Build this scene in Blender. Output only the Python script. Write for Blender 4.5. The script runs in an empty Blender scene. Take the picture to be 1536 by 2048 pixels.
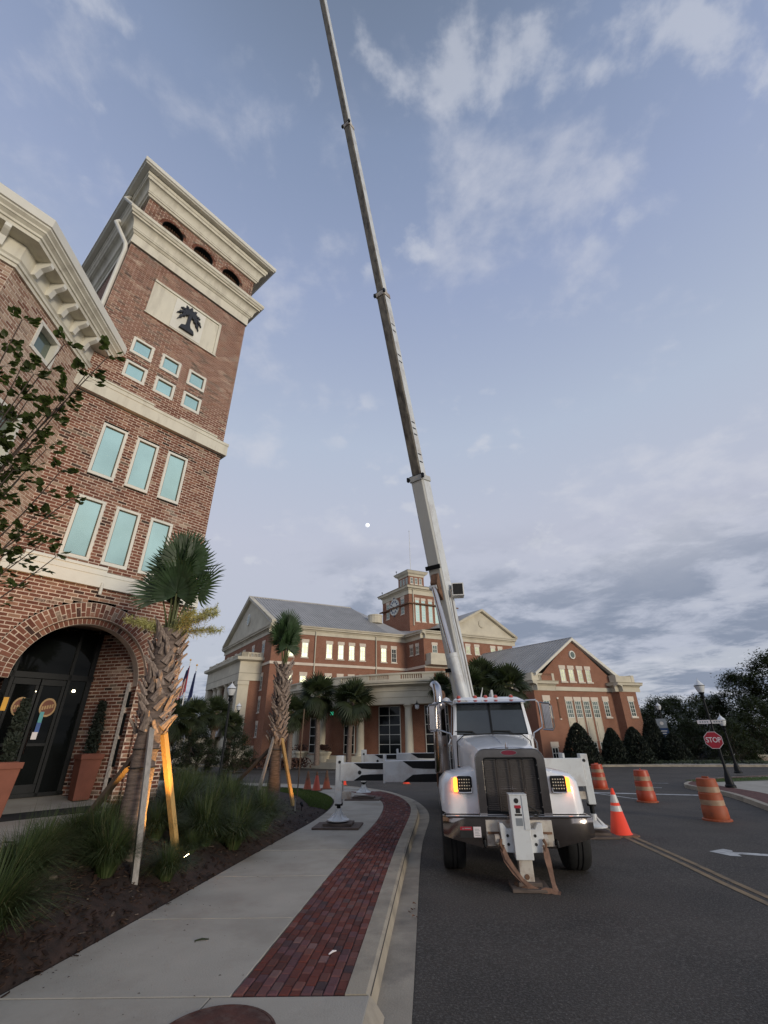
import bpy, math, random
from mathutils import Vector, Matrix, noise
R = math.radians
rng = random.Random(7)
scene = bpy.context.scene
col = scene.collection
# ------------------------------------------------------------------ camera
cam_d = bpy.data.cameras.new('camera'); cam = bpy.data.objects.new('camera', cam_d); col.objects.link(cam)
cam_d.sensor_fit = 'HORIZONTAL'; cam_d.sensor_width = 36.0; cam_d.lens = 36.0*880/1536
cam_d.clip_start = 0.05; cam_d.clip_end = 3000
cam.matrix_world = Matrix(((0.99993217, 0.01164743, 0.0, 0.0),
                           (0.00531218, -0.45605074, -0.88993792, 0.0),
                           (-0.01036549, 0.88987755, -0.45608168, 1.95),
                           (0, 0, 0, 1)))
scene.camera = cam
# ------------------------------------------------------------------ sky, sun, exposure
SEED_A, SEED_B = 30.3, 35.7
SUN_EL, SUN_AZ = R(8.5), R(136.0)         # azimuth clockwise from +Y (camera heading): low, behind the camera to the right
world = bpy.data.worlds.new('World'); scene.world = world; world.use_nodes = True
def build_sky():
    nt = world.node_tree; nt.nodes.clear(); N = nt.nodes.new; L = nt.links.new
    def math_(op, a, b=None, c=None):
        n = N('ShaderNodeMath'); n.operation = op
        for i, v in enumerate((a, b, c)):
            if v is None: continue
            if isinstance(v, (int, float)): n.inputs[i].default_value = v
            else: L(v, n.inputs[i])
        return n.outputs[0]
    def mix(f, a, b):
        n = N('ShaderNodeMix'); n.data_type = 'RGBA'
        for s, v in ((0, f), (6, a), (7, b)):
            if isinstance(v, (int, float)): n.inputs[s].default_value = v
            elif isinstance(v, tuple): n.inputs[s].default_value = (*v, 1)
            else: L(v, n.inputs[s])
        return n.outputs[2]
    def step(v, a, b):
        n = N('ShaderNodeMapRange'); n.interpolation_type = 'SMOOTHSTEP'
        L(v, n.inputs[0]); n.inputs[1].default_value = a; n.inputs[2].default_value = b
        return n.outputs[0]
    def fbm(vec, scale, detail, rough, dist=0.0):
        n = N('ShaderNodeTexNoise'); n.inputs['Scale'].default_value = scale; n.inputs['Detail'].default_value = detail
        n.inputs['Roughness'].default_value = rough; n.inputs['Distortion'].default_value = dist
        L(vec, n.inputs['Vector']); return n.outputs[0]
    tc = N('ShaderNodeTexCoord'); sep = N('ShaderNodeSeparateXYZ'); L(tc.outputs['Generated'], sep.inputs[0])
    x, y, z = sep.outputs
    sky = N('ShaderNodeTexSky'); sky.sky_type = 'NISHITA'; sky.sun_disc = False
    sky.sun_elevation = SUN_EL; sky.sun_rotation = SUN_AZ; sky.air_density = 1.0; sky.dust_density = 1.6; sky.ozone_density = 2.2
    hs = N('ShaderNodeHueSaturation'); hs.inputs['Saturation'].default_value = 0.6; L(sky.outputs[0], hs.inputs['Color'])
    ramp = N('ShaderNodeValToRGB'); cr = ramp.color_ramp          # thin high haze of the twilight sky, lavender low down
    K = 10.0
    stops = ((0.0, (.43, .46, .52)), (.17, (.43, .455, .53)), (.38, (.465, .485, .58)), (.58, (.41, .47, .59)), (.80, (.285, .345, .51)), (.92, (.21, .27, .41)), (1.0, (.125, .165, .24)))
    while len(cr.elements) < len(stops): cr.elements.new(.5)
    for e, (p, c) in zip(cr.elements, stops): e.position = p; e.color = (*c, 1)
    L(math_('MAXIMUM', z, 0.0), ramp.inputs[0])
    vm = N('ShaderNodeVectorMath'); vm.operation = 'SCALE'; L(ramp.outputs[0], vm.inputs[0]); vm.inputs['Scale'].default_value = K*1.06
    base = mix(.86, hs.outputs[0], vm.outputs[0])
    # high thin clouds on a plane overhead
    zz = math_('ADD', math_('MAXIMUM', z, 0.0), .22)
    cv = N('ShaderNodeCombineXYZ'); L(math_('DIVIDE', x, zz), cv.inputs[0]); L(math_('DIVIDE', y, zz), cv.inputs[1]); cv.inputs[2].default_value = SEED_A
    big = fbm(cv.outputs[0], 1.7, 2, .5); fine = fbm(cv.outputs[0], 5.5, 12, .58, .15)
    dens = math_('ADD', math_('MULTIPLY', big, .5), math_('MULTIPLY', fine, .5))
    m1 = math_('MULTIPLY', step(dens, .515, .645), .58)
    c1 = mix(m1, base, (.54*K, .555*K, .62*K))
    puff = fbm(cv.outputs[0], 6.5, 10, .55, .1); reg = fbm(cv.outputs[0], 2.4, 1, .5)
    m3 = math_('MULTIPLY', math_('MULTIPLY', step(puff, .55, .68), step(reg, .46, .58)), .55)
    c1 = mix(m3, c1, (.54*K, .56*K, .62*K))
    # low bank of grey cloud
    cv2 = N('ShaderNodeCombineXYZ')
    z2 = math_('ADD', math_('MAXIMUM', z, 0.0), .09)
    L(math_('DIVIDE', x, z2), cv2.inputs[0]); L(math_('DIVIDE', y, z2), cv2.inputs[1]); cv2.inputs[2].default_value = SEED_B
    f2 = fbm(cv2.outputs[0], 1.8, 12, .62, .2); b2 = fbm(cv2.outputs[0], .34, 2, .5)
    d2 = math_('ADD', math_('MULTIPLY', f2, .45), math_('MULTIPLY', b2, .55))
    low = math_('SUBTRACT', 1.0, step(z, .20, .44))
    m2 = math_('MULTIPLY', math_('MULTIPLY', step(d2, .45, .56), low), .85)
    shade = mix(step(f2, .38, .60), (.41*K, .44*K, .53*K), (.185*K, .225*K, .31*K))
    c2 = mix(m2, c1, shade)
    bg = N('ShaderNodeBackground'); bg.inputs[1].default_value = 0.10; L(c2, bg.inputs[0])
    out = N('ShaderNodeOutputWorld'); L(bg.outputs[0], out.inputs[0])
build_sky()
sun_d = bpy.data.lights.new('sun', 'SUN'); sun = bpy.data.objects.new('sun', sun_d); col.objects.link(sun)
sun_d.energy = 1.5; sun_d.angle = R(15); sun_d.color = (1.0, .90, .74)
sv = Vector((math.sin(SUN_AZ)*math.cos(SUN_EL), math.cos(SUN_AZ)*math.cos(SUN_EL), math.sin(SUN_EL)))
sun.rotation_euler = sv.to_track_quat('Z', 'Y').to_euler()
vs = scene.view_settings; vs.view_transform = 'Standard'; vs.look = 'None'; vs.gamma = 1.0; vs.use_curve_mapping = False
vs.exposure = 0.2
# ------------------------------------------------------------------ materials
def mat(name, c, rough=.6, metal=0.0, var=.12, scale=6.0, bump=0.0, bscale=None, coat=0.0, spec=None, c2=None, dirt=None, detail=5, stretch=None, thin=0.0):
    """Procedural surface: two noise scales vary the base colour; optional fine relief and stains."""
    m = bpy.data.materials.new(name); m.use_nodes = True; nt = m.node_tree; N = nt.nodes.new; L = nt.links.new
    b = nt.nodes['Principled BSDF']; b.inputs['Roughness'].default_value = rough; b.inputs['Metallic'].default_value = metal
    if coat: b.inputs['Coat Weight'].default_value = coat; b.inputs['Coat Roughness'].default_value = .08
    if spec is not None: b.inputs['Specular IOR Level'].default_value = spec
    tc = N('ShaderNodeTexCoord'); vec = tc.outputs['Object']
    if stretch:
        mp = N('ShaderNodeMapping'); mp.inputs['Scale'].default_value = stretch; L(vec, mp.inputs[0]); vec = mp.outputs[0]
    n = N('ShaderNodeTexNoise'); n.inputs['Scale'].default_value = scale; n.inputs['Detail'].default_value = detail; L(vec, n.inputs['Vector'])
    r = N('ShaderNodeValToRGB'); e = r.color_ramp.elements
    hi = c2 if c2 else tuple(min(1, v*(1+var)) for v in c); lo = c if c2 else tuple(v*(1-var) for v in c)
    e[0].position = .32; e[0].color = (*lo, 1); e[1].position = .68; e[1].color = (*hi, 1)
    L(n.outputs[0], r.inputs[0]); colr = r.outputs[0]
    if dirt:
        dc, amt, dsc = dirt
        n2 = N('ShaderNodeTexNoise'); n2.inputs['Scale'].default_value = dsc; n2.inputs['Detail'].default_value = 8; n2.inputs['Roughness'].default_value = .65
        L(vec, n2.inputs['Vector'])
        mr = N('ShaderNodeMapRange'); mr.inputs[1].default_value = .47; mr.inputs[2].default_value = .70; mr.inputs[4].default_value = amt
        L(n2.outputs[0], mr.inputs[0])
        mx = N('ShaderNodeMix'); mx.data_type = 'RGBA'; L(mr.outputs[0], mx.inputs[0]); L(colr, mx.inputs[6]); mx.inputs[7].default_value = (*dc, 1)
        colr = mx.outputs[2]
    L(colr, b.inputs['Base Color'])
    if bump:
        bn = N('ShaderNodeTexNoise'); bn.inputs['Scale'].default_value = bscale or scale*6; bn.inputs['Detail'].default_value = 6; L(vec, bn.inputs['Vector'])
        bp = N('ShaderNodeBump'); bp.inputs['Strength'].default_value = bump; bp.inputs['Distance'].default_value = .01
        L(bn.outputs[0], bp.inputs['Height']); L(bp.outputs[0], b.inputs['Normal'])
    if thin:                                  # leaves let light through
        tr_ = N('ShaderNodeBsdfTranslucent'); ms = N('ShaderNodeMixShader'); ms.inputs[0].default_value = thin
        gm = N('ShaderNodeMix'); gm.data_type = 'RGBA'; gm.blend_type = 'MULTIPLY'; gm.inputs[0].default_value = 1; L(colr, gm.inputs[6]); gm.inputs[7].default_value = (1.5, 1.6, .7, 1)
        L(gm.outputs[2], tr_.inputs[0]); L(b.outputs[0], ms.inputs[1]); L(tr_.outputs[0], ms.inputs[2]); L(ms.outputs[0], nt.nodes['Material Output'].inputs[0])
    return m
def glow(name, c, s):
    m = bpy.data.materials.new(name); m.use_nodes = True; b = m.node_tree.nodes['Principled BSDF']
    b.inputs['Base Color'].default_value = (*c, 1); b.inputs['Emission Color'].default_value = (*c, 1); b.inputs['Emission Strength'].default_value = s
    return m
def island_mat(name, stops, rough=.85, wash=None, bump=.5, nscale=9.0):
    """Each piece (mesh island and object) takes its own shade; optional lime wash smears."""
    m = bpy.data.materials.new(name); m.use_nodes = True; nt = m.node_tree; N = nt.nodes.new; L = nt.links.new
    b = nt.nodes['Principled BSDF']; b.inputs['Roughness'].default_value = rough; b.inputs['Specular IOR Level'].default_value = .25
    g = N('ShaderNodeNewGeometry'); oi = N('ShaderNodeObjectInfo')
    ad = N('ShaderNodeMath'); ad.operation = 'ADD'; L(g.outputs['Random Per Island'], ad.inputs[0]); L(oi.outputs['Random'], ad.inputs[1])
    fr = N('ShaderNodeMath'); fr.operation = 'FRACT'; L(ad.outputs[0], fr.inputs[0])
    r = N('ShaderNodeValToRGB'); cr = r.color_ramp
    while len(cr.elements) < len(stops): cr.elements.new(.5)
    for e, (p, c) in zip(cr.elements, stops): e.position = p; e.color = (*c, 1)
    L(fr.outputs[0], r.inputs[0]); c = r.outputs[0]
    n = N('ShaderNodeTexNoise'); n.inputs['Scale'].default_value = nscale; n.inputs['Detail'].default_value = 8
    L(g.outputs['Position'], n.inputs['Vector'])
    hv = N('ShaderNodeMix'); hv.data_type = 'RGBA'; hv.blend_type = 'MULTIPLY'; hv.inputs[0].default_value = .55
    gr = N('ShaderNodeMapRange'); gr.inputs[3].default_value = .45; gr.inputs[4].default_value = 1.35; L(n.outputs[0], gr.inputs[0])
    L(c, hv.inputs[6]); L(gr.outputs[0], hv.inputs[7]); c = hv.outputs[2]
    if wash:
        wc, lo, hi, amt = wash
        n2 = N('ShaderNodeTexNoise'); n2.inputs['Scale'].default_value = 1.3; n2.inputs['Detail'].default_value = 3; L(g.outputs['Position'], n2.inputs['Vector'])
        n3 = N('ShaderNodeTexNoise'); n3.inputs['Scale'].default_value = 30; n3.inputs['Detail'].default_value = 5; L(g.outputs['Position'], n3.inputs['Vector'])
        a = N('ShaderNodeMath'); a.operation = 'MULTIPLY_ADD'; L(n3.outputs[0], a.inputs[0]); a.inputs[1].default_value = .55; L(n2.outputs[0], a.inputs[2])
        a2 = N('ShaderNodeMath'); a2.operation = 'MULTIPLY_ADD'; L(fr.outputs[0], a2.inputs[0]); a2.inputs[1].default_value = .18; L(a.outputs[0], a2.inputs[2])
        mr = N('ShaderNodeMapRange'); mr.inputs[1].default_value = lo; mr.inputs[2].default_value = hi; mr.inputs[4].default_value = amt; L(a2.outputs[0], mr.inputs[0])
        mx = N('ShaderNodeMix'); mx.data_type = 'RGBA'; L(mr.outputs[0], mx.inputs[0]); L(c, mx.inputs[6]); mx.inputs[7].default_value = (*wc, 1); c = mx.outputs[2]
    L(c, b.inputs['Base Color'])
    if bump:
        bp = N('ShaderNodeBump'); bp.inputs['Strength'].default_value = bump; bp.inputs['Distance'].default_value = .006
        nb = N('ShaderNodeTexNoise'); nb.inputs['Scale'].default_value = 60; nb.inputs['Detail'].default_value = 4; L(g.outputs['Position'], nb.inputs['Vector'])
        L(nb.outputs[0], bp.inputs['Height']); L(bp.outputs[0], b.inputs['Normal'])
    return m
def brick_tex(name, c1, c2, mortar, scale=1.0):
    """Far brickwork, too small to tell apart: brick texture over metre UVs."""
    m = bpy.data.materials.new(name); m.use_nodes = True; nt = m.node_tree; N = nt.nodes.new; L = nt.links.new
    b = nt.nodes['Principled BSDF']; b.inputs['Roughness'].default_value = .9; b.inputs['Specular IOR Level'].default_value = .2
    tc = N('ShaderNodeTexCoord'); t = N('ShaderNodeTexBrick'); L(tc.outputs['UV'], t.inputs['Vector'])
    t.inputs['Color1'].default_value = (*c1, 1); t.inputs['Color2'].default_value = (*c2, 1); t.inputs['Mortar'].default_value = (*mortar, 1)
    t.inputs['Scale'].default_value = 1.0; t.inputs['Brick Width'].default_value = .213*scale; t.inputs['Row Height'].default_value = .068*scale
    t.inputs['Mortar Size'].default_value = .009*scale; t.inputs['Bias'].default_value = -.2
    n = N('ShaderNodeTexNoise'); n.inputs['Scale'].default_value = .9; n.inputs['Detail'].default_value = 6; L(tc.outputs['UV'], n.inputs['Vector'])
    mr = N('ShaderNodeMapRange'); mr.inputs[3].default_value = .72; mr.inputs[4].default_value = 1.25; L(n.outputs[0], mr.inputs[0])
    mx = N('ShaderNodeMix'); mx.data_type = 'RGBA'; mx.blend_type = 'MULTIPLY'; mx.inputs[0].default_value = 1; L(t.outputs[0], mx.inputs[6]); L(mr.outputs[0], mx.inputs[7])
    L(mx.outputs[2], b.inputs['Base Color'])
    bp = N('ShaderNodeBump'); bp.inputs['Strength'].default_value = .5; bp.inputs['Distance'].default_value = .01; bp.invert = True
    L(t.outputs['Fac'], bp.inputs['Height']); L(bp.outputs[0], b.inputs['Normal'])
    return m
M = {}
M['asphalt'] = mat('asphalt', (.043, .0352, .0275), .85, var=.40, scale=.7, bump=1.0, bscale=70, dirt=((.15, .135, .118), .85, 38), detail=9)
M['concrete'] = mat('concrete', (.385, .35, .29), .85, var=.10, scale=1.1, bump=.35, bscale=60, dirt=((.25, .215, .17), .7, .9), detail=8)
M['kerb'] = mat('kerb_concrete', (.36, .31, .235), .85, var=.15, scale=2, bump=.4, bscale=50, dirt=((.16, .14, .115), .7, 1.7))
M['gutter'] = mat('gutter_concrete', (.33, .285, .22), .85, var=.2, scale=1.4, bump=.4, bscale=50, dirt=((.12, .105, .09), .8, 1.1))
M['joint'] = mat('joint_dark', (.06, .055, .05), .9)
M['mulch'] = mat('mulch', (.024, .0125, .0088), .95, var=.6, scale=9, bump=1.0, bscale=40)
M['chip'] = island_mat('bark_chip', ((0, (.016, .009, .007)), (.6, (.035, .018, .012)), (.93, (.07, .04, .026)), (1, (.18, .14, .11))))
M['soil_grass'] = mat('lawn_green', (.045, .075, .02), .95, var=.5, scale=4, bump=.8, bscale=70)
M['ground'] = mat('far_ground', (.05, .055, .03), .95, var=.4, scale=.2)
M['cream'] = mat('cream_stucco', (.70, .655, .535), .75, var=.05, scale=1.3, bump=.12, bscale=120, dirt=((.40, .355, .28), .55, 1.6), stretch=(2.2, 2.2, .55), detail=8)
M['cream_white'] = mat('cream_paint', (.74, .71, .62), .55, var=.04, scale=2, dirt=((.52, .49, .42), .3, 1.2))
M['white_metal'] = mat('white_metal', (.70, .69, .66), .4, var=.04, scale=2)
M['mortar'] = mat('mortar', (.62, .49, .39), .95, var=.18, scale=5, bump=.6, bscale=60)
M['mortar_light'] = mat('mortar_light', (.64, .53, .43), .95, var=.18, scale=5, bump=.6, bscale=60)
M['brick'] = island_mat('tower_brick', ((0, (.145, .052, .034)), (.2, (.215, .085, .054)), (.45, (.175, .066, .043)), (.68, (.26, .11, .070)), (.80, (.34, .19, .125)), (.87, (.115, .046, .032)), (.94, (.040, .026, .021)), (1, (.43, .30, .21))),
                        wash=((.58, .46, .36), 1.0, 1.25, .7))
M['brick_pale'] = island_mat('pale_brick', ((0, (.20, .085, .055)), (.2, (.33, .19, .13)), (.5, (.42, .27, .19)), (.8, (.50, .36, .26)), (1, (.17, .07, .045))),
                        wash=((.55, .45, .35), .85, 1.15, .7))
M['paver'] = island_mat('clay_paver', ((0, (.115, .032, .024)), (.2, (.155, .044, .032)), (.42, (.085, .032, .027)), (.60, (.19, .075, .058)), (.76, (.14, .062, .066)), (.88, (.060, .036, .038)), (1, (.23, .125, .11))), bump=.4, nscale=14)
M['brick_far'] = brick_tex('courthouse_brick', (.27, .105, .062), (.215, .080, .049), (.36, .24, .17))
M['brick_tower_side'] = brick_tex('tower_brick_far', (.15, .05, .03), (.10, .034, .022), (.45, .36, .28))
M['roof'] = mat('standing_seam_roof', (.40, .385, .365), .5, .2, var=.10, scale=.6, stretch=(1, 1, 1))
M['stone'] = mat('cast_stone', (.58, .525, .41), .85, var=.09, scale=.8, dirt=((.38, .33, .25), .45, .6))
M['stone_dark'] = mat('darker_cast_stone', (.30, .27, .21), .9)  # darker stone tone for the frieze line and portico soffit
M['lintel'] = mat('limestone_lintel', (.66, .565, .46), .85, var=.07, scale=1.5)
M['win_frame'] = mat('window_white', (.66, .65, .58), .5, var=.03)
def glass(name, c, rough=.05, metal=0.0, var=.15, spec=.9, wave=0.0):
    return mat(name, c, rough, metal, var=var, scale=.8, spec=spec, bump=wave, bscale=1.1)
M['teal_glass'] = glass('teal_reflective_glass', (.62, .85, .73), .07, .80, .14, wave=.35)
M['bright_glass'] = glass('sky_mirroring_glass', (.27, .29, .21), .36, .85, .35)
M['dark_glass'] = glass('dark_glass', (.010, .012, .013), .05, 0, .3, .28)
M['windshield_glass'] = glass('windshield_glass', (.020, .025, .028), .06, 0, .4, .9)
M['shop_glass'] = glass('shop_glass', (.006, .007, .007), .04, 0, .3, .12)
M['dim_glass'] = glass('dim_glass', (.16, .20, .17), .08, .6, .3)
M['black_metal'] = mat('black_metal', (.008, .009, .010), .5, 0, var=.2, spec=.22)
M['black'] = mat('black_rubber', (.014, .014, .014), .8, var=.3, bump=.3)
M['navy'] = mat('navy_emblem', (.014, .016, .022), .5)
M['terracotta'] = mat('terracotta', (.22, .075, .045), .8, var=.15, scale=4)
M['truck_white'] = mat('white_truck_paint', (.80, .81, .82), .25, var=.03, coat=.6, dirt=((.45, .43, .40), .25, 1.4))
M['crane_white'] = mat('white_crane_paint', (.64, .655, .65), .42, var=.05, scale=2, dirt=((.25, .17, .11), .45, 2.2), detail=8)
M['boom_grime'] = mat('grimy_boom_paint', (.17, .148, .115), .7, var=.3, scale=2, dirt=((.030, .021, .016), 1.0, 1.5), stretch=(3, 3, .8), detail=8)
M['boom_grey'] = mat('clean_boom_paint', (.52, .52, .49), .5, var=.05, scale=1)
M['chrome'] = mat('chrome', (.55, .53, .52), .13, 1.0, var=.06)
M['chrome_dark'] = mat('chrome_dark_reflection', (.42, .37, .34), .15, 1.0, var=.2, scale=3)  # base darkened to stand in for dark surroundings mirrored in the chrome
M['grille'] = mat('grille_mesh', (.07, .06, .056), .55, .3, var=.15, scale=90)
M['rust'] = mat('rusty_steel', (.16, .085, .05), .9, var=.4, scale=7)
M['plate_steel'] = mat('worn_cream_steel', (.52, .47, .40), .6, var=.15, scale=3, dirt=((.17, .08, .04), .8, 4))
M['orange'] = mat('orange_plastic', (.42, .052, .014), .45, var=.08, scale=2)
M['orange_bright'] = mat('fluorescent_orange', (.95, .065, .018), .4, var=.04)
M['orange_dull'] = mat('faded_orange', (.36, .075, .022), .6, var=.2, scale=3, dirt=((.10, .05, .03), .6, 3))
M['reflect'] = mat('white_reflective_band', (.62, .58, .54), .35, var=.1)
M['reflect_dull'] = mat('dirty_reflective_band', (.36, .23, .14), .5, var=.2)
M['wood'] = mat('pad_timber', (.115, .085, .068), .85, var=.35, scale=3, stretch=(1, 8, 8), bump=.4)
M['stake_grey'] = mat('weathered_timber', (.30, .275, .25), .85, var=.2, scale=3, stretch=(14, 14, 1), bump=.3)
M['stake_yellow'] = mat('yellow_timber', (.50, .31, .11), .8, var=.15, scale=3, stretch=(14, 14, 1), bump=.3)  # yellow timber tone of two props
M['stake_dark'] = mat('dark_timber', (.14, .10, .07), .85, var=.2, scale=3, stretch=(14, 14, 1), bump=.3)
M['bark'] = mat('palm_bark', (.155, .115, .094), .95, var=.45, scale=5, stretch=(1.2, 1.2, 7), bump=1.0, bscale=16)
M['boot'] = mat('palm_boot', (.285, .22, .182), .9, var=.4, scale=6, stretch=(7, 7, 2), bump=.6, bscale=20)
M['frond'] = mat('palm_frond', (.045, .080, .034), .5, var=.4, scale=3, thin=.3)
M['frond_far'] = mat('palm_frond_far', (.040, .054, .024), .6, var=.5, scale=2, thin=.3)
M['frond_dead'] = mat('dead_frond', (.10, .062, .035), .9, var=.4, scale=3)
M['petiole'] = mat('palm_petiole', (.095, .105, .035), .6, var=.3)
M['flower'] = mat('palm_flower', (.42, .40, .15), .8, var=.25)
M['leaf'] = mat('tree_leaf', (.070, .092, .032), .5, var=.5, scale=9, thin=.45)
M['leaf_dark'] = mat('dark_leaf', (.034, .046, .019), .65, var=.6, scale=.7, thin=.25)
M['leaf_mid'] = mat('mid_leaf', (.042, .052, .020), .65, var=.6, scale=.8, thin=.3)
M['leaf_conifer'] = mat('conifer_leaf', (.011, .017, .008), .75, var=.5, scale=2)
M['shrub'] = mat('shrub_leaf', (.045, .048, .020), .7, var=.5, scale=2)
M['twig'] = mat('twig', (.10, .072, .058), .85, var=.3)
M['trunk'] = mat('tree_trunk', (.075, .06, .048), .95, var=.4, scale=4, bump=.7)
M['grass'] = island_mat('ornamental_grass', ((0, (.028, .044, .014)), (.5, (.042, .066, .020)), (.85, (.060, .082, .030)), (1, (.13, .12, .055))), rough=.6, bump=0)
M['lawn_blade'] = island_mat('lawn_blade', ((0, (.045, .085, .018)), (1, (.085, .125, .03))), rough=.7, bump=0)
M['paint_white'] = mat('road_paint_white', (.50, .50, .48), .8, var=.2, scale=3, dirt=((.12, .115, .11), .9, 6))
M['paint_yellow'] = mat('road_paint_yellow', (.24, .165, .085), .8, var=.2, scale=3, dirt=((.085, .075, .06), .9, 5))
M['manhole'] = mat('rusty_iron', (.078, .024, .015), .85, var=.4, scale=5, bump=.6, dirt=((.20, .16, .13), .4, 7))
M['drain'] = mat('drain_iron', (.05, .05, .048), .8, var=.3)
M['sign_red'] = mat('sign_red', (.36, .016, .03), .4, var=.05)
M['sign_white'] = mat('sign_white', (.72, .66, .66), .4, var=.03)
M['sign_blue'] = mat('banner_blue', (.02, .05, .13), .6)
M['sign_grey'] = mat('banner_grey', (.22, .24, .26), .6)
M['lamp_glass'] = mat('lamp_globe', (.66, .67, .67), .2, var=.05, coat=.4)
M['strap'] = mat('nylon_strap', (.22, .125, .085), .85, var=.3, scale=8, bump=.5)
M['red_lens'] = mat('amber_red_lens', (.42, .055, .025), .2, coat=.7)
M['emblem'] = mat('red_emblem', (.17, .012, .03), .35, coat=.4)
M['lens_led'] = mat('led_lens', (.72, .66, .50), .25, coat=.5)
M['yellow'] = mat('yellow_sign', (.75, .38, .02), .5)
M['blue'] = mat('blue_poster', (.015, .07, .26), .4)
M['cyan'] = mat('cyan_poster', (.06, .28, .30), .4)
M['logo_tan'] = mat('logo_tan', (.40, .25, .11), .6)
M['logo_brown'] = mat('logo_brown', (.15, .042, .016), .6)
M['plaster'] = mat('rough_plaster', (.50, .45, .40), .95, var=.25, scale=20, bump=1.0, bscale=40)
M['mat_black'] = mat('black_mat_and_recess', (.010, .010, .010), .95, var=.4, scale=40)
M['flag_red'] = mat('flag_red', (.40, .03, .04), .8); M['flag_white'] = mat('flag_white', (.6, .58, .56), .8); M['flag_blue'] = mat('flag_blue', (.02, .03, .10), .8)
M['car_blue'] = mat('dark_blue_car_paint', (.020, .026, .05), .25, coat=.7); M['car_white'] = mat('white_car_paint', (.5, .5, .5), .3, coat=.6)
M['hedge_red'] = mat('reddish_shrub', (.065, .030, .022), .8, var=.5, scale=3)
M['amber_lit'] = glow('lit_amber_lamp', (1.0, .22, .02), 4.5)
M['spot_lit'] = glow('lit_spot_lens', (1.0, .80, .42), 14)
M['exit_lit'] = glow('lit_green_sign', (.05, .55, .30), .55)
M['lamp_glint'] = glow('lamp_reflection_glow', (1.0, .86, .55), 8)
M['moon'] = glow('sunlit_moon', (.85, .86, .90), .78)
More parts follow.
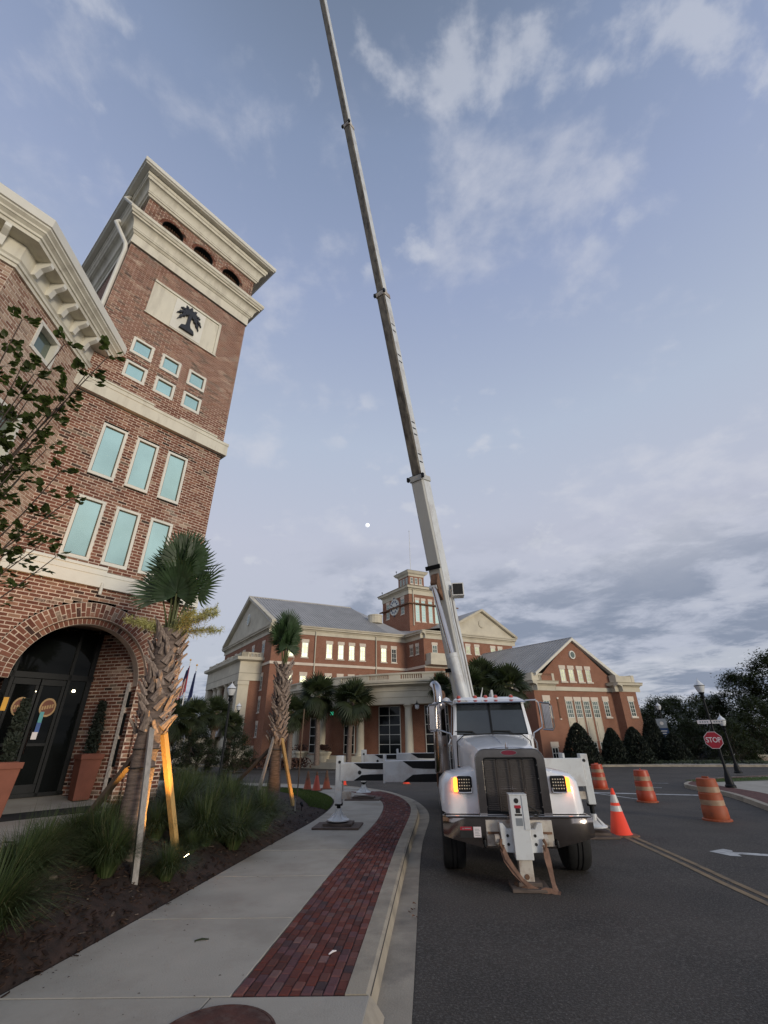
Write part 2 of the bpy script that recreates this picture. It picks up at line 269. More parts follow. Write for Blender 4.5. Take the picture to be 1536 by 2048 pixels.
# ------------------------------------------------------------------ mesh helpers
class F:
    """Plan frame: origin, direction a, direction b (need not be square to a); z is world height."""
    def __init__(s, o, a, b): s.o, s.a, s.b = Vector((o[0], o[1], 0)), Vector((a[0], a[1], 0)), Vector((b[0], b[1], 0))
    def __call__(s, a, b, z): return s.o + s.a*a + s.b*b + Vector((0, 0, z))
W0 = F((0, 0), (1, 0), (0, 1))
def gz(y): return -.01*max(-60, min(y, 90))
class MB:
    def __init__(s): s.v = []; s.f = []; s.uv = []; s.mi = []; s.m = 0
    def add(s, vs, fs, uvs=None):
        n = len(s.v); s.v += [tuple(p) for p in vs]
        for i, f in enumerate(fs):
            s.f.append(tuple(k+n for k in f)); s.uv.append(uvs[i] if uvs else None); s.mi.append(s.m)
        return s
    def box(s, fr, a0, a1, b0, b1, z0, z1):
        P = [fr(a, b, z) for z in (z0, z1) for b in (b0, b1) for a in (a0, a1)]
        return s.hexa(P)
    def hexa(s, P):
        return s.add(P, [(0, 2, 3, 1), (4, 5, 7, 6), (0, 1, 5, 4), (1, 3, 7, 5), (3, 2, 6, 7), (2, 0, 4, 6)])
    def quad(s, p, uv=None): return s.add(p, [tuple(range(len(p)))], [uv] if uv else None)
    def wall(s, fr, pts, b=0.0):
        """flat polygon in the a-z plane with metre UVs"""
        return s.add([fr(a, b, z) for a, z in pts], [tuple(range(len(pts)))], [[(a, z) for a, z in pts]])
    def prism(s, lo, hi):
        n = len(lo); fs = [tuple(range(n))[::-1], tuple(range(n, 2*n))] + [(i, (i+1) % n, n+(i+1) % n, n+i) for i in range(n)]
        return s.add(list(lo)+list(hi), fs)
    def tube(s, pts, rad, n=8, caps=True):
        pts = [Vector(p) for p in pts]; rad = rad if isinstance(rad, (list, tuple)) else [rad]*len(pts)
        V = []; up = None
        for i, p in enumerate(pts):
            t = (pts[min(i+1, len(pts)-1)] - pts[max(i-1, 0)]).normalized()
            if up is None: up = t.orthogonal().normalized()
            u = (up - t*up.dot(t))
            u = u.normalized() if u.length > 1e-6 else t.orthogonal().normalized()
            up = u; w = t.cross(u)
            for k in range(n):
                a = 2*math.pi*k/n; V.append(p + (u*math.cos(a)+w*math.sin(a))*rad[i])
        fs = []
        for i in range(len(pts)-1):
            for k in range(n): fs.append((i*n+k, i*n+(k+1) % n, (i+1)*n+(k+1) % n, (i+1)*n+k))
        if caps: fs += [tuple(range(n))[::-1], tuple(range((len(pts)-1)*n, len(pts)*n))]
        return s.add(V, fs)
    def lathe(s, o, prof, n=16, axis=Vector((0, 0, 1)), sq=1.0):
        o = Vector(o); axis = Vector(axis).normalized(); u = axis.orthogonal().normalized()
        if abs(axis.z) > .99: u = Vector((1, 0, 0))
        w = axis.cross(u); V = []
        for r, h in prof:
            for k in range(n):
                a = 2*math.pi*k/n; V.append(o + axis*h + u*(r*math.cos(a)) + w*(r*sq*math.sin(a)))
        fs = []
        for i in range(len(prof)-1):
            for k in range(n): fs.append((i*n+k, i*n+(k+1) % n, (i+1)*n+(k+1) % n, (i+1)*n+k))
        fs += [tuple(range(n))[::-1], tuple(range((len(prof)-1)*n, len(prof)*n))]
        return s.add(V, fs)
    def sweep(s, fr, prof, pts, closed=False):
        """profile [(out, z)] swept round a plan polyline of (a, b, outa, outb) mitred corners"""
        n = len(prof); V = [fr(a+oa*o, b+ob*o, z) for (a, b, oa, ob) in pts for (o, z) in prof]; fs = []
        for i in range(len(pts)-1):
            for k in range(n-1): fs.append((i*n+k, (i+1)*n+k, (i+1)*n+k+1, i*n+k+1))
        fs += [tuple(range(n)), tuple(range((len(pts)-1)*n, len(pts)*n))[::-1]]
        return s.add(V, fs)
    def mesh(s, name, mats, off=Vector((0, 0, 0)), smooth=False):
        me = bpy.data.meshes.new(name)
        me.from_pydata([(p[0]-off.x, p[1]-off.y, p[2]-off.z) for p in s.v], [], s.f)
        for m in (mats if isinstance(mats, (list, tuple)) else [mats]): me.materials.append(m)
        if any(s.mi): me.polygons.foreach_set('material_index', s.mi)
        if any(u for u in s.uv):
            ul = me.uv_layers.new(name='UVMap'); k = 0; flat = []
            for f, u in zip(s.f, s.uv):
                for j in range(len(f)): flat += (u[j] if u else (0, 0))
            ul.data.foreach_set('uv', flat)
        if smooth: me.polygons.foreach_set('use_smooth', [True]*len(me.polygons))
        me.update(); return me
def wloc(o):
    v = Vector((0, 0, 0))
    while o: v += o.location; o = o.parent
    return v
def obj(name, mb, mats, parent=None, smooth=False, bev=0.0, solid=0.0, at=None):
    off = wloc(parent) if parent else Vector((0, 0, 0))
    if at is not None: off = Vector(at)
    me = mb.mesh(name, mats, off, smooth) if isinstance(mb, MB) else mb
    o = bpy.data.objects.new(name, me); col.objects.link(o)
    if parent: o.parent = parent; o.location = off - wloc(parent)
    elif at is not None: o.location = off
    if smooth: 
        md = o.modifiers.new('edge', 'EDGE_SPLIT'); md.split_angle = R(38)
    if bev:
        md = o.modifiers.new('bevel', 'BEVEL'); md.width = bev; md.segments = 2; md.limit_method = 'ANGLE'; md.angle_limit = R(40)
    return o
def tag(o, label=None, cat=None, group=None, kind=None):
    for k, v in (('label', label), ('category', cat), ('group', group), ('kind', kind)):
        if v: o[k] = v
    return o
def thing(name, loc, label, cat, group=None):
    o = bpy.data.objects.new(name, None); col.objects.link(o); o.location = loc; o.empty_display_size = .2
    return tag(o, label, cat, group)
def struct(name, mb, m, parent=None, **k): return tag(obj(name, mb, m, parent, **k), kind='structure')
def stuff(o): o['kind'] = 'stuff'; return o
def inst(name, me, parent, loc, rot=(0, 0, 0), sc=None):
    o = bpy.data.objects.new(name, me); col.objects.link(o); o.parent = parent; o.location = loc; o.rotation_euler = rot
    if sc is not None: o.scale = (sc, sc, sc) if not isinstance(sc, tuple) else sc
    return o
def dup(root, loc, rotz=0.0, label=None, sc=1.0):
    r = root.copy(); col.objects.link(r); r.location = loc; r.rotation_euler = (0, 0, rotz); r.scale = (sc,)*3
    if label: r['label'] = label
    for ch in list(root.children):
        c = ch.copy(); col.objects.link(c); c.parent = r
        for g in list(ch.children):
            d = g.copy(); col.objects.link(d); d.parent = c
    return r
def catmull(pts, n=8):
    P = [Vector((p[0], p[1])) for p in pts]; P = [2*P[0]-P[1]] + P + [2*P[-1]-P[-2]]; out = []
    for i in range(1, len(P)-2):
        for k in range(n):
            t = k/n; a, b, c, d = P[i-1:i+3]
            out.append(.5*((2*b)+(c-a)*t+(2*a-5*b+4*c-d)*t*t+(3*b-a-3*c+d)*t**3))
    out.append(P[-2]); return out
def at_y(poly, y):
    """x of a polyline (increasing y) at height y"""
    for p, q in zip(poly, poly[1:]):
        if p[1] <= y <= q[1]: t = (y-p[1])/max(1e-6, q[1]-p[1]); return p[0]+(q[0]-p[0])*t
    return poly[0][0] if y < poly[0][1] else poly[-1][0]
# ================================================================== ground
SL = catmull([(-3.6, 2.0), (-3.45, 3.3), (-3.2, 5), (-2.91, 7), (-2.38, 11), (-1.94, 14.2), (-1.8, 17), (-2.0, 19.3), (-2.7, 21.6), (-3.9, 23.6), (-7, 25.6), (-14, 27.2)])
BL = catmull([(-1.58, 2), (-1.27, 5.09), (-.72, 10.4), (-.27, 14.07), (-.12, 17.0), (-.32, 19.0), (-.9, 20.8), (-2.0, 22.3)])
BR = catmull([(-.64, 2), (-.36, 4.99), (.13, 10.37), (.68, 15.5), (.68, 18), (.36, 20.2), (-.3, 22.0), (-1.4, 23.7), (-3, 25.1), (-8, 27.2), (-14, 28.8)])
KO = catmull([(-.44, 2), (-.16, 4.94), (.35, 10.35), (.90, 15.5), (.90, 18.1), (.56, 20.4), (-.12, 22.3), (-1.25, 24.05), (-2.9, 25.5), (-8, 27.65), (-14, 29.3)])
GO = catmull([(-.1, 2), (.18, 5), (.69, 11.2), (1.22, 15.5), (1.24, 18.1), (.9, 20.7), (.2, 22.8), (-1.0, 24.5), (-2.7, 26.0), (-8, 28.15), (-14, 29.8)])
def mpt(p, dz=0.0): return Vector((p[0], p[1], gz(p[1])+dz))
def grid(name, x0, x1, y0, y1, nx, ny, m, dz=0.0):
    b = MB(); V = []
    for j in range(ny+1):
        for i in range(nx+1):
            y = y0+(y1-y0)*j/ny; V.append((x0+(x1-x0)*i/nx, y, gz(y)+dz))
    b.add(V, [(j*(nx+1)+i, j*(nx+1)+i+1, (j+1)*(nx+1)+i+1, (j+1)*(nx+1)+i) for j in range(ny) for i in range(nx)])
    return struct(name, b, m)
b = MB(); b.quad([(-1500, -400, -1.6), (1500, -400, -1.6), (1500, 2500, -1.6), (-1500, 2500, -1.6)]); struct('ground', b, M['ground'])
grid('road', -40, 60, -8, 62, 20, 35, M['asphalt'])
# ---- concrete sidewalk in slabs with sunk joints
def strip(b, L, Rr, dz0, dz1, cap=True):
    """ribbon between two equal-length polylines, with side faces down to dz0"""
    n = len(L); V = [mpt(p, dz1) for p in L]+[mpt(p, dz1) for p in Rr]+[mpt(p, dz0) for p in L]+[mpt(p, dz0) for p in Rr]
    fs = []
    for i in range(n-1):
        fs += [(i, n+i, n+i+1, i+1), (n+i, 3*n+i, 3*n+i+1, n+i+1), (2*n+i, i, i+1, 2*n+i+1)]
    fs += [(0, 2*n, 3*n, n), (n-1, 2*n-1, 4*n-1, 3*n-1)]
    b.add(V, fs)
def cut(poly, t0, t1, n=6):
    """resample polyline between parameters"""
    out = []; N = len(poly)-1
    for k in range(n+1):
        t = (t0+(t1-t0)*k/n)*N; i = min(int(t), N-1); out.append(poly[i].lerp(poly[i+1], t-i))
    return out
def at_len(poly, ys):
    return [Vector((at_y(poly, y), y)) for y in ys]
b = MB(); ys = [2+.5*i for i in range(43)]
strip(b, at_len(SL, ys), at_len(KO, ys), -.05, .128)
walk = struct('sidewalk', b, M['joint'])
M['concrete_b'] = M['concrete']
joints = [2.2, 3.42, 4.94, 6.75, 8.6, 10.45, 12.3, 14.15, 16.0, 17.85, 19.7, 21.4, 22.9]
slab_i = 0
def slab(L, Rr):
    b = MB(); strip(b, L, Rr, .05, .150); o = obj('concrete_slab', b, M['concrete'], walk, bev=.006); return o
for y0, y1 in zip(joints, joints[1:]):
    a, c = y0+.009, y1-.009; yy = [a+(c-a)*k/5 for k in range(6)]
    if y1 <= 4.95:
        # the paved corner below the bricks, split lengthways
        mid = [Vector((at_y(SL, y)*.42+at_y(KO, y)*.58, y)) for y in yy]
        slab(at_len(SL, yy), [p-Vector((.006, 0)) for p in mid]); slab([p+Vector((.006, 0)) for p in mid], at_len(KO, yy))
    else:
        Rr = [Vector((at_y(BL, y) if y < 22.0 else at_y(BR, y), y)) - Vector((.008, 0)) for y in yy]
        slab(at_len(SL, yy), Rr)
b = MB(); strip(b, [Vector((-2.75, 22.92)), Vector((-3.9, 23.9)), Vector((-7, 25.9)), Vector((-14, 27.5))], [Vector((-1.0, 23.1)), Vector((-1.55, 24.0)), Vector((-3, 25.1)), Vector((-8, 27.2))][:4], .0, .148)
struct('sidewalk_corner', b, M['concrete'])
# ---- clay paver band: running bond, long side along the kerb; first 300 as single pavers
def paver_mesh(w, l, h=.05, c=.009):
    b = MB(); x, y = w/2, l/2
    lo = [(-x, -y, -h), (x, -y, -h), (x, y, -h), (-x, y, -h)]; mi = [(p[0], p[1], -c) for p in lo]; hi = [(p[0]*(1-c/x), p[1]*(1-c/y), 0) for p in lo]
    b.add(lo+mi+hi, [(0, 1, 5, 4), (1, 2, 6, 5), (2, 3, 7, 6), (3, 0, 4, 7), (4, 5, 9, 8), (5, 6, 10, 9), (6, 7, 11, 10), (7, 4, 8, 11), (8, 9, 10, 11)])
    return b
b = MB(); ys = [4.94+.4*i for i in range(44)]; strip(b, [p for p in at_len(BL, ys)], at_len(BR, ys), .0, .138)
band = struct('brick_band', b, mat('paver_sand', (.022, .014, .012), .95, var=.3))
pm = paver_mesh(.092, .142).mesh('paver', M['paver']); phalf = paver_mesh(.092, .068).mesh('paver_half', M['paver'])
count = 0; rest = MB(); prm = paver_mesh(.092, .142)
rows = []
for j in range(10):
    y = 4.965 + (0 if j % 2 == 0 else -.075)
    while y < 21.9:
        rows.append((y, j)); y += .15
rows.sort()
for y, j in rows:
    yc = y+.075; first = y < 4.96
    if first: yc = y+.1125
    l, r = at_y(BL, yc), at_y(BR, yc); wd = (r-l)/10
    x = l+(j+.5)*wd; dxdy = ((at_y(BL, yc+.2)-at_y(BL, yc-.2))*(1-(j+.5)/10)+(at_y(BR, yc+.2)-at_y(BR, yc-.2))*((j+.5)/10))/.4
    ang = -math.atan(dxdy); z = gz(yc)+.151+rng.uniform(-.005, .003); sx = wd/.1
    if yc > 21.0 and x < at_y(BL, min(yc, 22.2)): continue
    if count < 300:
        inst('paver', phalf if first else pm, band, (x, yc, z), (rng.uniform(-.012, .012), rng.uniform(-.012, .012), ang+rng.uniform(-.012, .012)), (sx, 1, 1)); count += 1
    else:
        ca, sa = math.cos(ang), math.sin(ang)
        rest.add([(x+(p[0]*sx)*ca-p[1]*sa, yc+(p[0]*sx)*sa+p[1]*ca, z+p[2]) for p in prm.v], prm.f)
stuff(obj('far_pavers', rest, M['paver'], band))
# ---- kerb and gutter in cast lengths
kerb_root = None
def kerb_run(y0, y1, name):
    global kerb_root
    n = 7; yy = [y0+(y1-y0)*k/n for k in range(n+1)]
    I, O = at_len(BR, yy), at_len(KO, yy); b = MB(); V = []; prof = 5
    for p, q in zip(I, O):
        d = (q-p)
        for pt, z in ((p, .0), (p, .150), (p+d*.82, .150), (p+d*.97, .132), (q+d*.16, -.02)): V.append(mpt(pt, z))
    fs = [(i*prof+k, i*prof+k+1, (i+1)*prof+k+1, (i+1)*prof+k) for i in range(n) for k in range(prof-1)]
    fs += [tuple(range(prof))[::-1], tuple(range(n*prof, (n+1)*prof))]
    b.add(V, fs)
    return b
b = MB(); ys = [2+.5*i for i in range(40)]
V = []
for y in ys: V += [mpt((at_y(KO, y)-.02, y), .001), mpt((at_y(GO, y), y), .012)]
b.add(V, [(2*i, 2*i+1, 2*i+3, 2*i+2) for i in range(len(ys)-1)])
kerb_root = struct('gutter', b, M['gutter'])
kj = [4.955, 6.75, 8.6, 10.45, 12.3, 14.15, 16.0, 17.85, 19.7, 21.5]
for y0, y1 in zip(kj, kj[1:]): obj('kerb_stone', kerb_run(y0+.004, y1-.004, ''), M['kerb'], kerb_root)
# corner run towards the cross street, follows the arc parameter
def ribbon(name, A, B, za, zb, m, parent=None):
    b = MB(); n = len(A); V = []
    for p, q in zip(A, B): V += [mpt(p, 0), mpt(p, za), mpt(q, zb), mpt(q, 0)]
    b.add(V, [(4*i+k, 4*i+k+1, 4*i+k+5, 4*i+k+4) for i in range(n-1) for k in range(3)])
    return obj(name, b, m, parent)
ribbon('kerb_stone', cut(BR, .555, 1, 24), cut(KO, .555, 1, 24), .150, .145, M['kerb'], kerb_root)
ribbon('gutter_corner', cut(KO, .555, 1, 24), cut(GO, .555, 1, 24), .006, .014, M['gutter'], kerb_root)
# dropped kerb beyond the joint towards the camera
b = MB(); yy = [2, 3, 4, 4.945]; V = []
for y in yy:
    p, q = Vector((at_y(KO, y), y)), Vector((at_y(GO, y), y)); k = (y-2)/2.945
    V += [mpt(p, .148), mpt(p+Vector((.05, 0)), .10), mpt(p.lerp(q, .35), .02)]
b.add(V, [(3*i+k, 3*i+k+1, 3*i+k+4, 3*i+k+3) for i in range(3) for k in range(2)])
obj('kerb_ramp', b, M['gutter'], kerb_root)
# iron cover and small drain lid
def cover(name, c, r, label, cat, m, sq=1.0):
    b = MB(); b.lathe((0, 0, 0), [(r, -.03), (r, .004), (r*.93, .007), (r*.92, .004), (r*.3, .005)], 40)
    o = obj(name, b, m, at=(c[0], c[1], gz(c[1])+.15)); tag(o, label, cat); return o
mh = thing('manhole_cover', (-1.22, 4.38, gz(4.4)+.15), 'round rusty iron cover set in the concrete at the end of the brick band', 'manhole cover')
b = MB(); b.lathe((-1.22, 4.38, gz(4.4)+.15), [(.42, -.03), (.42, .005), (.40, .007), (.395, .003)], 48); obj('rim', b, M['manhole'], mh)
b = MB(); b.lathe((-1.22, 4.38, gz(4.4)+.15), [(.392, -.02), (.392, .006), (.36, .008), (.0, .009)], 48); obj('lid', b, M['manhole'], mh)
b = MB(); b.lathe((0, 0, 0), [(.16, -.02), (.16, .005), (.14, .007)], 28); tag(obj('drain_lid', b, M['drain'], at=(.02, 12.6, gz(12.6)+.15)), 'small dark drain lid let into the brick band', 'drain lid')
# ---- planting bed: rises from the sidewalk to the plaza by the tower
XL = [Vector(p) for p in ((-4.9, 2.0), (-4.6, 3.3), (-4.65, 5), (-4.75, 6.6), (-4.95, 8.4), (-5.35, 10.45), (-5.2, 11.2), (-5.6, 12.0), (-7.0, 14), (-7.6, 16.2), (-7.0, 18.2), (-8.5, 20.5), (-11, 23.5), (-13, 25.5))]
def bed_z(x, y):
    xr, xl = at_y(SL, y), at_y(XL, y)
    zr = gz(y)+.13
    zl = .77 if y < 12 else .77-.32*min(1, (y-12)/6) if y < 18 else .45-.40*min(1, (y-18)/6)
    t = max(0, min(1, (xr-x)/max(.2, xr-xl)))
    return zr+(zl-zr)*(t**.75)
b = MB(); V = []; nx, ny = 26, 110; y0, y1 = 2.0, 25.2
for j in range(ny+1):
    y = y0+(y1-y0)*j/ny; xr, xl = at_y(SL, y)+.02, at_y(XL, y)-.35
    for i in range(nx+1):
        x = xr+(xl-xr)*i/nx; n = noise.noise((x*2.3, y*2.3, 0))*.03+noise.noise((x*9, y*9, 3))*.018
        V.append((x, y, bed_z(x, y)+(n if 0 < i else -.03)-(.02 if i == nx else 0)))
b.add(V, [(j*(nx+1)+i, (j+1)*(nx+1)+i, (j+1)*(nx+1)+i+1, j*(nx+1)+i+1) for j in range(ny) for i in range(nx)])
struct('mulch_bed', b, M['mulch'], smooth=True)
b = MB()
for k in range(5200):
    y = 3.2+rng.random()**1.7*14; xr, xl = at_y(SL, y), at_y(XL, y); x = xr+(xl-xr)*rng.random() + (.10*rng.random() if rng.random() < .1 else 0)
    z = bed_z(x, y)+.012 if x < xr else gz(y)+.155
    s = rng.uniform(.012, .045); a = rng.random()*6.28; w = s*rng.uniform(.25, .6); ca, sa = math.cos(a), math.sin(a); tl = rng.uniform(-.5, .5)*s; h = rng.uniform(.003, .008)
    Q = [(x+u*ca-v*sa, y+u*sa+v*ca, z+(u/s)*tl) for u, v in ((-s, -w), (s, -w*.6), (s*.9, w), (-s*.8, w*.8))]
    b.add(Q+[(q[0], q[1], q[2]+h) for q in Q], [(4, 5, 6, 7), (0, 1, 5, 4), (1, 2, 6, 5), (2, 3, 7, 6), (3, 0, 4, 7)])
stuff(tag(obj('bark_mulch', b, M['chip']), 'dark shredded bark scattered over the planting bed', 'bark mulch'))
# lawn mound at the far end of the bed
def lawn(name, pts_fn, n, label, h=.05):
    b = MB()
    for k in range(n):
        x, y, z = pts_fn(); a = rng.random()*6.28; hh = h*rng.uniform(.5, 1.2); w = .006+hh*.05
        dx, dy = math.cos(a)*w, math.sin(a)*w; lx, ly = rng.uniform(-.4, .4)*hh, rng.uniform(-.4, .4)*hh
        b.add([(x-dx, y-dy, z), (x+dx, y+dy, z), (x+lx, y+ly, z+hh)], [(0, 1, 2)])
    return stuff(tag(obj(name, b, M['lawn_blade']), label, 'grass'))
def lawn_pt():
    y = 16.2+rng.random()*7.6; xr = at_y(SL, y); x = xr-.05-rng.random()*min(2.0, .55+(y-16.2)*.3); return x, y, bed_z(x, y)-.005
lawn('lawn_grass', lawn_pt, 16000, 'short green grass at the far end of the planting bed', .055)
# plaza in front of the arch and the path beyond the tower
tp = Vector((-5.5247, 10.8132)); td = Vector((.64260953, .76619384)); tn = Vector((.76619384, -.64260953))
TF = F(tp, td, tn)                       # tower frame: a along the street face, b outward, z height
BZ = .784
b = MB()
Q = [(-4.75, 3.0), (-4.66, 5), (-4.76, 6.6), (-4.96, 8.4), (-5.36, 10.45), (-5.25, 11.0)]
Lq = [(-12, 3.0), (-12, 5), (-12.5, 6.6), (-13, 8.4), (-13.5, 12), (-13.5, 15.5)]
b.prism([(p[0], p[1], .3) for p in Lq]+[(p[0], p[1], .3) for p in Q[::-1]], [(p[0], p[1], BZ) for p in Lq]+[(p[0], p[1], BZ) for p in Q[::-1]])
struct('plaza', b, M['concrete'])
b = MB(); b.prism([(x, y, .0) for x, y in ((-12, 16.0), (-7.55, 16.6), (-6.1, 17.9), (-7.0, 18.6), (-12, 18.8))], [(x, y, .64) for x, y in ((-12, 16.0), (-7.55, 16.6), (-6.1, 17.9), (-7.0, 18.6), (-12, 18.8))])
struct('garden_path', b, M['concrete'])
b = MB(); b.prism([(x, y, -.5) for x, y in ((-40, 12), (-12, 12), (-7.5, 18.9), (-9, 21), (-13, 25.5), (-40, 27))], [(x, y, .42 if i in (0, 1, 2) else .15) for i, (x, y) in enumerate(((-40, 12), (-12, 12), (-7.5, 18.9), (-9, 21), (-13, 25.5), (-40, 27)))])
struct('side_garden', b, M['mulch'])
b = MB()                                  # pale stone grains worn bare in the near asphalt
for k in range(17000):
    y = 4.3+rng.random()**1.5*8.5; x = at_y(GO, y)+.02+rng.random()*(2.2+y*.42); z = gz(y)+.004; s_ = rng.uniform(.0028, .0065); a = rng.random()*6.28; c, d = math.cos(a)*s_, math.sin(a)*s_
    b.add([(x-c, y-d, z), (x+d, y-c, z), (x+c, y+d, z), (x-d, y+c, z)], [(0, 1, 2, 3)])
stuff(tag(obj('asphalt_grains', b, island_mat('asphalt_stone', ((0, (.05, .043, .036)), (.6, (.10, .09, .078)), (.9, (.17, .155, .135)), (1, (.26, .24, .21))), bump=0)), 'pale stone grains worn bare in the near asphalt', 'asphalt'))
# ---- painted markings, each a thin sheet over the asphalt
def paint(name, A, B, m, dz=.006, n=24, label=None):
    b = MB(); V = []
    for p, q in zip(A, B): V += [mpt(p, dz), mpt(q, dz)]
    b.add(V, [(2*i, 2*i+1, 2*i+3, 2*i+2) for i in range(len(A)-1)]); return struct(name, b, m)
for o in (-.13, .07):
    Y = catmull([(4.72+o, 0), (5.13+o, 7.7), (5.32+o, 10.1), (5.60+o, 14.4), (5.72+o, 17), (6.0+o, 21.5)])
    paint('centre_line', [p for p in Y], [p+Vector((.10, 0)) for p in Y], M['paint_yellow'])
def bar(name, p, q, w, m):
    p, q = Vector(p), Vector(q); n = (q-p).orthogonal().normalized()*w/2; paint(name, [p-n, q-n], [p+n, q+n], m)
bar('stop_line', (7.2, 22.6), (12.7, 20.4), .34, M['paint_white'])
bar('edge_line', (8.6, 22.0), (9.6, 18.6), .12, M['paint_white'])
for a, c in (((8.2, 25.4), (9.0, 25.1)), ((11.6, 24.2), (12.6, 23.8)), ((13.0, 26.6), (14.2, 26.1)), ((11.2, 29.6), (12.3, 29.2))): bar('crosswalk_mark', a, c, .16, M['paint_white'])
for a, c in (((11.5, 37.5), (14.5, 36.8)), ((-1.5, 38), (1.0, 37.5)), ((-6, 40), (-4, 39.6)), ((-1.2, 32.2), (.4, 31.9))): bar('lane_mark', a, c, .3, M['paint_white'])
# turn arrow on the right lane
b = MB(); A0 = Vector((6.30, 10.75)); u = Vector((.90, -.43)).normalized(); v = Vector((-u.y, u.x))
arrow = [(0, 0), (.28, .36), (.42, .26), (.40, .10), (1.9, .22), (1.9, -.02), (.45, -.10), (.48, -.28), (.30, -.30)]
b.add([mpt(A0+u*s+v*t, .006) for s, t in arrow], [tuple(range(len(arrow)))]); struct('turn_arrow', b, M['paint_white'])
# ---- corner of the far pavement on the right, under the stop sign
KR = catmull([(9.2, 9.0), (10.4, 12.5), (11.5, 15.9), (12.4, 18.2), (13.05, 20.2), (13.3, 22.2), (13.9, 24.2), (16.4, 26.6), (21, 28.6), (30, 30.5), (44, 32)])
KI = [p + Vector((.17, -.05)) for p in KR]; BI = [p+Vector((1.15, -.25)) for p in KR]; FI = [p+Vector((9, -8)) for p in KR]
def ribbon_struct(name, A, B, za, zb, m): o = ribbon(name, A, B, za, zb, m); o['kind'] = 'structure'; return o
ribbon_struct('right_kerb', KR, KI, .145, .150, M['kerb']); ribbon_struct('right_brick_band', KI, BI, .147, .149, mat('far_pavers', (.10, .035, .028), .9, var=.5, scale=9)); ribbon_struct('right_sidewalk', BI, FI, .146, .15, M['concrete'])
b = MB(); b.add([mpt(p, .158) for p in ((14.6, 24.3), (17.0, 26.2), (22, 28), (34, 30), (34, 27), (22, 25.8))], [(0, 1, 2, 3, 4, 5)]); struct('corner_lawn', b, M['soil_grass'])
def pt2():
    t, s = rng.random(), rng.random(); x = 14.8+t*9; y = 24.4+t*2.4+s*(1.2+.6*t); return x, y, gz(y)+.15
lawn('corner_grass', pt2, 4000, 'thin grass on the corner by the stop sign', .06)
# ---- far side: kerb and forecourt of the courthouse
FK = catmull([(-40, 56), (-22, 52.2), (-10, 49.0), (-5, 46.0), (0, 44.0), (5, 42.9), (11, 42.4), (20, 42.2), (30, 39.5), (46, 36)])
ribbon_struct('far_kerb', FK, [p+Vector((.03, .25)) for p in FK], .15, .15, M['kerb'])
ribbon_struct('forecourt_verge', [p+Vector((.03, .25)) for p in FK], [p+Vector((0, 2.2)) for p in FK], .15, .17, M['concrete'])
ribbon_struct('forecourt', [p+Vector((0, 2.2)) for p in FK], [p+Vector((0, 40)) for p in FK], .17, .2, M['ground'])
b = MB()
for k in range(260):
    y = 4.2+rng.random()**1.6*9; xr, xl = at_y(KO, y), at_y(SL, y); x = xl+(xr-xl)*rng.random()**2.2; z = gz(y)+.1515; s_ = rng.uniform(.004, .014); a = rng.random()*6.28; w = s_*.35
    if x > at_y(BL, y) and rng.random() < .6: continue
    c, d = math.cos(a), math.sin(a); b.add([(x-s_*c, y-s_*d, z), (x+w*d, y-w*c, z+.003), (x+s_*c, y+s_*d, z), (x-w*d, y+w*c, z+.004)], [(0, 1, 2, 3)])
stuff(tag(obj('leaf_litter', b, M['chip']), 'tiny dark leaf bits scattered over the concrete walk', 'leaf litter'))
# litter and fallen twigs in view
for (x, y, L, a, m, lab) in ((-.55, 5.75, .05, .9, 'sign_white', 'white scrap lying on the brick band'), (.55, 4.75, .10, -.6, 'stake_grey', 'pale stick lying on the asphalt beside the gutter'), (-1.95, 6.1, .07, .3, 'leaf_dark', 'small leafy twig fallen on the concrete walk')):
    b = MB(); z = gz(y)+(.155 if x < .2 else .008); c, s = math.cos(a), math.sin(a)
    b.tube([(x-c*L, y-s*L, z), (x, y, z+.008), (x+c*L, y+s*L, z)], [.006, .010, .005], 6); tag(obj('litter', b, M[m]), lab, 'litter')
b = MB()
for k in range(7):
    x, y = .30+rng.uniform(-.05, .05), 7.3+rng.uniform(-.5, .4); s = .03; a = rng.random()*6; z = gz(y)+.03
    b.add([(x-s*math.cos(a), y-s*math.sin(a), z), (x+.012, y-.01, z+.012), (x+s*math.cos(a), y+s*math.sin(a), z), (x-.012, y+.012, z+.016)], [(0, 1, 2), (0, 2, 3)])
stuff(tag(obj('dead_leaves', b, M['rust']), 'brown dead leaves caught in the gutter', 'leaves'))
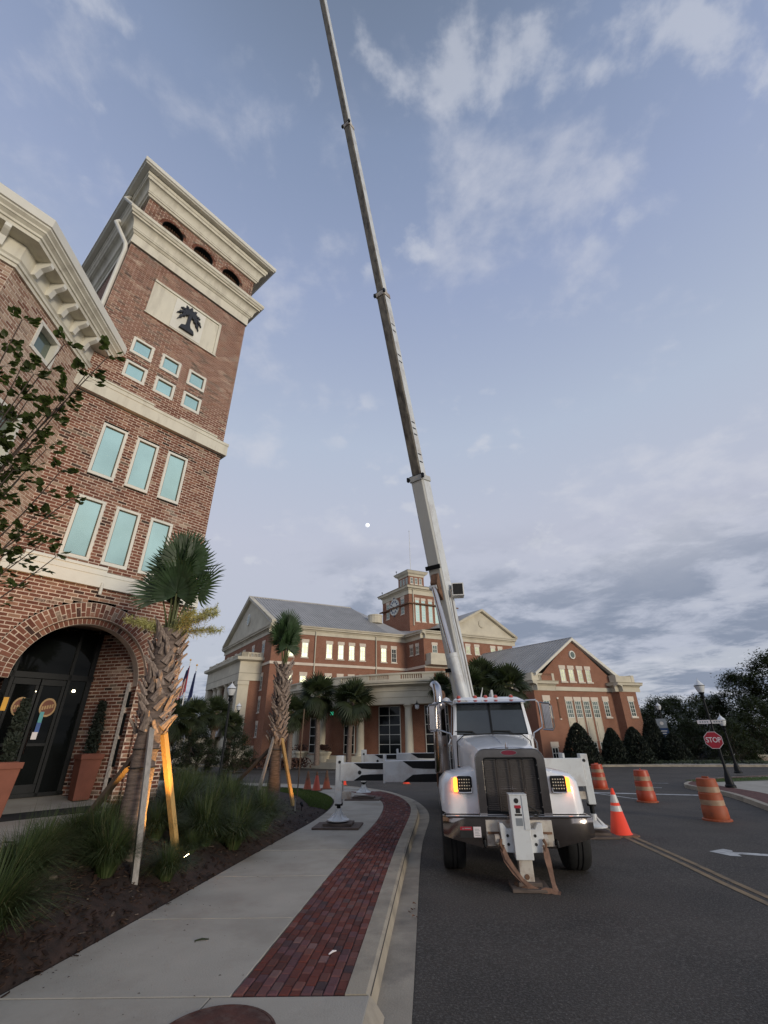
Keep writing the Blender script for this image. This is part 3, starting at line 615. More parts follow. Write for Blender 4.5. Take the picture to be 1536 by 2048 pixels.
# ================================================================== brick tower
ANG = math.atan2(td.y, td.x)
A0, A1, DEP = -3.36, .72, 6.2
tower = thing('brick_tower', (*TF(-1.32, -2.5, 0).xy, BZ), 'tall red brick tower with cream cornices, a black palm tree emblem and an arched entrance', 'tower')
CP, BH, BL_ = .0762, .0595, .2127
def free(a0, a1, holes):
    segs = [(a0, a1)]
    for h0, h1 in holes:
        n = []
        for s0, s1 in segs:
            if h1 <= s0 or h0 >= s1: n.append((s0, s1)); continue
            if h0 > s0: n.append((s0, h0))
            if h1 < s1: n.append((h1, s1))
        segs = n
    return [s for s in segs if s[1]-s[0] > .015]
def brick_field(fr, a0, a1, z0, z1, hole_fn, seed=1, jit=.003):
    """yields bricks (a0, a1, z) and mortar cells for a running-bond field with openings"""
    rr = random.Random(seed); bricks = []; cells = []
    n = int(round((z1-z0)/CP))
    for k in range(n):
        z = z0+k*CP; hs = [h for zz in (z+.004, z+CP-.004) for h in hole_fn(zz)]
        segs = free(a0, a1, hs); off = (k % 2)*BL_/2
        for s0, s1 in segs:
            cells.append((s0, s1, z, z+CP))
            i = math.floor((s0-a0-off)/BL_); x = a0+off+i*BL_
            while x < s1:
                p, q = max(x+.0075, s0+.002), min(x+BL_-.0075, s1-.002)
                if q-p > .02: bricks.append((p, q, z+.007, rr.uniform(.002, .008)))
                x += BL_
    return bricks, cells
def add_brick(b, fr, br, j=None):
    p, q, z, d = br; u = lambda: rng.uniform(-.0025, .0025)
    P = [fr(p+u(), -.02, z+u()), fr(q+u(), -.02, z+u()), fr(q, -.02, z+BH+u()), fr(p, -.02, z+BH+u())]
    Q = [fr(p+.002, d, z+.002+u()), fr(q-.002, d, z+.002+u()), fr(q-.002, d, z+BH-.002+u()), fr(p+.002, d, z+BH-.002+u())]
    b.add(P+Q, [(4, 5, 6, 7), (0, 1, 5, 4), (1, 2, 6, 5), (2, 3, 7, 6), (3, 0, 4, 7)])
def add_cells(b, fr, cells, d=0.0, th=.12):
    for s0, s1, z0, z1 in cells: b.quad([fr(s0, d, z0), fr(s1, d, z0), fr(s1, d, z1), fr(s0, d, z1)])
    return b
COLS = [(-2.475, -1.89), (-1.635, -1.065), (-.80, -.23)]
WINS = [(a, c, z0, z1) for z0, z1 in ((5.60, 7.09), (7.71, 9.18), (10.84, 11.40), (11.72, 12.29)) for a, c in COLS]
ARC = (-1.36, 3.05, 1.65); BELL = [(-2.42, 17.35, .36), (-1.30, 17.35, .36), (-.18, 17.35, .36)]
def tower_holes(z):
    h = [(a, c) for a, c, z0, z1 in WINS if z0 < z < z1]
    if 13.40 < z < 14.80: h.append((-2.42, -.17))
    for z0, z1 in ((5.06, 5.38), (9.83, 10.24), (15.63, 16.68)):
        if z0 < z < z1: h.append((-9, 9))
    ac, az, ar = ARC
    if z < az: h.append((ac-1.34, ac+1.34))
    elif z < az+ar: w = math.sqrt(max(0, ar*ar-(z-az)**2)); h.append((ac-w, ac+w))
    for ac, az, ar in BELL:
        if 16.6 < z < az: h.append((ac-ar, ac+ar))
        elif az <= z < az+ar: w = math.sqrt(ar*ar-(z-az)**2); h.append((ac-w, ac+w))
    return h
bricks, cells = brick_field(TF, A0, A1, BZ, 18.15, tower_holes)
obj('wall', add_cells(MB(), TF, cells), M['mortar'], tower)
camp = Vector((0, 0, 1.95))
full = [b for b in bricks if b[1]-b[0] > .19 and b[2] < 5.1 and (b[0] > -.1 or b[2] > 3.4)]
full.sort(key=lambda b: (TF((b[0]+b[1])/2, 0, b[2])-camp).length)
vis = [b for b in full if b[0] > -3.1][:300]; vset = set(id(b) for b in vis)
one = MB(); add_brick(one, W0, (-.1, .1, -BH/2, .005)); bm_ = one.mesh('brick', M['brick'])
for b in vis:
    p = TF((b[0]+b[1])/2, 0, b[2]+BH/2) - tower.location
    inst('brick', bm_, tower, p, (0, 0, ANG + math.pi), ((b[1]-b[0])/.2, rng.uniform(.8, 1.3), rng.uniform(.96, 1.03)))
b = MB()
for br in bricks:
    if id(br) not in vset: add_brick(b, TF, br)
stuff(obj('brickwork', b, M['brick'], tower))
# other faces of the tower (turned away from the street)
b = MB()
b.wall(F(TF(A0, 0, 0), (-tn.x, -tn.y), (0, 0)), [(0, .3), (DEP, .3), (DEP, 18.6), (0, 18.6)])
b.wall(F(TF(A1, 0, 0), (-tn.x, -tn.y), (0, 0)), [(0, .3), (DEP, .3), (DEP, 18.6), (0, 18.6)])
b.wall(F(TF(A0, -DEP, 0), (td.x, td.y), (0, 0)), [(0, .3), (A1-A0, .3), (A1-A0, 18.6), (0, 18.6)])
obj('side_wall', b, M['brick_tower_side'], tower)
def ring(d, a0=A0, a1=A1): return [(a0, -d, -1, 0), (a0, 0, -1, 1), (a1, 0, 1, 1), (a1, -d, 1, 0)]
def trim(name, prof, d=DEP, m='cream'):
    b = MB(); b.sweep(TF, prof, ring(d)); return obj(name, b, M[m], tower)
trim('lower_band', [(-.02, 5.03), (.10, 5.03), (.10, 5.30), (.115, 5.30), (.115, 5.385), (-.02, 5.40)], m='cream_white')
trim('middle_band', [(-.02, 9.81), (.12, 9.81), (.12, 10.15), (.135, 10.15), (.135, 10.24), (-.02, 10.25)])
for a0, a1, z in ((-3.05, -1.47, 5.385), (-.62, .6, 5.385), (-2.85, -1.5, 10.24), (-.75, .45, 10.24)):
    b = MB(); b.box(TF, a0, a1, 0, .10, z, z+.12); b.box(TF, a0, a1, 0, .125, z+.05, z+.075); obj('band_cap', b, M['cream_white' if z < 6 else 'cream'], tower)
trim('frieze', [(-.02, 15.62), (.04, 15.62), (.04, 16.0), (-.02, 16.0)])
cove = lambda o0, z0, o1, z1, n=6: [(o0+(o1-o0)*(1-math.cos(math.pi/2*i/n)), z0+(z1-z0)*math.sin(math.pi/2*i/n)) for i in range(n+1)]
trim('lower_cornice', [(-.02, 16.0), (.06, 16.0), (.10, 16.06), (.13, 16.07), (.13, 16.13)]+cove(.14, 16.13, .28, 16.42)+[(.30, 16.42), (.30, 16.49), (.34, 16.50), (.37, 16.56), (.40, 16.58), (.40, 16.70), (-.02, 16.76)])
trim('upper_cornice', [(-.02, 18.02), (.07, 18.02), (.09, 18.09), (.12, 18.10), (.12, 18.18)]+cove(.13, 18.18, .27, 18.50)+[(.29, 18.50), (.30, 18.60), (.33, 18.62), (.34, 18.74), (-.02, 18.78)], 5.2)
trim('eave', [(-.02, 18.77), (.50, 18.77), (.52, 18.80), (.56, 18.82), (.56, 18.98), (.52, 19.0), (-.02, 19.04)], 5.2, 'cream_white')
b = MB(); e = .5; V = [TF(A0-e, e, 19.0), TF(A1+e, e, 19.0), TF(A1+e, -5.2-e, 19.0), TF(A0-e, -5.2-e, 19.0), TF(-1.32, -1.9, 20.1), TF(-1.32, -3.3, 20.1)]
b.add(V, [(0, 1, 4), (1, 2, 5, 4), (2, 3, 5), (3, 0, 4, 5)]); obj('roof', b, M['roof'], tower)
# downspouts at the left corner
def pipe(name, pts, r, m, parent, n=8): b = MB(); b.tube(pts, r, n); return obj(name, b, m, parent, smooth=True)
pipe('downspout', [TF(-3.72, -.95, 18.75), TF(-3.86, -1.0, 18.55), TF(-3.80, -.85, 18.35), TF(-3.46, -.33, 17.6), TF(-3.43, -.28, 17.4), TF(-3.43, -.28, 16.75)], .055, M['cream_white'], tower)
pipe('downspout', [TF(-3.62, -.62, 16.75), TF(-3.80, -.55, 16.78), TF(-3.86, -.50, 16.6), TF(-3.47, -.12, 15.55), TF(-3.43, -.10, 15.3), TF(-3.43, -.10, 10.4)], .06, M['cream_white'], tower)
# windows
for a, c, z0, z1 in WINS:
    w = .062 if z1-z0 > 1 else .07
    b = MB()
    for q in ((a-.005, c+.005, z0-.02, z0+w), (a-.005, c+.005, z1-w, z1+.005), (a-.005, a+w, z0+w, z1-w), (c-w, c+.005, z0+w, z1-w)): b.box(TF, q[0], q[1], -.06, .022, q[2], q[3])
    fr = obj('window', b, M['cream_white'], tower, bev=.006)
    b = MB(); t = .012
    for q in ((a+w, c-w, z0+w, z0+w+t), (a+w, c-w, z1-w-t, z1-w), (a+w, a+w+t, z0+w+t, z1-w-t), (c-w-t, c-w, z0+w+t, z1-w-t)): b.box(TF, q[0], q[1], -.055, .0, q[2], q[3])
    obj('gasket', b, M['stake_dark'], fr)
    b = MB(); b.box(TF, a+w+t, c-w-t, -.06, -.03, z0+w+t, z1-w-t); obj('pane', b, M['teal_glass'], fr)
# sign panel with the palm emblem
b = MB(); b.box(TF, -2.44, -.15, -.05, .015, 13.37, 14.82); pan = obj('sign_panel', b, M['cream'], tower)
b = MB()
for q in ((-2.44, -.15, 14.74, 14.83), (-.24, -.15, 13.37, 14.74), (-2.47, -.12, 13.34, 13.385)): b.box(TF, q[0], q[1], .015, .05, q[2], q[3])
obj('panel_border', b, M['cream'], pan)
b = MB(); b.box(TF, -1.72, -.72, .015, .035, 13.42, 14.70); obj('panel_slab', b, M['cream_white'], pan)
def palm_emblem():
    b = MB(); c = (-1.22, 14.30)
    trunk = [(-1.265, 14.32), (-1.175, 14.32), (-1.165, 13.85), (-1.13, 13.74), (-1.02, 13.68), (-.98, 13.55), (-1.46, 13.55), (-1.42, 13.68), (-1.31, 13.74), (-1.275, 13.85)]
    b.prism([TF(a, .05, z) for a, z in trunk][::-1], [TF(a, .12, z) for a, z in trunk][::-1])
    for k, (ang, L, drop) in enumerate(((90, .34, 0), (62, .38, .06), (118, .38, .06), (38, .42, .20), (142, .42, .20), (14, .42, .34), (166, .42, .34), (-14, .36, .38), (194, .36, .38))):
        t = R(ang); n = 9; top = []; bot = []; P = []
        for i in range(n+1):
            u = i/n; P.append((c[0]+math.cos(t)*L*u, c[1]+math.sin(t)*L*u-drop*u*u))
        for i, (x, z) in enumerate(P):
            j0, j1 = max(0, i-1), min(n, i+1); dx, dz = P[j1][0]-P[j0][0], P[j1][1]-P[j0][1]; q = math.hypot(dx, dz); nx_, nz_ = -dz/q, dx/q
            w = .052*math.sin(math.pi*min(1, .18+.82*i/n))**.8+.004; w2 = w*(1.25 if i % 2 else .45)
            top.append((x+nx_*w2, z+nz_*w2)); bot.append((x-nx_*w2, z-nz_*w2))
        poly = top+bot[::-1]; b.prism([TF(a, .05, z) for a, z in poly], [TF(a, .10+.003*k, z) for a, z in poly])
    return b
obj('palm_emblem', palm_emblem(), M['navy'], tower)
# belfry openings, lattice before a recess whose shade is painted black
for ac, az, ar in BELL:
    b = MB(); n = 14; P = [(ac-ar, 16.6)]+[(ac-ar*math.cos(math.pi*i/n), az+ar*math.sin(math.pi*i/n)) for i in range(n+1)]+[(ac+ar, 16.6)]
    b.quad([TF(a, -.30, z) for a, z in P]); m = len(P)
    for p, q in zip(P, P[1:]): b.quad([TF(p[0], 0, p[1]), TF(q[0], 0, q[1]), TF(q[0], -.30, q[1]), TF(p[0], -.30, p[1])])
    o = obj('belfry_opening', b, M['mat_black'], tower)
    b = MB()
    for i in range(-4, 5): b.box(TF, ac+i*.08-.008, ac+i*.08+.008, -.20, -.18, 16.65, az+math.sqrt(max(0, ar*ar-(i*.08)**2)))
    for i in range(12): b.box(TF, ac-ar*.96, ac+ar*.96, -.17, -.155, 16.75+i*.075, 16.765+i*.075)
    obj('lattice', b, M['rust'], o)
    b = MB()
    for i in range(18):
        t = math.pi*(i+.5)/18; c0_ = Vector((math.cos(t), math.sin(t)))
        for r0, r1 in ((ar+.004, ar+.10),):
            u = Vector((-c0_.y, c0_.x))*.027; P = [Vector((ac, az))+c0_*r0-u, Vector((ac, az))+c0_*r1-u, Vector((ac, az))+c0_*r1+u, Vector((ac, az))+c0_*r0+u]
            b.prism([TF(p.x, 0, p.y) for p in P], [TF(p.x, .022, p.y) for p in P])
    stuff(obj('belfry_arch_bricks', b, M['brick'], o))
# entrance arch: two rings of single bricks
ac, az, ar = ARC
b = MB()                                  # mortar bed of the rings and the reveal
n = 40
for i in range(n):
    t0, t1 = math.pi*i/n, math.pi*(i+1)/n
    def pr(r, t, bb): return TF(ac+r*math.cos(t), bb, az+r*math.sin(t))
    b.quad([pr(1.33, t0, .004), pr(1.655, t0, .004), pr(1.655, t1, .004), pr(1.33, t1, .004)])
    b.quad([pr(1.33, t0, .004), pr(1.33, t1, .004), pr(1.33, t1, -.12), pr(1.33, t0, -.12)])
    b.quad([pr(1.20, t0, -.10), pr(1.33, t0, -.10), pr(1.33, t1, -.10), pr(1.20, t1, -.10)])
    b.quad([pr(1.20, t0, -.10), pr(1.20, t1, -.10), pr(1.20, t1, -.36), pr(1.20, t0, -.36)])
obj('arch_bed', b, M['mortar'], tower)
def slabm(w, l, d, t=.94):
    b = MB(); b.add([(-w/2*t, -d, -l/2), (w/2*t, -d, -l/2), (w/2, -d, l/2), (-w/2, -d, l/2), (-w/2*t+.002, .012, -l/2+.002), (w/2*t-.002, .012, -l/2+.002), (w/2-.002, .012, l/2-.002), (-w/2+.002, .012, l/2-.002)],
          [(4, 5, 6, 7), (0, 1, 5, 4), (1, 2, 6, 5), (2, 3, 7, 6), (3, 0, 4, 7)]); return b
mfull, mhalf, mring = (slabm(.081, .194, .06).mesh('arch_brick', M['brick']), slabm(.081, .088, .06).mesh('arch_brick_half', M['brick']), slabm(.072, .112, .06).mesh('arch_brick_ring', M['brick']))
def radial(me, t, r, bb):
    p = TF(ac+r*math.cos(t), bb, az+r*math.sin(t)) - tower.location
    X = td*math.sin(t); e1 = -Vector((X.x, X.y, -math.cos(t))); e3 = Vector((td.x*math.cos(t), td.y*math.cos(t), math.sin(t))); e2 = Vector((tn.x, tn.y, 0))
    m = Matrix((e1, e2, e3)).transposed()
    inst('arch_brick', me, tower, p, m.to_euler())
NV = 50
for i in range(NV):
    t = math.pi*(i+.5)/NV
    if i % 2: radial(mfull, t, 1.342+.099, .003); radial(mhalf, t, 1.553+.046, .003)
    else: radial(mhalf, t, 1.342+.046, .003); radial(mfull, t, 1.448+.099, .003)
for i in range(46):
    t = math.pi*(i+.5)/46
    radial(mring, t, 1.262, -.095)
# jambs below the spring of the inner ring
def side_field(fr, a0, a1, z0, z1, seed):
    bk, ce = brick_field(fr, a0, a1, z0, z1, lambda z: [], seed); b = MB()
    for q in bk: add_brick(b, fr, q)
    return b, add_cells(MB(), fr, ce)
for nm, fr, a0, a1, z1 in (('jamb', F(TF(-.03, 0, 0), (-tn.x, -tn.y), (-td.x, -td.y)), 0, .12, 3.05), ('jamb', F(TF(-.03, -.10, 0), (-td.x, -td.y), (tn.x, tn.y)), 0, .13, 3.05), ('jamb', F(TF(-.16, -.10, 0), (-tn.x, -tn.y), (-td.x, -td.y)), 0, .26, 3.05)):
    b, c = side_field(fr, a0, a1, BZ, z1, 4); o = obj(nm, c, M['mortar'], tower); stuff(obj('jamb_bricks', b, M['brick'], o))
p, q = TF(-.16, -.36, 0), TF(-.70, -1.42, 0); dv = (q-p).normalized(); nv = Vector((-dv.y, dv.x, 0)); nv = nv if nv.dot(td.to_3d()) < 0 else -nv
VF = F(p, dv, nv); L_ = (q-p).length
b, c = side_field(VF, 0, L_, BZ, 4.3, 9); o = obj('porch_wall', c, M['mortar'], tower); stuff(obj('porch_bricks', b, M['brick'], o))
b = MB(); b.box(VF, .02, .10, .005, .05, BZ+.05, 3.15); obj('plaster_strip', b, M['plaster'], tower)
b = MB()
for z0, z1 in ((2.62, 2.95), (2.05, 2.5), (1.45, 1.98), (.85, 1.25)): b.box(VF, -.06, .018, .012, .04, z0, z1)
obj('slot_window', b, M['dark_glass'], tower)
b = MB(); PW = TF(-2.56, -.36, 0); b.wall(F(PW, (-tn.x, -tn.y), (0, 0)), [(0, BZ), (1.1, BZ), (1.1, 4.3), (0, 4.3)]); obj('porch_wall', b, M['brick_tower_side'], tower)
b = MB(); b.quad([TF(-2.9, -.36, 4.26), TF(0, -.36, 4.26), TF(0, -1.5, 4.4), TF(-2.9, -1.5, 4.4)])
for i in range(24):
    t0, t1 = math.pi*i/24, math.pi*(i+1)/24; b.quad([pr(1.2, t0, -.36), pr(1.2, t1, -.36), pr(1.5, t1, -.36), pr(1.5, t0, -.36)])
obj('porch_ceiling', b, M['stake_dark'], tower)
b = MB(); b.quad([TF(-2.9, 0, BZ-.02), TF(-.05, 0, BZ+.003), TF(-.05, -1.5, .93), TF(-2.9, -1.5, .93)]); b.quad([TF(-2.9, 0, BZ+.002), TF(-.05, 0, BZ+.002), TF(-.05, -1.5, .93), TF(-2.9, -1.5, .93)]); obj('porch_floor', b, M['concrete'], tower)
# shopfront: black metal frame, dark glass, double door
DB = -1.40
def frame_bars(bars, name, m, par, b0=DB-.04, b1=DB+.04):
    b = MB()
    for q in bars: b.box(TF, q[0], q[1], b0, b1, q[2], q[3])
    return obj(name, b, m, par)
front = frame_bars([(-2.75, -.66, 3.20, 3.32), (-2.75, -.66, .93, 1.0), (-2.27, -2.21, .93, 4.3), (-1.20, -1.14, .93, 4.3), (-.80, -.70, .93, 4.3)], 'shopfront', M['black_metal'], tower)
for a0, a1, z0, z1 in ((-2.75, -2.27, 1.0, 3.2), (-1.14, -.80, 1.0, 3.2), (-2.75, -2.27, 3.32, 4.3), (-2.21, -1.20, 3.32, 4.3), (-1.14, -.80, 3.32, 4.3)):
    b = MB(); b.box(TF, a0, a1, DB-.02, DB-.005, z0, z1); obj('glazing', b, M['shop_glass'], front)
for a0, a1, ax in ((-2.20, -1.71, -1.77), (-1.69, -1.21, -1.63)):
    b = MB(); w = .06
    for q in ((a0, a1, 1.0, 1.16), (a0, a1, 3.06, 3.19), (a0, a0+w, 1.16, 3.06), (a1-w, a1, 1.16, 3.06), (a0+w, a1-w, 1.86, 1.92)): b.box(TF, q[0], q[1], DB-.03, DB+.03, q[2], q[3])
    d = obj('door', b, M['black_metal'], tower, bev=.004)
    b = MB(); b.box(TF, a0+w, a1-w, DB-.02, DB-.01, 1.16, 1.86); b.box(TF, a0+w, a1-w, DB-.02, DB-.01, 1.92, 3.06); obj('glazing', b, M['shop_glass'], d)
    b = MB(); b.tube([TF(ax, DB+.03, 1.7), TF(ax, DB+.09, 1.72), TF(ax, DB+.09, 2.2), TF(ax, DB+.03, 2.22)], .014, 6); obj('handle', b, M['chrome_dark'], d)
    ca, cz = (a0+a1)/2+.03, 2.62
    b = MB()
    P = [(ca+.155*math.cos(2*math.pi*i/28), cz+.19*math.sin(2*math.pi*i/28)) for i in range(28)]; b.prism([TF(x, DB-.009, z) for x, z in P], [TF(x, DB-.004, z) for x, z in P])
    dec = obj('door_decal', b, M['logo_tan'], d)
    b = MB(); P = [(ca+.125*math.cos(2*math.pi*i/28), cz+.15*math.sin(2*math.pi*i/28)) for i in range(28)]; b.prism([TF(x, DB-.003, z) for x, z in P], [TF(x, DB-.001, z) for x, z in P]); obj('decal_field', b, M['logo_brown'], d)
    b = MB()
    for i in range(5): x = ca-.11+i*.045; z = cz-.02+i*.012; b.box(TF, x, x+.03, DB, DB+.002, z-.035, z+.04)
    obj('decal_letters', b, M['logo_tan'], d)
def sheet(name, a, z, w, h, m, par, bb=DB+.035):
    b = MB(); b.box(TF, a-w/2, a+w/2, bb, bb+.004, z-h/2, z+h/2); return obj(name, b, M[m], par)
sheet('poster', -1.50, 2.42, .075, .22, 'cyan', front, DB+.032); sheet('poster', -1.50, 2.22, .08, .20, 'blue', front, DB+.032); sheet('notice', -1.52, 2.06, .10, .14, 'sign_white', front, DB+.036)
sheet('yellow_sign', -2.22, 2.66, .09, .26, 'yellow', front, DB+.045)
b = MB(); b.lathe(TF(-1.02, DB+.03, 2.98), [(.001, -.03), (.03, -.02), (.032, .02), (.001, .03)], 10); obj('door_glint', b, M['lamp_glint'], front)  # glowing beads set on the glass for a lamp's reflection
b = MB(); b.lathe(TF(-1.74, DB+.03, 2.93), [(.001, -.012), (.012, 0), (.001, .012)], 8); obj('door_glint', b, M['lamp_glint'], front)
b = MB(); b.lathe(TF(-1.50, .11, 5.0), [(.02, -.14), (.035, -.12), (.035, 0), (.03, .1), (.03, .14)], 10); obj('security_camera', b, M['cream_white'], tower)
# door mat and potted shrubs
b = MB(); b.box(TF, -2.5, -.45, -.25, .75, BZ+.001, BZ+.014); tag(obj('door_mat', b, M['mat_black']), 'wide black mat on the plaza in front of the arched entrance', 'door mat')
def potted(a, bb, z, label, hh=1.05):
    p = TF(a, bb, z); t = thing('potted_shrub', p, label, 'potted shrub', 'terracotta pots beside the arched entrance')
    fr = F(p, td, tn); b = MB(); w0, w1, h = .15, .205, .84
    P = lambda w, zz: [fr(x*w, y*w, z+zz) for x, y in ((-1, -1), (1, -1), (1, 1), (-1, 1))]
    b.prism(P(w0, 0), P(w1, h-.1)); b.prism(P(w1+.02, h-.1), P(w1+.025, h)); b.prism(P(w1-.04, h), P(w1-.05, h+.01)); obj('pot', b, M['terracotta'], t, bev=.008)
    b = MB(); rr = random.Random(int(a*100))
    for k in range(900):
        zz = rr.random()*hh; rad = .135*math.sqrt(rr.random())*(1-.5*(zz/hh)**3); an = rr.random()*6.28; c = Vector(p)+Vector((rad*math.cos(an), rad*math.sin(an), h+zz)); s = .045
        d1 = Vector((rr.uniform(-1, 1), rr.uniform(-1, 1), rr.uniform(-.3, 1))).normalized(); d2 = d1.orthogonal().normalized()*.4
        b.quad([c-d1*s, c+d2*s, c+d1*s, c-d2*s])
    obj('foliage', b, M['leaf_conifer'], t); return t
potted(-.56, -.72, .86, 'terracotta planter with a slim clipped shrub just inside the right side of the brick arch')
potted(-2.22, .20, BZ, 'terracotta planter at the left edge of the photo beside the black mat')
# ================================================================== pale brick wing left of the tower
c0 = Vector((-7.62603, 8.30779)); cd = Vector((.08541692, -.9963453)); cn = Vector((.9963453, .08541692))
WF = F(c0, cd, cn); Kc = c0+cd*2.72; WF2 = F(Kc, -td, tn)
wing = thing('brick_wing', (c0.x, c0.y, BZ), 'pale whitewashed brick building at the left edge with a bracketed cream cornice', 'building')
HW = [(1.02, 1.62, 9.48, 10.14), (1.1, 2.1, 6.5, 7.86)]
def wing_holes(z): return [(a, c) for a, c, z0, z1 in HW if z0 < z < z1]
bk, ce = brick_field(WF, 0, 2.72, BZ, 10.44, wing_holes, 5); obj('wall', add_cells(MB(), WF, ce), M['mortar_light'], wing)
b = MB()
for q in bk: add_brick(b, WF, q)
stuff(obj('brickwork', b, M['brick_pale'], wing))
bk, ce = brick_field(WF2, 0, 3.0, 7.5, 10.44, lambda z: [], 6); obj('wall', add_cells(MB(), WF2, ce), M['mortar_light'], wing)
b = MB()
for q in bk: add_brick(b, WF2, q)
stuff(obj('brickwork', b, M['brick_pale'], wing))
b = MB(); b.wall(WF2, [(0, BZ), (7, BZ), (7, 7.5), (0, 7.5)]); b.wall(WF2, [(3, 7.5), (7, 7.5), (7, 10.44), (3, 10.44)])
b.wall(F(WF2(7, 0, 0), (-tn.x, -tn.y), (0, 0)), [(0, BZ), (8, BZ), (8, 11.5), (0, 11.5)]); obj('side_wall', b, M['brick_tower_side'], wing)
mv = (cn+tn)/(1+cn.dot(tn)); ev = cn-cd*1.003
path = [(c0.x, c0.y, ev.x, ev.y), (Kc.x, Kc.y, mv.x, mv.y), (Kc.x-td.x*7, Kc.y-td.y*7, tn.x, tn.y)]
def wtrim(name, prof, m='cream'): b = MB(); b.sweep(W0, prof, path); return obj(name, b, M[m], wing)
wtrim('architrave', [(-.02, 10.42), (.05, 10.42), (.05, 10.50), (.08, 10.51), (.08, 10.58), (.11, 10.62), (-.02, 10.63)])
wtrim('frieze', [(-.02, 10.63), (.04, 10.63), (.04, 11.10), (-.02, 11.10)])
wtrim('cornice', [(-.02, 11.10), (.34, 11.10), (.34, 11.19), (.37, 11.20), (.37, 11.26), (.42, 11.31), (.44, 11.32), (.44, 11.37), (.50, 11.43), (.50, 11.47), (-.02, 11.50)])
wtrim('parapet', [(-.02, 11.50), (.47, 11.48), (.52, 11.50), (.52, 11.74), (-.02, 11.80)], 'cream_white')
for a in (1.86, 1.37, .88, .39, 2.35):
    for fr, aa in (((WF, a),) if a < 2.4 else ()):
        b = MB(); prof = [(.0, 10.70), (.08, 10.70), (.10, 10.78), (.14, 10.90), (.26, 10.98), (.30, 11.02), (.30, 11.10), (.0, 11.10)]
        b.prism([fr(aa-.052, .04+o, z) for o, z in prof], [fr(aa+.052, .04+o, z) for o, z in prof]); obj('bracket', b, M['cream_white'], wing)
for a in (.35, .81, 1.27, 1.73):
    b = MB(); prof = [(.0, 10.70), (.08, 10.70), (.10, 10.78), (.14, 10.90), (.26, 10.98), (.30, 11.02), (.30, 11.10), (.0, 11.10)]
    b.prism([WF2(a-.052, .04+o, z) for o, z in prof], [WF2(a+.052, .04+o, z) for o, z in prof]); obj('bracket', b, M['cream_white'], wing)
for (a, c, z0, z1), gm in zip(HW, ('dim_glass', 'dim_glass')):
    b = MB()
    for q in ((a-.05, c+.05, z0-.07, z0+.02), (a-.05, c+.05, z1-.02, z1+.06), (a-.05, a+.02, z0, z1), (c-.02, c+.05, z0, z1)): b.box(WF, q[0], q[1], -.16, .03, q[2], q[3])
    w = obj('window', b, M['cream_white'], wing); b = MB(); b.box(WF, a, c, -.16, -.12, z0, z1); obj('pane', b, M[gm], w)
b = MB(); b.quad([W0(*p) for p in ((c0.x-.3, c0.y, 11.6), (Kc.x, Kc.y, 11.6), (Kc.x-td.x*7, Kc.y-td.y*7, 11.6), (Kc.x-10, Kc.y+3, 11.6))]); obj('roof', b, M['roof'], wing)
# ================================================================== courthouse across the street
EYE = Vector((0, 0, 1.95))
class FS(F):
    """frame measured at one distance, brought nearer or farther about a common level"""
    def __init__(s, o, a, b, K): F.__init__(s, (o[0]*K, o[1]*K), (a[0]*K, a[1]*K), (b[0]*K, b[1]*K)); s.K = K
    def __call__(s, a, b, z): return F.__call__(s, a, b, 1.95+s.K*(z-1.95))
K1, K2 = .867, 1.136
dl, dg = Vector((.89879405, .43837115)), Vector((-.5591929, .82903757))
Cc = Vector((-15.117, 60.0)); Rr_ = Cc+dl*20.3; R2 = Rr_-dg*4.27
T0 = Vector((4.0983, 74.0)); L0 = Vector((4.30, 76.2)); Qc = Vector((-19.255, 61.265))
ch = thing('courthouse', (*(Cc*K1), 0), 'large red brick courthouse with a clock tower, pediments and a curved columned portico', 'courthouse')
LF = FS(Cc, dl, -dg, K1); GF = FS(Cc, dg, -dl, K1); RF = FS(Rr_, -dg, -dl, K1); FF = FS(R2, dl, -dg, K1)
TR = FS(T0, dl, -dg, K1); TL = FS(T0, dg, -dl, K1); LR = FS(L0, dl, -dg, K1); LL = FS(L0, dg, -dl, K1); PFr = FS(Qc, dg, -dl, K1)
def wall(fr, pts, m='brick_far', par=ch, name='wall', b=0.0):
    mb = MB(); mb.wall(fr, pts, b); return obj(name, mb, M[m], par)
def win(fr, a0, a1, z0, z1, g, par=ch, nx=2, ny=4, lintel=.42, sill=True, b0=0.0, fw=.09, mw=.045, out=.02):
    b = MB()
    for q in ((a0, a1, z0, z0+fw), (a0, a1, z1-fw, z1), (a0, a0+fw, z0+fw, z1-fw), (a1-fw, a1, z0+fw, z1-fw)): b.box(fr, q[0], q[1], b0-.1, b0+out, q[2], q[3])
    for i in range(1, nx): x = a0+(a1-a0)*i/nx; b.box(fr, x-mw/2, x+mw/2, b0-.05, b0+.012, z0+fw, z1-fw)
    for i in range(1, ny): z = z0+(z1-z0)*i/ny; b.box(fr, a0+fw, a1-fw, b0-.05, b0+.008, z-mw/2, z+mw/2)
    w = obj('window', b, M['win_frame'], par)
    b = MB(); b.box(fr, a0+fw, a1-fw, b0-.06, b0+.003, z0+fw, z1-fw); obj('pane', b, M[g], w)
    b = MB()
    if lintel: b.box(fr, a0-.08, a1+.08, b0-.06, b0+.05, z1+.003, z1+lintel)
    if sill: b.box(fr, a0-.10, a1+.10, b0-.06, b0+.10, z0-.14, z0-.003)
    if b.v: obj('lintel_and_sill', b, M['lintel'], w)
    return w
def mould(fr, a0, a1, prof, m='stone', name='cornice', par=ch, end=True):
    b = MB(); V = []
    n = len(prof)
    for a in (a0, a1):
        for o, z in prof: V.append(fr(a, o, z))
    b.add(V, [(k, n+k, n+k+1, k+1) for k in range(n-1)]+[tuple(range(n)), tuple(range(n, 2*n))[::-1]]); return obj(name, b, M[m], par)
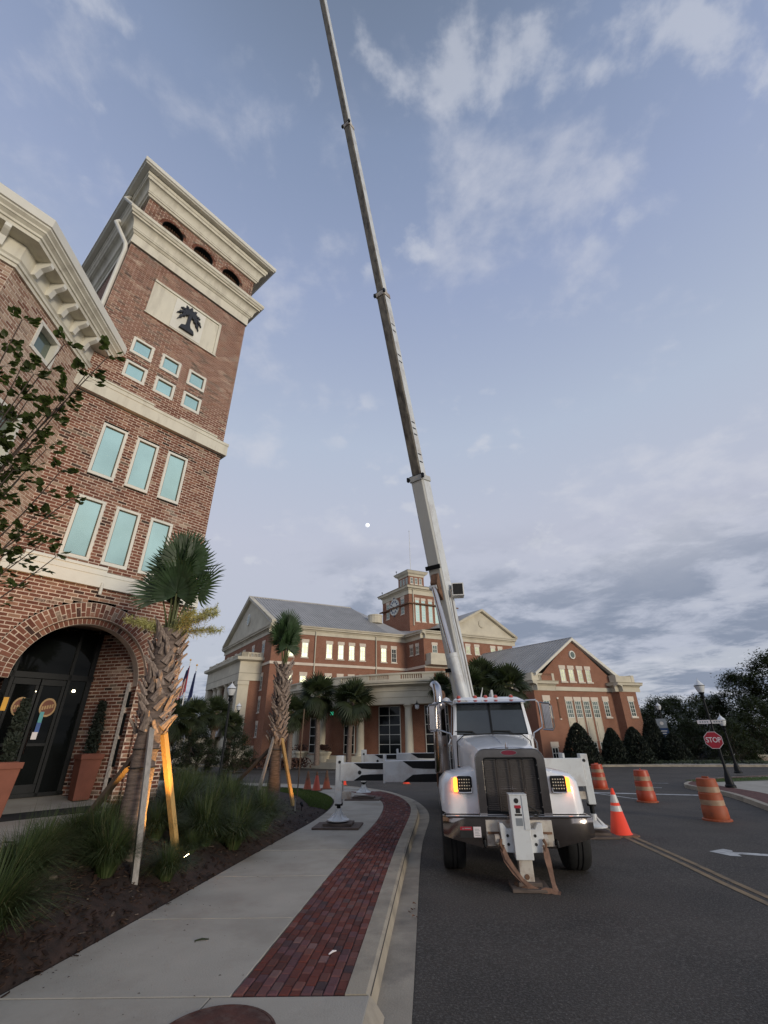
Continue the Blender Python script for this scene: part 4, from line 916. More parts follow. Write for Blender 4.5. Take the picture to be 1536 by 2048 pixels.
ENT = [(-.02, 14.75), (.06, 14.75), (.06, 15.25), (.16, 15.30), (.18, 15.42), (.45, 15.46), (.45, 15.60), (.58, 15.72), (.60, 15.86), (-.02, 15.9)]
BELT = [(-.02, 10.70), (.10, 10.70), (.10, 11.02), (-.02, 11.06)]
# main block
wall(LF, [(0, -1), (20.3, -1), (20.3, 15.6), (0, 15.6)]); wall(GF, [(0, -1), (22.4, -1), (22.4, 15.6), (0, 15.6)])
mould(LF, -.55, 20.3, ENT); mould(GF, -.55, 22.9, ENT); mould(LF, -.08, 20.3, BELT, 'lintel', 'belt_course'); mould(GF, -.08, 3.0, BELT, 'lintel', 'belt_course')
for k, (a0, a1) in enumerate(((2.06, 3.05), (4.1, 5.0), (7.6, 8.5), (9.35, 10.2), (11.0, 11.85), (12.7, 13.52), (16.05, 16.95), (17.75, 18.6))):
    win(LF, a0, a1, 11.75, 13.72, 'dark_glass' if k == 7 else 'bright_glass', ny=3)
    if k < 6: win(LF, a0, a1, 7.6, 9.42, 'bright_glass', ny=3)
for a in (2.7, 7.0, 11.2, 15.4, 19.6): win(GF, a, a+.95, 11.75, 13.72, 'dim_glass', ny=3)
for z0, z1 in ((7.7, 9.4), (5.0, 6.5), (2.2, 3.6)): win(GF, 2.15, 2.85, z0, z1, 'dim_glass', ny=3)
for a in (5.95, 15.2): 
    b = MB(); b.tube([LF(a, .18, 15.3), LF(a, .16, 15.0), LF(a, .14, 6)], .075, 6); obj('downspout', b, M['stone'], ch)
# gable end: tympanum, raking cornice, oval vent
GA, GZ = 11.2, 22.0
b = MB(); b.wall(GF, [(-.2, 15.88), (22.6, 15.88), (GA, GZ-.15)], -.05); obj('pediment', b, M['stone'], ch)
def rake(fr, p, q, o=.45, h=.5, name='raking_cornice'):
    b = MB(); (a0, z0), (a1, z1) = p, q
    lo = [fr(a0, -.1, z0), fr(a0, o, z0), fr(a0, o+.08, z0+h), fr(a0, -.1, z0+h)]; hi = [fr(a1, -.1, z1), fr(a1, o, z1), fr(a1, o+.08, z1+h), fr(a1, -.1, z1+h)]
    b.prism(lo, hi); return obj(name, b, M['stone'], ch)
rake(GF, (-.6, 15.8), (GA, GZ-.15)); rake(GF, (23.0, 15.8), (GA, GZ-.15))
def ring_vent(fr, a, z, r, sq, par=ch, o=.0, m1='win_frame', m2='dim_glass'):
    b = MB(); n = 24
    P = lambda rr, oo: [fr(a+rr*math.cos(2*math.pi*i/n), oo, z+rr*sq*math.sin(2*math.pi*i/n)) for i in range(n)]
    b.prism(P(r, o-.05), P(r, o+.12)); v = obj('round_vent', b, M[m1], par); b = MB(); b.prism(P(r*.72, o+.1), P(r*.72, o+.135)); obj('vent_louvre', b, M[m2], v)
ring_vent(GF, 11.4, 18.7, .62, 1.45)
# standing-seam roof of the main block
RA = 17.0
def roof(name, P, seams=None):
    b = MB(); b.quad(P); o = obj(name, b, M['roof'], ch)
    if seams:
        (e0, e1, r0, r1, n) = seams; b = MB(); nrm = (e1-e0).cross(r0-e0).normalized(); nrm = nrm if nrm.z > 0 else -nrm
        for i in range(n+1):
            t = i/n; p, q = e0.lerp(e1, t), r0.lerp(r1, t); w = (e1-e0).normalized()*.025; h = nrm*.06
            b.prism([p-w, p+w, p+w+h, p-w+h], [q-w, q+w, q+w+h, q-w+h])
        stuff(obj('standing_seams', b, M['roof'], o))
    return o
e0, e1, r0, r1 = LF(-.65, .62, 15.85), LF(20.3, .62, 15.85), GF(GA, .55, GZ+.33), GF(GA, 0, GZ+.33)+LF(RA, 0, 0)-LF(0, 0, 0)
roof('roof', [e0, e1, r1, r0], (e0, e0.lerp(e1, .83), r0, r1, 40))
b = MB(); b.tube([r0+Vector((0, 0, .03)), r1+Vector((0, 0, .03))], .10, 6); obj('ridge_cap', b, M['roof'], ch)
back = GF(22.9, .55, 15.85); roof('roof', [back, r0, r1, back+LF(20.3, 0, 0)-LF(0, 0, 0)])
tb = TR(0, 0, 17.6); tlb = TL(8, 0, 19.3); re_ = RF(4.27, .62, 15.85); fe = FF(-.5, .62, 15.85)
roof('roof', [e1, tb, tlb, r1]); roof('roof', [e1, fe, FF(4.0, .5, 16.6), TR(3, 0, 17.6), tb])
b = MB(); b.lathe(LF(17.8, -4.5, 19.0), [(1.0, -.6), (1.0, .35), (1.05, .4), (1.05, .55), (.2, .75)], 16); obj('roof_vent', b, M['stone'], ch)
# cross block with pediment
wall(RF, [(0, -1), (4.27, -1), (4.27, 15.6), (0, 15.6)]); wall(FF, [(0, -1), (16.4, -1), (16.4, 15.6), (0, 15.6)])
mould(RF, 0, 4.8, ENT); mould(FF, -.55, 16.95, ENT); mould(RF, -.1, 4.35, BELT, 'lintel', 'belt_course'); mould(FF, -.1, 16.4, BELT, 'lintel', 'belt_course')
for a0, a1 in ((.95, 1.7), (2.4, 3.1)): win(RF, a0, a1, 12.7, 13.85, 'dim_glass', ny=2)
for a0, a1, z0 in ((1.4, 2.25, 12.75), (7.3, 8.12, 13.0), (8.96, 9.8, 13.0), (12.0, 12.86, 13.0), (13.42, 14.24, 13.0)): win(FF, a0, a1, z0, z0+1.15, 'bright_glass' if a0 > 5 else 'dim_glass', ny=2, lintel=.36)
b = MB(); b.wall(FF, [(3.4, 15.88), (16.9, 15.88), (10.7, 19.75)], .05); obj('pediment', b, M['stone'], ch)
rake(FF, (3.2, 15.8), (10.7, 19.7), .5, .35); rake(FF, (17.2, 15.8), (10.7, 19.7), .5, .35); ring_vent(FF, 10.75, 17.75, .62, 1.0, o=.05, m1='stone', m2='stone')
pa = FF(10.7, .55, 20.05); pb = pa+(GF(13, 0, 0)-GF(0, 0, 0))
roof('roof', [FF(3.0, .55, 15.95), pa, pb, FF(3.0, .55, 15.95)+(pb-pa)], None); roof('roof', [FF(17.2, .55, 15.95), pa, pb, FF(17.2, .55, 15.95)+(pb-pa)])
b = MB(); b.box(FF, .3, 5.2, -.1, 1.1, 11.6, 12.6); b.box(FF, .1, 5.4, -.1, 1.3, 11.0, 11.6); obj('balcony', b, M['stone'], ch)
# clock tower
wall(TR, [(0, 14), (9.3, 14), (9.3, 24.2), (0, 24.2)]); wall(TL, [(0, 14), (8.1, 14), (8.1, 24.2), (0, 24.2)])
TENT = [(-.02, 24.0), (.06, 24.0), (.06, 24.75), (.2, 24.8), (.24, 24.95), (.6, 25.0), (.62, 25.3), (.75, 25.4), (-.02, 25.5)]
def corner_trim(fr, fl, w1, w2, prof, m, name):
    b = MB(); V = []; n = len(prof)
    a_, g_ = fr.a.normalized(), fl.a.normalized()
    for k in range(3):
        for o, z in prof:
            if k == 0: p = fl(w2+o, o, z)
            elif k == 1: p = fr(0, o, z)+fl(0, o, z)-fr(0, 0, z)
            else: p = fr(w1+o, o, z)
            V.append(p)
    b.add(V, [(i*n+k, (i+1)*n+k, (i+1)*n+k+1, i*n+k+1) for i in range(2) for k in range(n-1)]); return obj(name, b, M[m], ch)
corner_trim(TR, TL, 9.3, 8.1, TENT, 'stone', 'cornice'); corner_trim(TR, TL, 9.3, 8.1, [(-.02, 22.25), (.45, 22.25), (.45, 22.45), (-.02, 22.5)], 'rust', 'ledge')
cap = TR(4.65, 0, 0)+TL(4.05, 0, 0)-TR(0, 0, 0); capz = TR(0, 0, 26.6).z
b = MB(); q = [TR(-.8, .75, 25.45)+(TL(0, .75, 0)-TL(0, 0, 0)), TR(10.0, .75, 25.45), TR(10, 0, 25.45)+TL(8.9, 0, 0)-TL(0, 0, 0), TL(8.9, .75, 25.45)]
q[0] = TR(0, .75, 25.45)+TL(0, .75, 0)-TR(0, 0, 0); q[0].z = TR(0, 0, 25.45).z
for k in (2,): q[k].z = q[1].z
top_ = Vector((cap.x, cap.y, capz)); b.add([*q, top_], [(0, 1, 4), (1, 2, 4), (2, 3, 4), (3, 0, 4)]); obj('roof', b, M['roof'], ch)
for a in (1.2, 2.4, 3.8, 5.05, 6.35, 7.6): win(TR, a, a+.78, 19.35, 23.05, 'teal_glass', nx=2, ny=8, lintel=.4)
for a in (1.4, 5.9):
    win(TL, a, a+.95, 20.85, 22.05, 'dim_glass', ny=2, lintel=0); win(TL, a, a+.95, 22.6, 23.5, 'dim_glass', ny=2, sill=False)
b = MB(); b.tube([TR(.75, .22, 24.9), TR(.75, .15, 24.3), TR(.75, .12, 18.6)], .09, 6); obj('downspout', b, M['stone'], ch)
def clock():
    n = 32; ca, cz = 4.25, 22.55
    P = lambda r, o: [TL(ca+r*math.cos(2*math.pi*i/n), o, cz+r*math.sin(2*math.pi*i/n)) for i in range(n)]
    b = MB(); b.prism(P(1.45, -.05), P(1.45, .12)); b.prism(P(1.35, .1), P(1.35, .16)); c = obj('clock', b, M['win_frame'], ch)
    b = MB()
    for k in range(12):
        t = 2*math.pi*k/12; u = Vector((math.cos(t), math.sin(t))); v = Vector((-u.y, u.x)); w = .10
        b.prism([TL(ca+x, .162, cz+z) for x, z in (u*.78-v*w, u*1.2-v*w*1.5, u*1.2+v*w*1.5, u*.78+v*w)], [TL(ca+x, .18, cz+z) for x, z in (u*.78-v*w, u*1.2-v*w*1.5, u*1.2+v*w*1.5, u*.78+v*w)])
        if k % 3 == 0: b.prism([TL(ca+x, .1, cz+z) for x, z in (u*1.46-v*.1, u*1.7-v*.1, u*1.7+v*.1, u*1.46+v*.1)], [TL(ca+x, .2, cz+z) for x, z in (u*1.46-v*.1, u*1.7-v*.1, u*1.7+v*.1, u*1.46+v*.1)])
    obj('clock_numerals', b, M['sign_blue'], c)
    for L, t, w in ((.95, R(25), .05), (.62, R(205), .07)):
        u = Vector((math.cos(t), math.sin(t))); v = Vector((-u.y, u.x))*w; b = MB()
        b.prism([TL(ca+x, .19, cz+z) for x, z in (-u*.15-v, u*L-v*.4, u*L+v*.4, -u*.15+v)], [TL(ca+x, .21, cz+z) for x, z in (-u*.15-v, u*L-v*.4, u*L+v*.4, -u*.15+v)]); obj('clock_hand', b, M['black_metal'], c)
clock()
wall(LR, [(0, 25), (3.15, 25), (3.15, 28.2), (0, 28.2)]); wall(LL, [(0, 25), (3.2, 25), (3.2, 28.2), (0, 28.2)])
corner_trim(LR, LL, 3.15, 3.2, [(-.02, 28.0), (.05, 28.0), (.10, 28.3), (.4, 28.5), (.62, 28.9), (-.02, 29.0)], 'stone', 'cornice')
corner_trim(LR, LL, 3.15, 3.2, [(-.02, 26.05), (.12, 26.05), (.12, 26.3), (-.02, 26.35)], 'lintel', 'belt_course')
lq = [LR(0, .62, 28.9)+LL(0, .62, 0)-LR(0, 0, 0), LR(3.8, .62, 28.9), LR(3.8, 0, 28.9)+LL(3.8, 0, 0)-LL(0, 0, 0), LL(3.8, .62, 28.9)]
for v in lq: v.z = LR(0, 0, 28.95).z
lc = (lq[0]+lq[2])/2+Vector((0, 0, .75)); b = MB(); b.add([*lq, lc], [(0, 1, 4), (1, 2, 4), (2, 3, 4), (3, 0, 4)]); obj('roof', b, M['roof'], ch)
for fr in (LR, LL):
    for a in (.35, 1.25, 2.15): win(fr, a, a+.55, 26.55, 27.75, 'dim_glass', nx=2, ny=2, lintel=0, fw=.08)
b = MB(); b.tube([lc, lc+Vector((0, 0, 6.9))], [.05, .035], 6); b.lathe(lc+Vector((0, 0, 6.9)), [(.02, -.1), (.10, 0), (.02, .1)], 8); obj('mast', b, M['white_metal'], ch)
for p in (lq[3]+Vector((.5, 0, .1)), q[3]+Vector((.9, 0, .15))):
    b = MB(); b.tube([p, p+Vector((0, 0, .5))], .03, 5); b.lathe(p+Vector((0, 0, .55)), [(.02, -.12), (.14, 0), (.02, .12)], 8); obj('finial', b, M['black_metal'], ch)
# side portico at the left end
wall(PFr, [(0, .3), (16.7, .3), (16.7, 11.3), (0, 11.3)], 'brick_far', b=-1.6); PE = FS(Qc, dl, -dg, K1)
wall(PE, [(0, .3), (2.9, .3), (2.9, 11.3), (0, 11.3)], b=-.02)
b = MB(); b.box(PFr, -.02, 16.7, -1.5, .15, 8.83, 11.25); b.box(PE, -.15, 2.9, -.1, .12, 8.83, 11.25); obj('entablature', b, M['stone'], ch)
b = MB(); b.box(PFr, -.04, 16.75, -.2, .17, 9.72, 9.79); b.box(PE, -.17, 2.9, -.1, .14, 9.72, 9.79); obj('frieze_line', b, M['stone_dark'], ch)
corner_trim(PE, PFr, 2.3, 16.2, [(-.02, 11.2), (.3, 11.25), (.7, 11.4), (.75, 11.75), (-.02, 11.85)], 'stone', 'cornice')
b = MB(); b.box(PFr, -.1, .9, -.9, .1, 11.85, 12.45); b.box(PE, -.1, .75, -.6, .1, 11.85, 12.45); b.box(PE, 2.3, 2.9, -.4, .1, 11.85, 12.45); b.box(PE, .75, 2.3, -.1, .0, 12.3, 12.44); b.box(PFr, .9, 16.6, -.3, 0, 12.25, 12.42)
for a in (4.5, 8.3, 12.2, 16): b.box(PFr, a, a+.8, -.4, .08, 11.85, 12.45)
obj('parapet', b, M['stone'], ch)
b = MB()
for i in range(8): b.box(PE, .8+i*.19, .9+i*.19, -.09, -.01, 11.85, 12.3)
for i in range(70): b.box(PFr, 1.0+i*.22, 1.1+i*.22, -.25, -.05, 11.85, 12.25)
stuff(obj('balusters', b, M['stone'], ch))
def column(p, r, z0, z1, name='column', par=ch):
    h = z1-z0; b = MB(); b.lathe((p.x, p.y, z0), [(r*1.35, 0), (r*1.35, .14), (r*1.2, .2), (r*1.05, .28), (r, .34), (r*.97, h*.4), (r*.84, h-.34), (r*.95, h-.30), (r*.88, h-.26), (r*1.2, h-.12), (r*1.25, h-.1), (r*1.25, h)], 14); return obj(name, b, M['stone'], par, smooth=True)
for a in (4.3, 6.6, 10.4, 12.7): column(PFr(a, -.5, 0), .42, PFr(0, 0, 1.8).z, PFr(0, 0, 8.8).z)
b = MB(); b.box(PFr, 0, 1.25, -1.3, .06, 1.6, 8.8); b.box(PFr, -.1, 1.35, -1.3, .16, 8.3, 8.8); b.box(PFr, -.15, 1.4, -1.3, .2, -1, 1.6); obj('pilaster', b, M['stone'], ch)
b = MB(); b.box(PFr, 15.4, 16.7, -1.3, .06, 0, 8.8); obj('pilaster', b, M['stone'], ch)
b = MB(); b.box(PFr, 1.4, 15.4, -1.4, .3, -1, 1.8); b.box(PE, .0, 2.9, -.1, .2, -1, 1.2); obj('podium', b, M['stone'], ch)
for a in (2.5, 5.2, 8.3, 11.4): win(PFr, a, a+1.2, 3.0, 7.0, 'dim_glass', b0=-1.55, ny=5)
# ---- curved portico in the angle of the two wings
PC = Vector((7.169, 61.836)); PR = 20.42
def pc(t, r, z): a = R(t); return Vector((PC.x+r*math.sin(a), PC.y-r*math.cos(a), z))
class CF_:
    """frame bent round the portico: a in metres along radius PR, b outward"""
    def __call__(s, a, b, z): return pc(math.degrees(a/PR), PR+b, z)
CFR = CF_()
def arc_mould(name, prof, m, t0=-63, t1=11.5, n=44):
    b = MB(); V = []; k = len(prof)
    for i in range(n+1):
        t = t0+(t1-t0)*i/n
        for r, z in prof: V.append(pc(t, PR+r, z))
    fs = [(i*k+j, (i+1)*k+j, (i+1)*k+j+1, i*k+j+1) for i in range(n) for j in range(k-1)]
    uv = [[(R(t0+(t1-t0)*ii/n)*PR, prof[jj][1]) for ii, jj in ((i, j), (i+1, j), (i+1, j+1), (i, j+1))] for i in range(n) for j in range(k-1)]
    b.add(V, fs, uv); return obj(name, b, M[m], ch)
arc_mould('entablature', [(-1.2, 4.56), (.02, 4.56), (.02, 5.08), (-.03, 5.09), (-.03, 5.12), (.02, 5.13), (.0, 5.62), (.06, 5.63), (.06, 5.72), (.0, 5.73), (.0, 6.02), (.15, 6.06), (.2, 6.14), (.5, 6.16), (.5, 6.26), (.62, 6.34), (.62, 6.42), (-1.0, 6.55)], 'stone')
arc_mould('balustrade_rail', [(-.2, 6.5), (.05, 6.5), (.05, 6.66), (-.2, 6.66)], 'stone'); arc_mould('balustrade_rail', [(-.24, 7.03), (.09, 7.03), (.11, 7.12), (.09, 7.18), (-.24, 7.18), (-.24, 7.03)], 'stone')
b = MB(); b2 = MB()
for k in range(9):
    t = -61.5+k*9.3*.93
    if k % 1 == 0: 
        a = R(t)*PR; b.box(CFR, a-.55, a+.55, -.2, .045, 6.6, 7.04)
    for i in range(9):
        t2 = t+2.1+i*.56; a = R(t2)*PR; b2.box(CFR, a-.05, a+.05, -.16, -.02, 6.6, 7.04)
obj('balustrade_pedestals', b, M['stone'], ch); stuff(obj('balusters', b2, M['stone'], ch))
arc_mould('wall', [(-1.4, -.2), (-1.4, 4.6)], 'brick_far'); arc_mould('soffit', [(-1.4, 4.57), (.0, 4.57)], 'stone_dark')
arc_mould('podium', [(.9, -.7), (.9, .05), (.6, .05), (.6, .28), (.3, .28), (.3, .52), (-1.5, .52)], 'stone')
for t in (-54.7, -41.6, -28.35, -15.1, -1.9): column(pc(t, PR-.35, 0), .36, .52, 4.57)
class CFW:
    def __call__(s, a, b, z): return pc(math.degrees(a/(PR-1.4)), PR-1.4+b, z)
CW = CFW()
for t in (-48.5, -34.0, -21.2, -8.2, 4.5):
    a = R(t)*(PR-1.4); w = .62 if t == -34.0 else 1.05
    win(CW, a-w, a+w, .62, 4.5, 'dark_glass', nx=2, ny=5, lintel=0, sill=False, b0=.05, fw=.06, mw=.05)
wall(CW, [(R(-39.3)*(PR-1.4)-.2, 3.93), (R(-39.3)*(PR-1.4)+.2, 3.93), (R(-39.3)*(PR-1.4)+.2, 4.22), (R(-39.3)*(PR-1.4)-.2, 4.22)], 'exit_lit', name='lit_exit_sign', b=.6)
for t in (-38.0, -47): 
    b = MB(); p = pc(t, PR+.5, .0); b.lathe((p.x, p.y, .0), [(.45, .05), (.55, .55), (.7, .75), (.7, .85), (.5, .9)], 14); pot = thing('stone_planter', p, 'round stone planter with dark shrub on the portico steps' if t == -38.0 else 'round stone planter left of the portico door', 'planter')
    obj('bowl', b, M['stone'], pot); b = MB()
    for k in range(160):
        c = p+Vector((rng.gauss(0, .28), rng.gauss(0, .28), 1.0+rng.random()*.4)); d1 = Vector((rng.uniform(-1, 1), rng.uniform(-1, 1), rng.uniform(-1, 1))).normalized()*.12; d2 = d1.orthogonal()*.5; b.quad([c-d1, c+d2, c+d1, c-d2])
    obj('foliage', b, M['hedge_red'], pot)
# hanging lantern on the portico corner
p = Vector((3.6, 37.5, 4.65))
# ---- right wing
g1, g2 = Vector((.93788893, .34693565)), Vector((-.60181502, .79863551)); Wc = Vector((17.0064, 44.0))
WG = FS(Wc, g1, -g2, K2); WE0 = FS(Wc+g1*-3.98, g2, -g1, K2); WE1 = FS(Wc+g1*5.0, -g2, -g1, K2)
wall(WG, [(-3.98, -2), (7.06, -2), (7.06, 5.7), (-3.98, 5.7)]); wall(WG, [(-2.9, 5.7), (5.2, 5.7), (5.2, 6.9), (1.16, 10.35), (-2.9, 6.9)])
wall(WE0, [(0, -2), (14, -2), (14, 7.0), (0, 7.0)])
mould(WG, -1.6, 5.0, [(-.02, 5.62), (.08, 5.62), (.08, 5.95), (-.02, 5.98)], 'stone', 'belt_course')
PENT = [(-.02, 5.60), (.06, 5.60), (.06, 6.02), (.15, 6.05), (.18, 6.12), (.42, 6.16), (.45, 6.34), (.52, 6.42), (-.02, 6.48)]
mould(WG, -4.1, -1.55, PENT); mould(WE0, -.5, 14, PENT)
# projecting corner bay at right
WP = FS(Wc+g1*5.0-g2*.75, g1, -g2, K2)
wall(WP, [(0, -2), (2.06, -2), (2.06, 5.7), (0, 5.7)]); wall(WE1, [(0, -2), (.75, -2), (.75, 5.7), (0, 5.7)]); mould(WP, -.5, 2.6, PENT); mould(WE1, -.02, 1.2, PENT)
b = MB(); b.box(WP, -.1, .35, -.6, .05, 6.45, 7.1); b.box(WP, .35, 2.15, -.3, .02, 6.45, 7.02); b.box(WP, 1.85, 2.2, -.5, .05, 6.45, 7.1); b.box(WG, -4.0, -3.3, -.6, .05, 6.45, 7.12); b.box(WG, -3.3, -1.6, -.2, 0, 6.9, 7.08); b.box(WE0, .0, 6, -.1, .05, 6.45, 7.08); b.box(WG, -1.75, -1.5, -.3, .04, 6.45, 7.1); obj('parapet', b, M['stone'], ch)
b = MB()
for i in range(11): b.box(WG, -3.25+i*.15, -3.17+i*.15, -.15, -.04, 6.45, 6.92)
stuff(obj('balusters', b, M['stone'], ch))
def rake2(p, q):
    b = MB(); (a0, z0), (a1, z1) = p, q; h, o = .26, .28
    b.prism([WG(a0, -.1, z0), WG(a0, o, z0), WG(a0, o+.05, z0+h), WG(a0, -.1, z0+h)], [WG(a1, -.1, z1), WG(a1, o, z1), WG(a1, o+.05, z1+h), WG(a1, -.1, z1+h)]); obj('raking_cornice', b, M['cream_white'], ch)
rake2((-3.75, 6.85), (1.16, 10.22)); rake2((5.95, 6.85), (1.16, 10.22))
ra = WG(1.16, .32, 10.48); rd = WE0(16, 0, 0)-WE0(0, 0, 0); rl = WG(-3.85, .32, 7.05); rr2 = WG(6.05, .32, 7.05)
roof('roof', [rl, ra, ra+rd, rl+rd], (ra, ra+rd, rl, rl+rd, 42)); roof('roof', [rr2, ra, ra+rd, rr2+rd])
b = MB(); b.tube([ra, ra+rd], .08, 6); obj('ridge_cap', b, M['roof'], ch)
ring_vent(WG, 1.05, 8.88, .34, 1.15)
for a0, a1 in ((-.70, -.13), (.29, .88), (1.32, 1.90), (2.31, 2.87)): win(WG, a0, a1, 6.45, 7.55, 'bright_glass', ny=3, lintel=.32, fw=.06)
for a0, a1 in ((-.68, .03), (.32, 1.02), (1.30, 2.0), (2.33, 3.03)):
    win(WG, a0, a1, 3.35, 4.78, 'dim_glass', nx=3, ny=4, lintel=.33, sill=False, fw=.06, mw=.035)
    b = MB(); b.box(WG, a0-.05, a0, -.05, .04, 1.45, 4.78); b.box(WG, a1, a1+.05, -.05, .04, 1.45, 4.78); b.box(WG, a0, a1, -.05, .02, 1.45, 3.34); b.box(WG, a0+.12, a1-.12, .02, .05, 1.65, 3.1); obj('panel', b, M['stone'], ch)
    win(WG, a0, a1, .1, 1.42, 'dim_glass', nx=2, ny=3, lintel=0, fw=.06)
win(WG, 3.71, 4.29, 3.45, 4.78, 'dim_glass', ny=4, fw=.06, mw=.035); win(WG, -3.12, -2.45, 3.45, 4.78, 'dim_glass', ny=4, fw=.06, mw=.035); win(WG, -3.03, -2.36, .15, 1.05, 'dark_glass', ny=2, fw=.06); win(WP, .85, 1.46, 3.45, 4.78, 'dim_glass', ny=4, fw=.06, mw=.035)
b = MB(); b.box(WG, -1.62, -1.5, -.03, .05, 3.3, 4.9); obj('wall_slot', b, M['rust'], ch); b = MB(); b.box(WG, -1.64, -1.46, -.03, .07, 4.9, 5.05); b.box(WG, -1.64, -1.46, -.03, .07, 3.2, 3.3); obj('slot_cap', b, M['lintel'], ch)
# areaway railing in front of the wing
b = MB()
for i in range(26): b.box(WP, -4.9+i*.14, -4.88+i*.14, 1.0, 1.02, -.6, .9)
b.box(WP, -5, -1.3, 1.0, 1.03, .86, .9); b.box(WP, -5, -1.3, 1.0, 1.03, -.1, -.06); tag(obj('railing', b, M['black_metal']), 'black iron railing between clipped shrubs before the brick wing', 'railing')
# ================================================================== crane truck
TA = R(5.5); tt = Vector((math.sin(TA), math.cos(TA))); tr = Vector((math.cos(TA), -math.sin(TA)))
TO = Vector((2.2, 9.62)); TZ = gz(9.6)
class FT(F):
    def __call__(s, a, b, z): return F.__call__(s, a, b, z+TZ)
TK = FT(TO, tr, tt)          # a: right, b: towards the back of the truck, z above the road
truck = thing('crane_truck', (TO.x, TO.y, TZ), 'white crane truck with chrome grille, lit amber signals, spread outriggers and a tall raised boom', 'crane truck')
def part(name, b, m, par=truck, **k): return obj(name, b, M[m] if isinstance(m, str) else m, par, **k)
def bx(name, m, q, par=truck, bev=.008, **k): b = MB(); b.box(TK, *q); return part(name, b, m, par, bev=bev, **k)
def loft(secs, close=True):
    b = MB(); n = len(secs[0]); V = [p for s in secs for p in s]
    fs = [(i*n+k, i*n+(k+1) % n, (i+1)*n+(k+1) % n, (i+1)*n+k) for i in range(len(secs)-1) for k in range(n if close else n-1)]
    if close: fs += [tuple(range(n))[::-1], tuple(range((len(secs)-1)*n, len(secs)*n))]
    b.add(V, fs); return b
# bumper: chrome, lower corners cut away, ends wrapped back
outl = [(-1.20, .88), (1.20, .88), (1.20, .60), (.55, .455), (-.55, .455), (-1.20, .60)]
b = MB(); bump_b = lambda a, z: -1.03+.018*abs(a)+(max(0, abs(a)-1.04)/.16)*.10+max(0, .66-z)*.22
XS = [-1.20, -1.13, -1.04, -.8, -.55, -.25, 0, .25, .55, .8, 1.04, 1.13, 1.20]; V = []
for a in XS:
    zl = .46 if abs(a) < .56 else .46+(abs(a)-.55)/.65*.15
    for z in (zl, max(zl, .58), .66, .78, .86, .882): V.append(TK(a, bump_b(a, z)+(.02 if z > .87 else 0), z))
b.add(V, [(i*6+k, (i+1)*6+k, (i+1)*6+k+1, i*6+k+1) for i in range(len(XS)-1) for k in range(5)])
b.prism([TK(a, -.90, z) for a, z in outl], [TK(a, -.905, z) for a, z in outl])
b.box(TK, -1.20, -1.17, -.90, -.35, .60, .87); b.box(TK, 1.17, 1.20, -.90, -.35, .60, .87); bump = part('bumper', b, 'chrome_dark', smooth=True)
bx('bumper_trim', 'chrome', (-1.15, 1.15, -1.035, -.93, .872, .894), bump, bev=.004)
for a0, a1, z0, z1, m in ((-.93, -.74, .60, .70, 'black'), (-.93, -.74, .70, .745, 'sign_red'), (-.72, -.60, .605, .745, 'sign_white')): bx('warning_plate', m, (a0, a1, -1.024, -1.005, z0, z1), bump, bev=0)
b = MB()
for i in range(5): b.box(TK, -.70, -.62-.01*(i % 3), -1.027, -1.024, .63+i*.02, .636+i*.02)
b.prism([TK(-.90, -1.025, .712), TK(-.87, -1.025, .712), TK(-.885, -1.025, .735)], [TK(-.90, -1.028, .712), TK(-.87, -1.028, .712), TK(-.885, -1.028, .735)]); b.box(TK, -.86, -.76, -1.027, -1.024, .717, .73); part('plate_print', b, 'sign_grey', bump)
# grille shell
def rr_rect(a0, a1, z0, z1, r, n=5, low=True):
    P = [(a0, z0), (a1, z0)]
    for i in range(n+1): t = math.pi/2*i/n; P.append((a1-r+r*math.cos(t), z1-r+r*math.sin(t)))
    for i in range(n+1): t = math.pi/2*(1+i/n); P.append((a0+r+r*math.cos(t), z1-r+r*math.sin(t)))
    return P
def shell(name, o, i, b0, b1, m, par):
    b = MB(); n = len(o); V = [TK(a, b0, z) for a, z in o]+[TK(a, b0, z) for a, z in i]+[TK(a, b1, z) for a, z in o]+[TK(a, b1, z) for a, z in i]
    fs = [(k, (k+1) % n, n+(k+1) % n, n+k) for k in range(n)]+[(k, (k+1) % n, 2*n+(k+1) % n, 2*n+k) for k in range(n)]+[(n+k, n+(k+1) % n, 3*n+(k+1) % n, 3*n+k) for k in range(n)]
    b.add(V, fs); return part(name, b, m, par, bev=.006)
gs = shell('grille_surround', rr_rect(-.585, .585, .89, 1.85, .18), rr_rect(-.455, .455, .90, 1.715, .05), -.90, -.72, 'chrome_dark', truck)
b = MB(); P = rr_rect(-.578, .578, .89, 1.845, .175)[1:-0 or None]; P = P[0:1]+P[1:]+[(-.578, .89)]; b.tube([TK(a, -.895, z) for a, z in P[1:]], .011, 6); part('shell_highlight', b, 'chrome', gs, smooth=True)  # brighter tube added for the highlight along the shell's edge
b = MB(); P = rr_rect(-.46, .46, .90, 1.72, .05); b.quad([TK(a, -.80, z) for a, z in P]); part('grille_mesh', b, 'grille', gs)
shell('grille_rim', rr_rect(-.462, .462, .90, 1.722, .055), rr_rect(-.43, .43, .93, 1.69, .03), -.87, -.82, 'black_metal', gs)
for a in (-.22, 0, .22):
    b = MB(); b.tube([TK(a, -.84, .92), TK(a, -.85, 1.69)], .012, 6); part('grille_bar', b, 'chrome_dark', gs)
    b = MB(); b.lathe(TK(a, -.86, 1.67), [(.001, -.02), (.016, -.012), (.018, .0), (.001, .018)], 8); part('bar_cap', b, 'chrome', gs)
b = MB()
for k in range(28):
    z = .95+k*.027; b.box(TK, -.425, .425, -.815, -.806, z, z+.006)
stuff(part('grille_louvres', b, 'chrome_dark', gs))
b = MB()
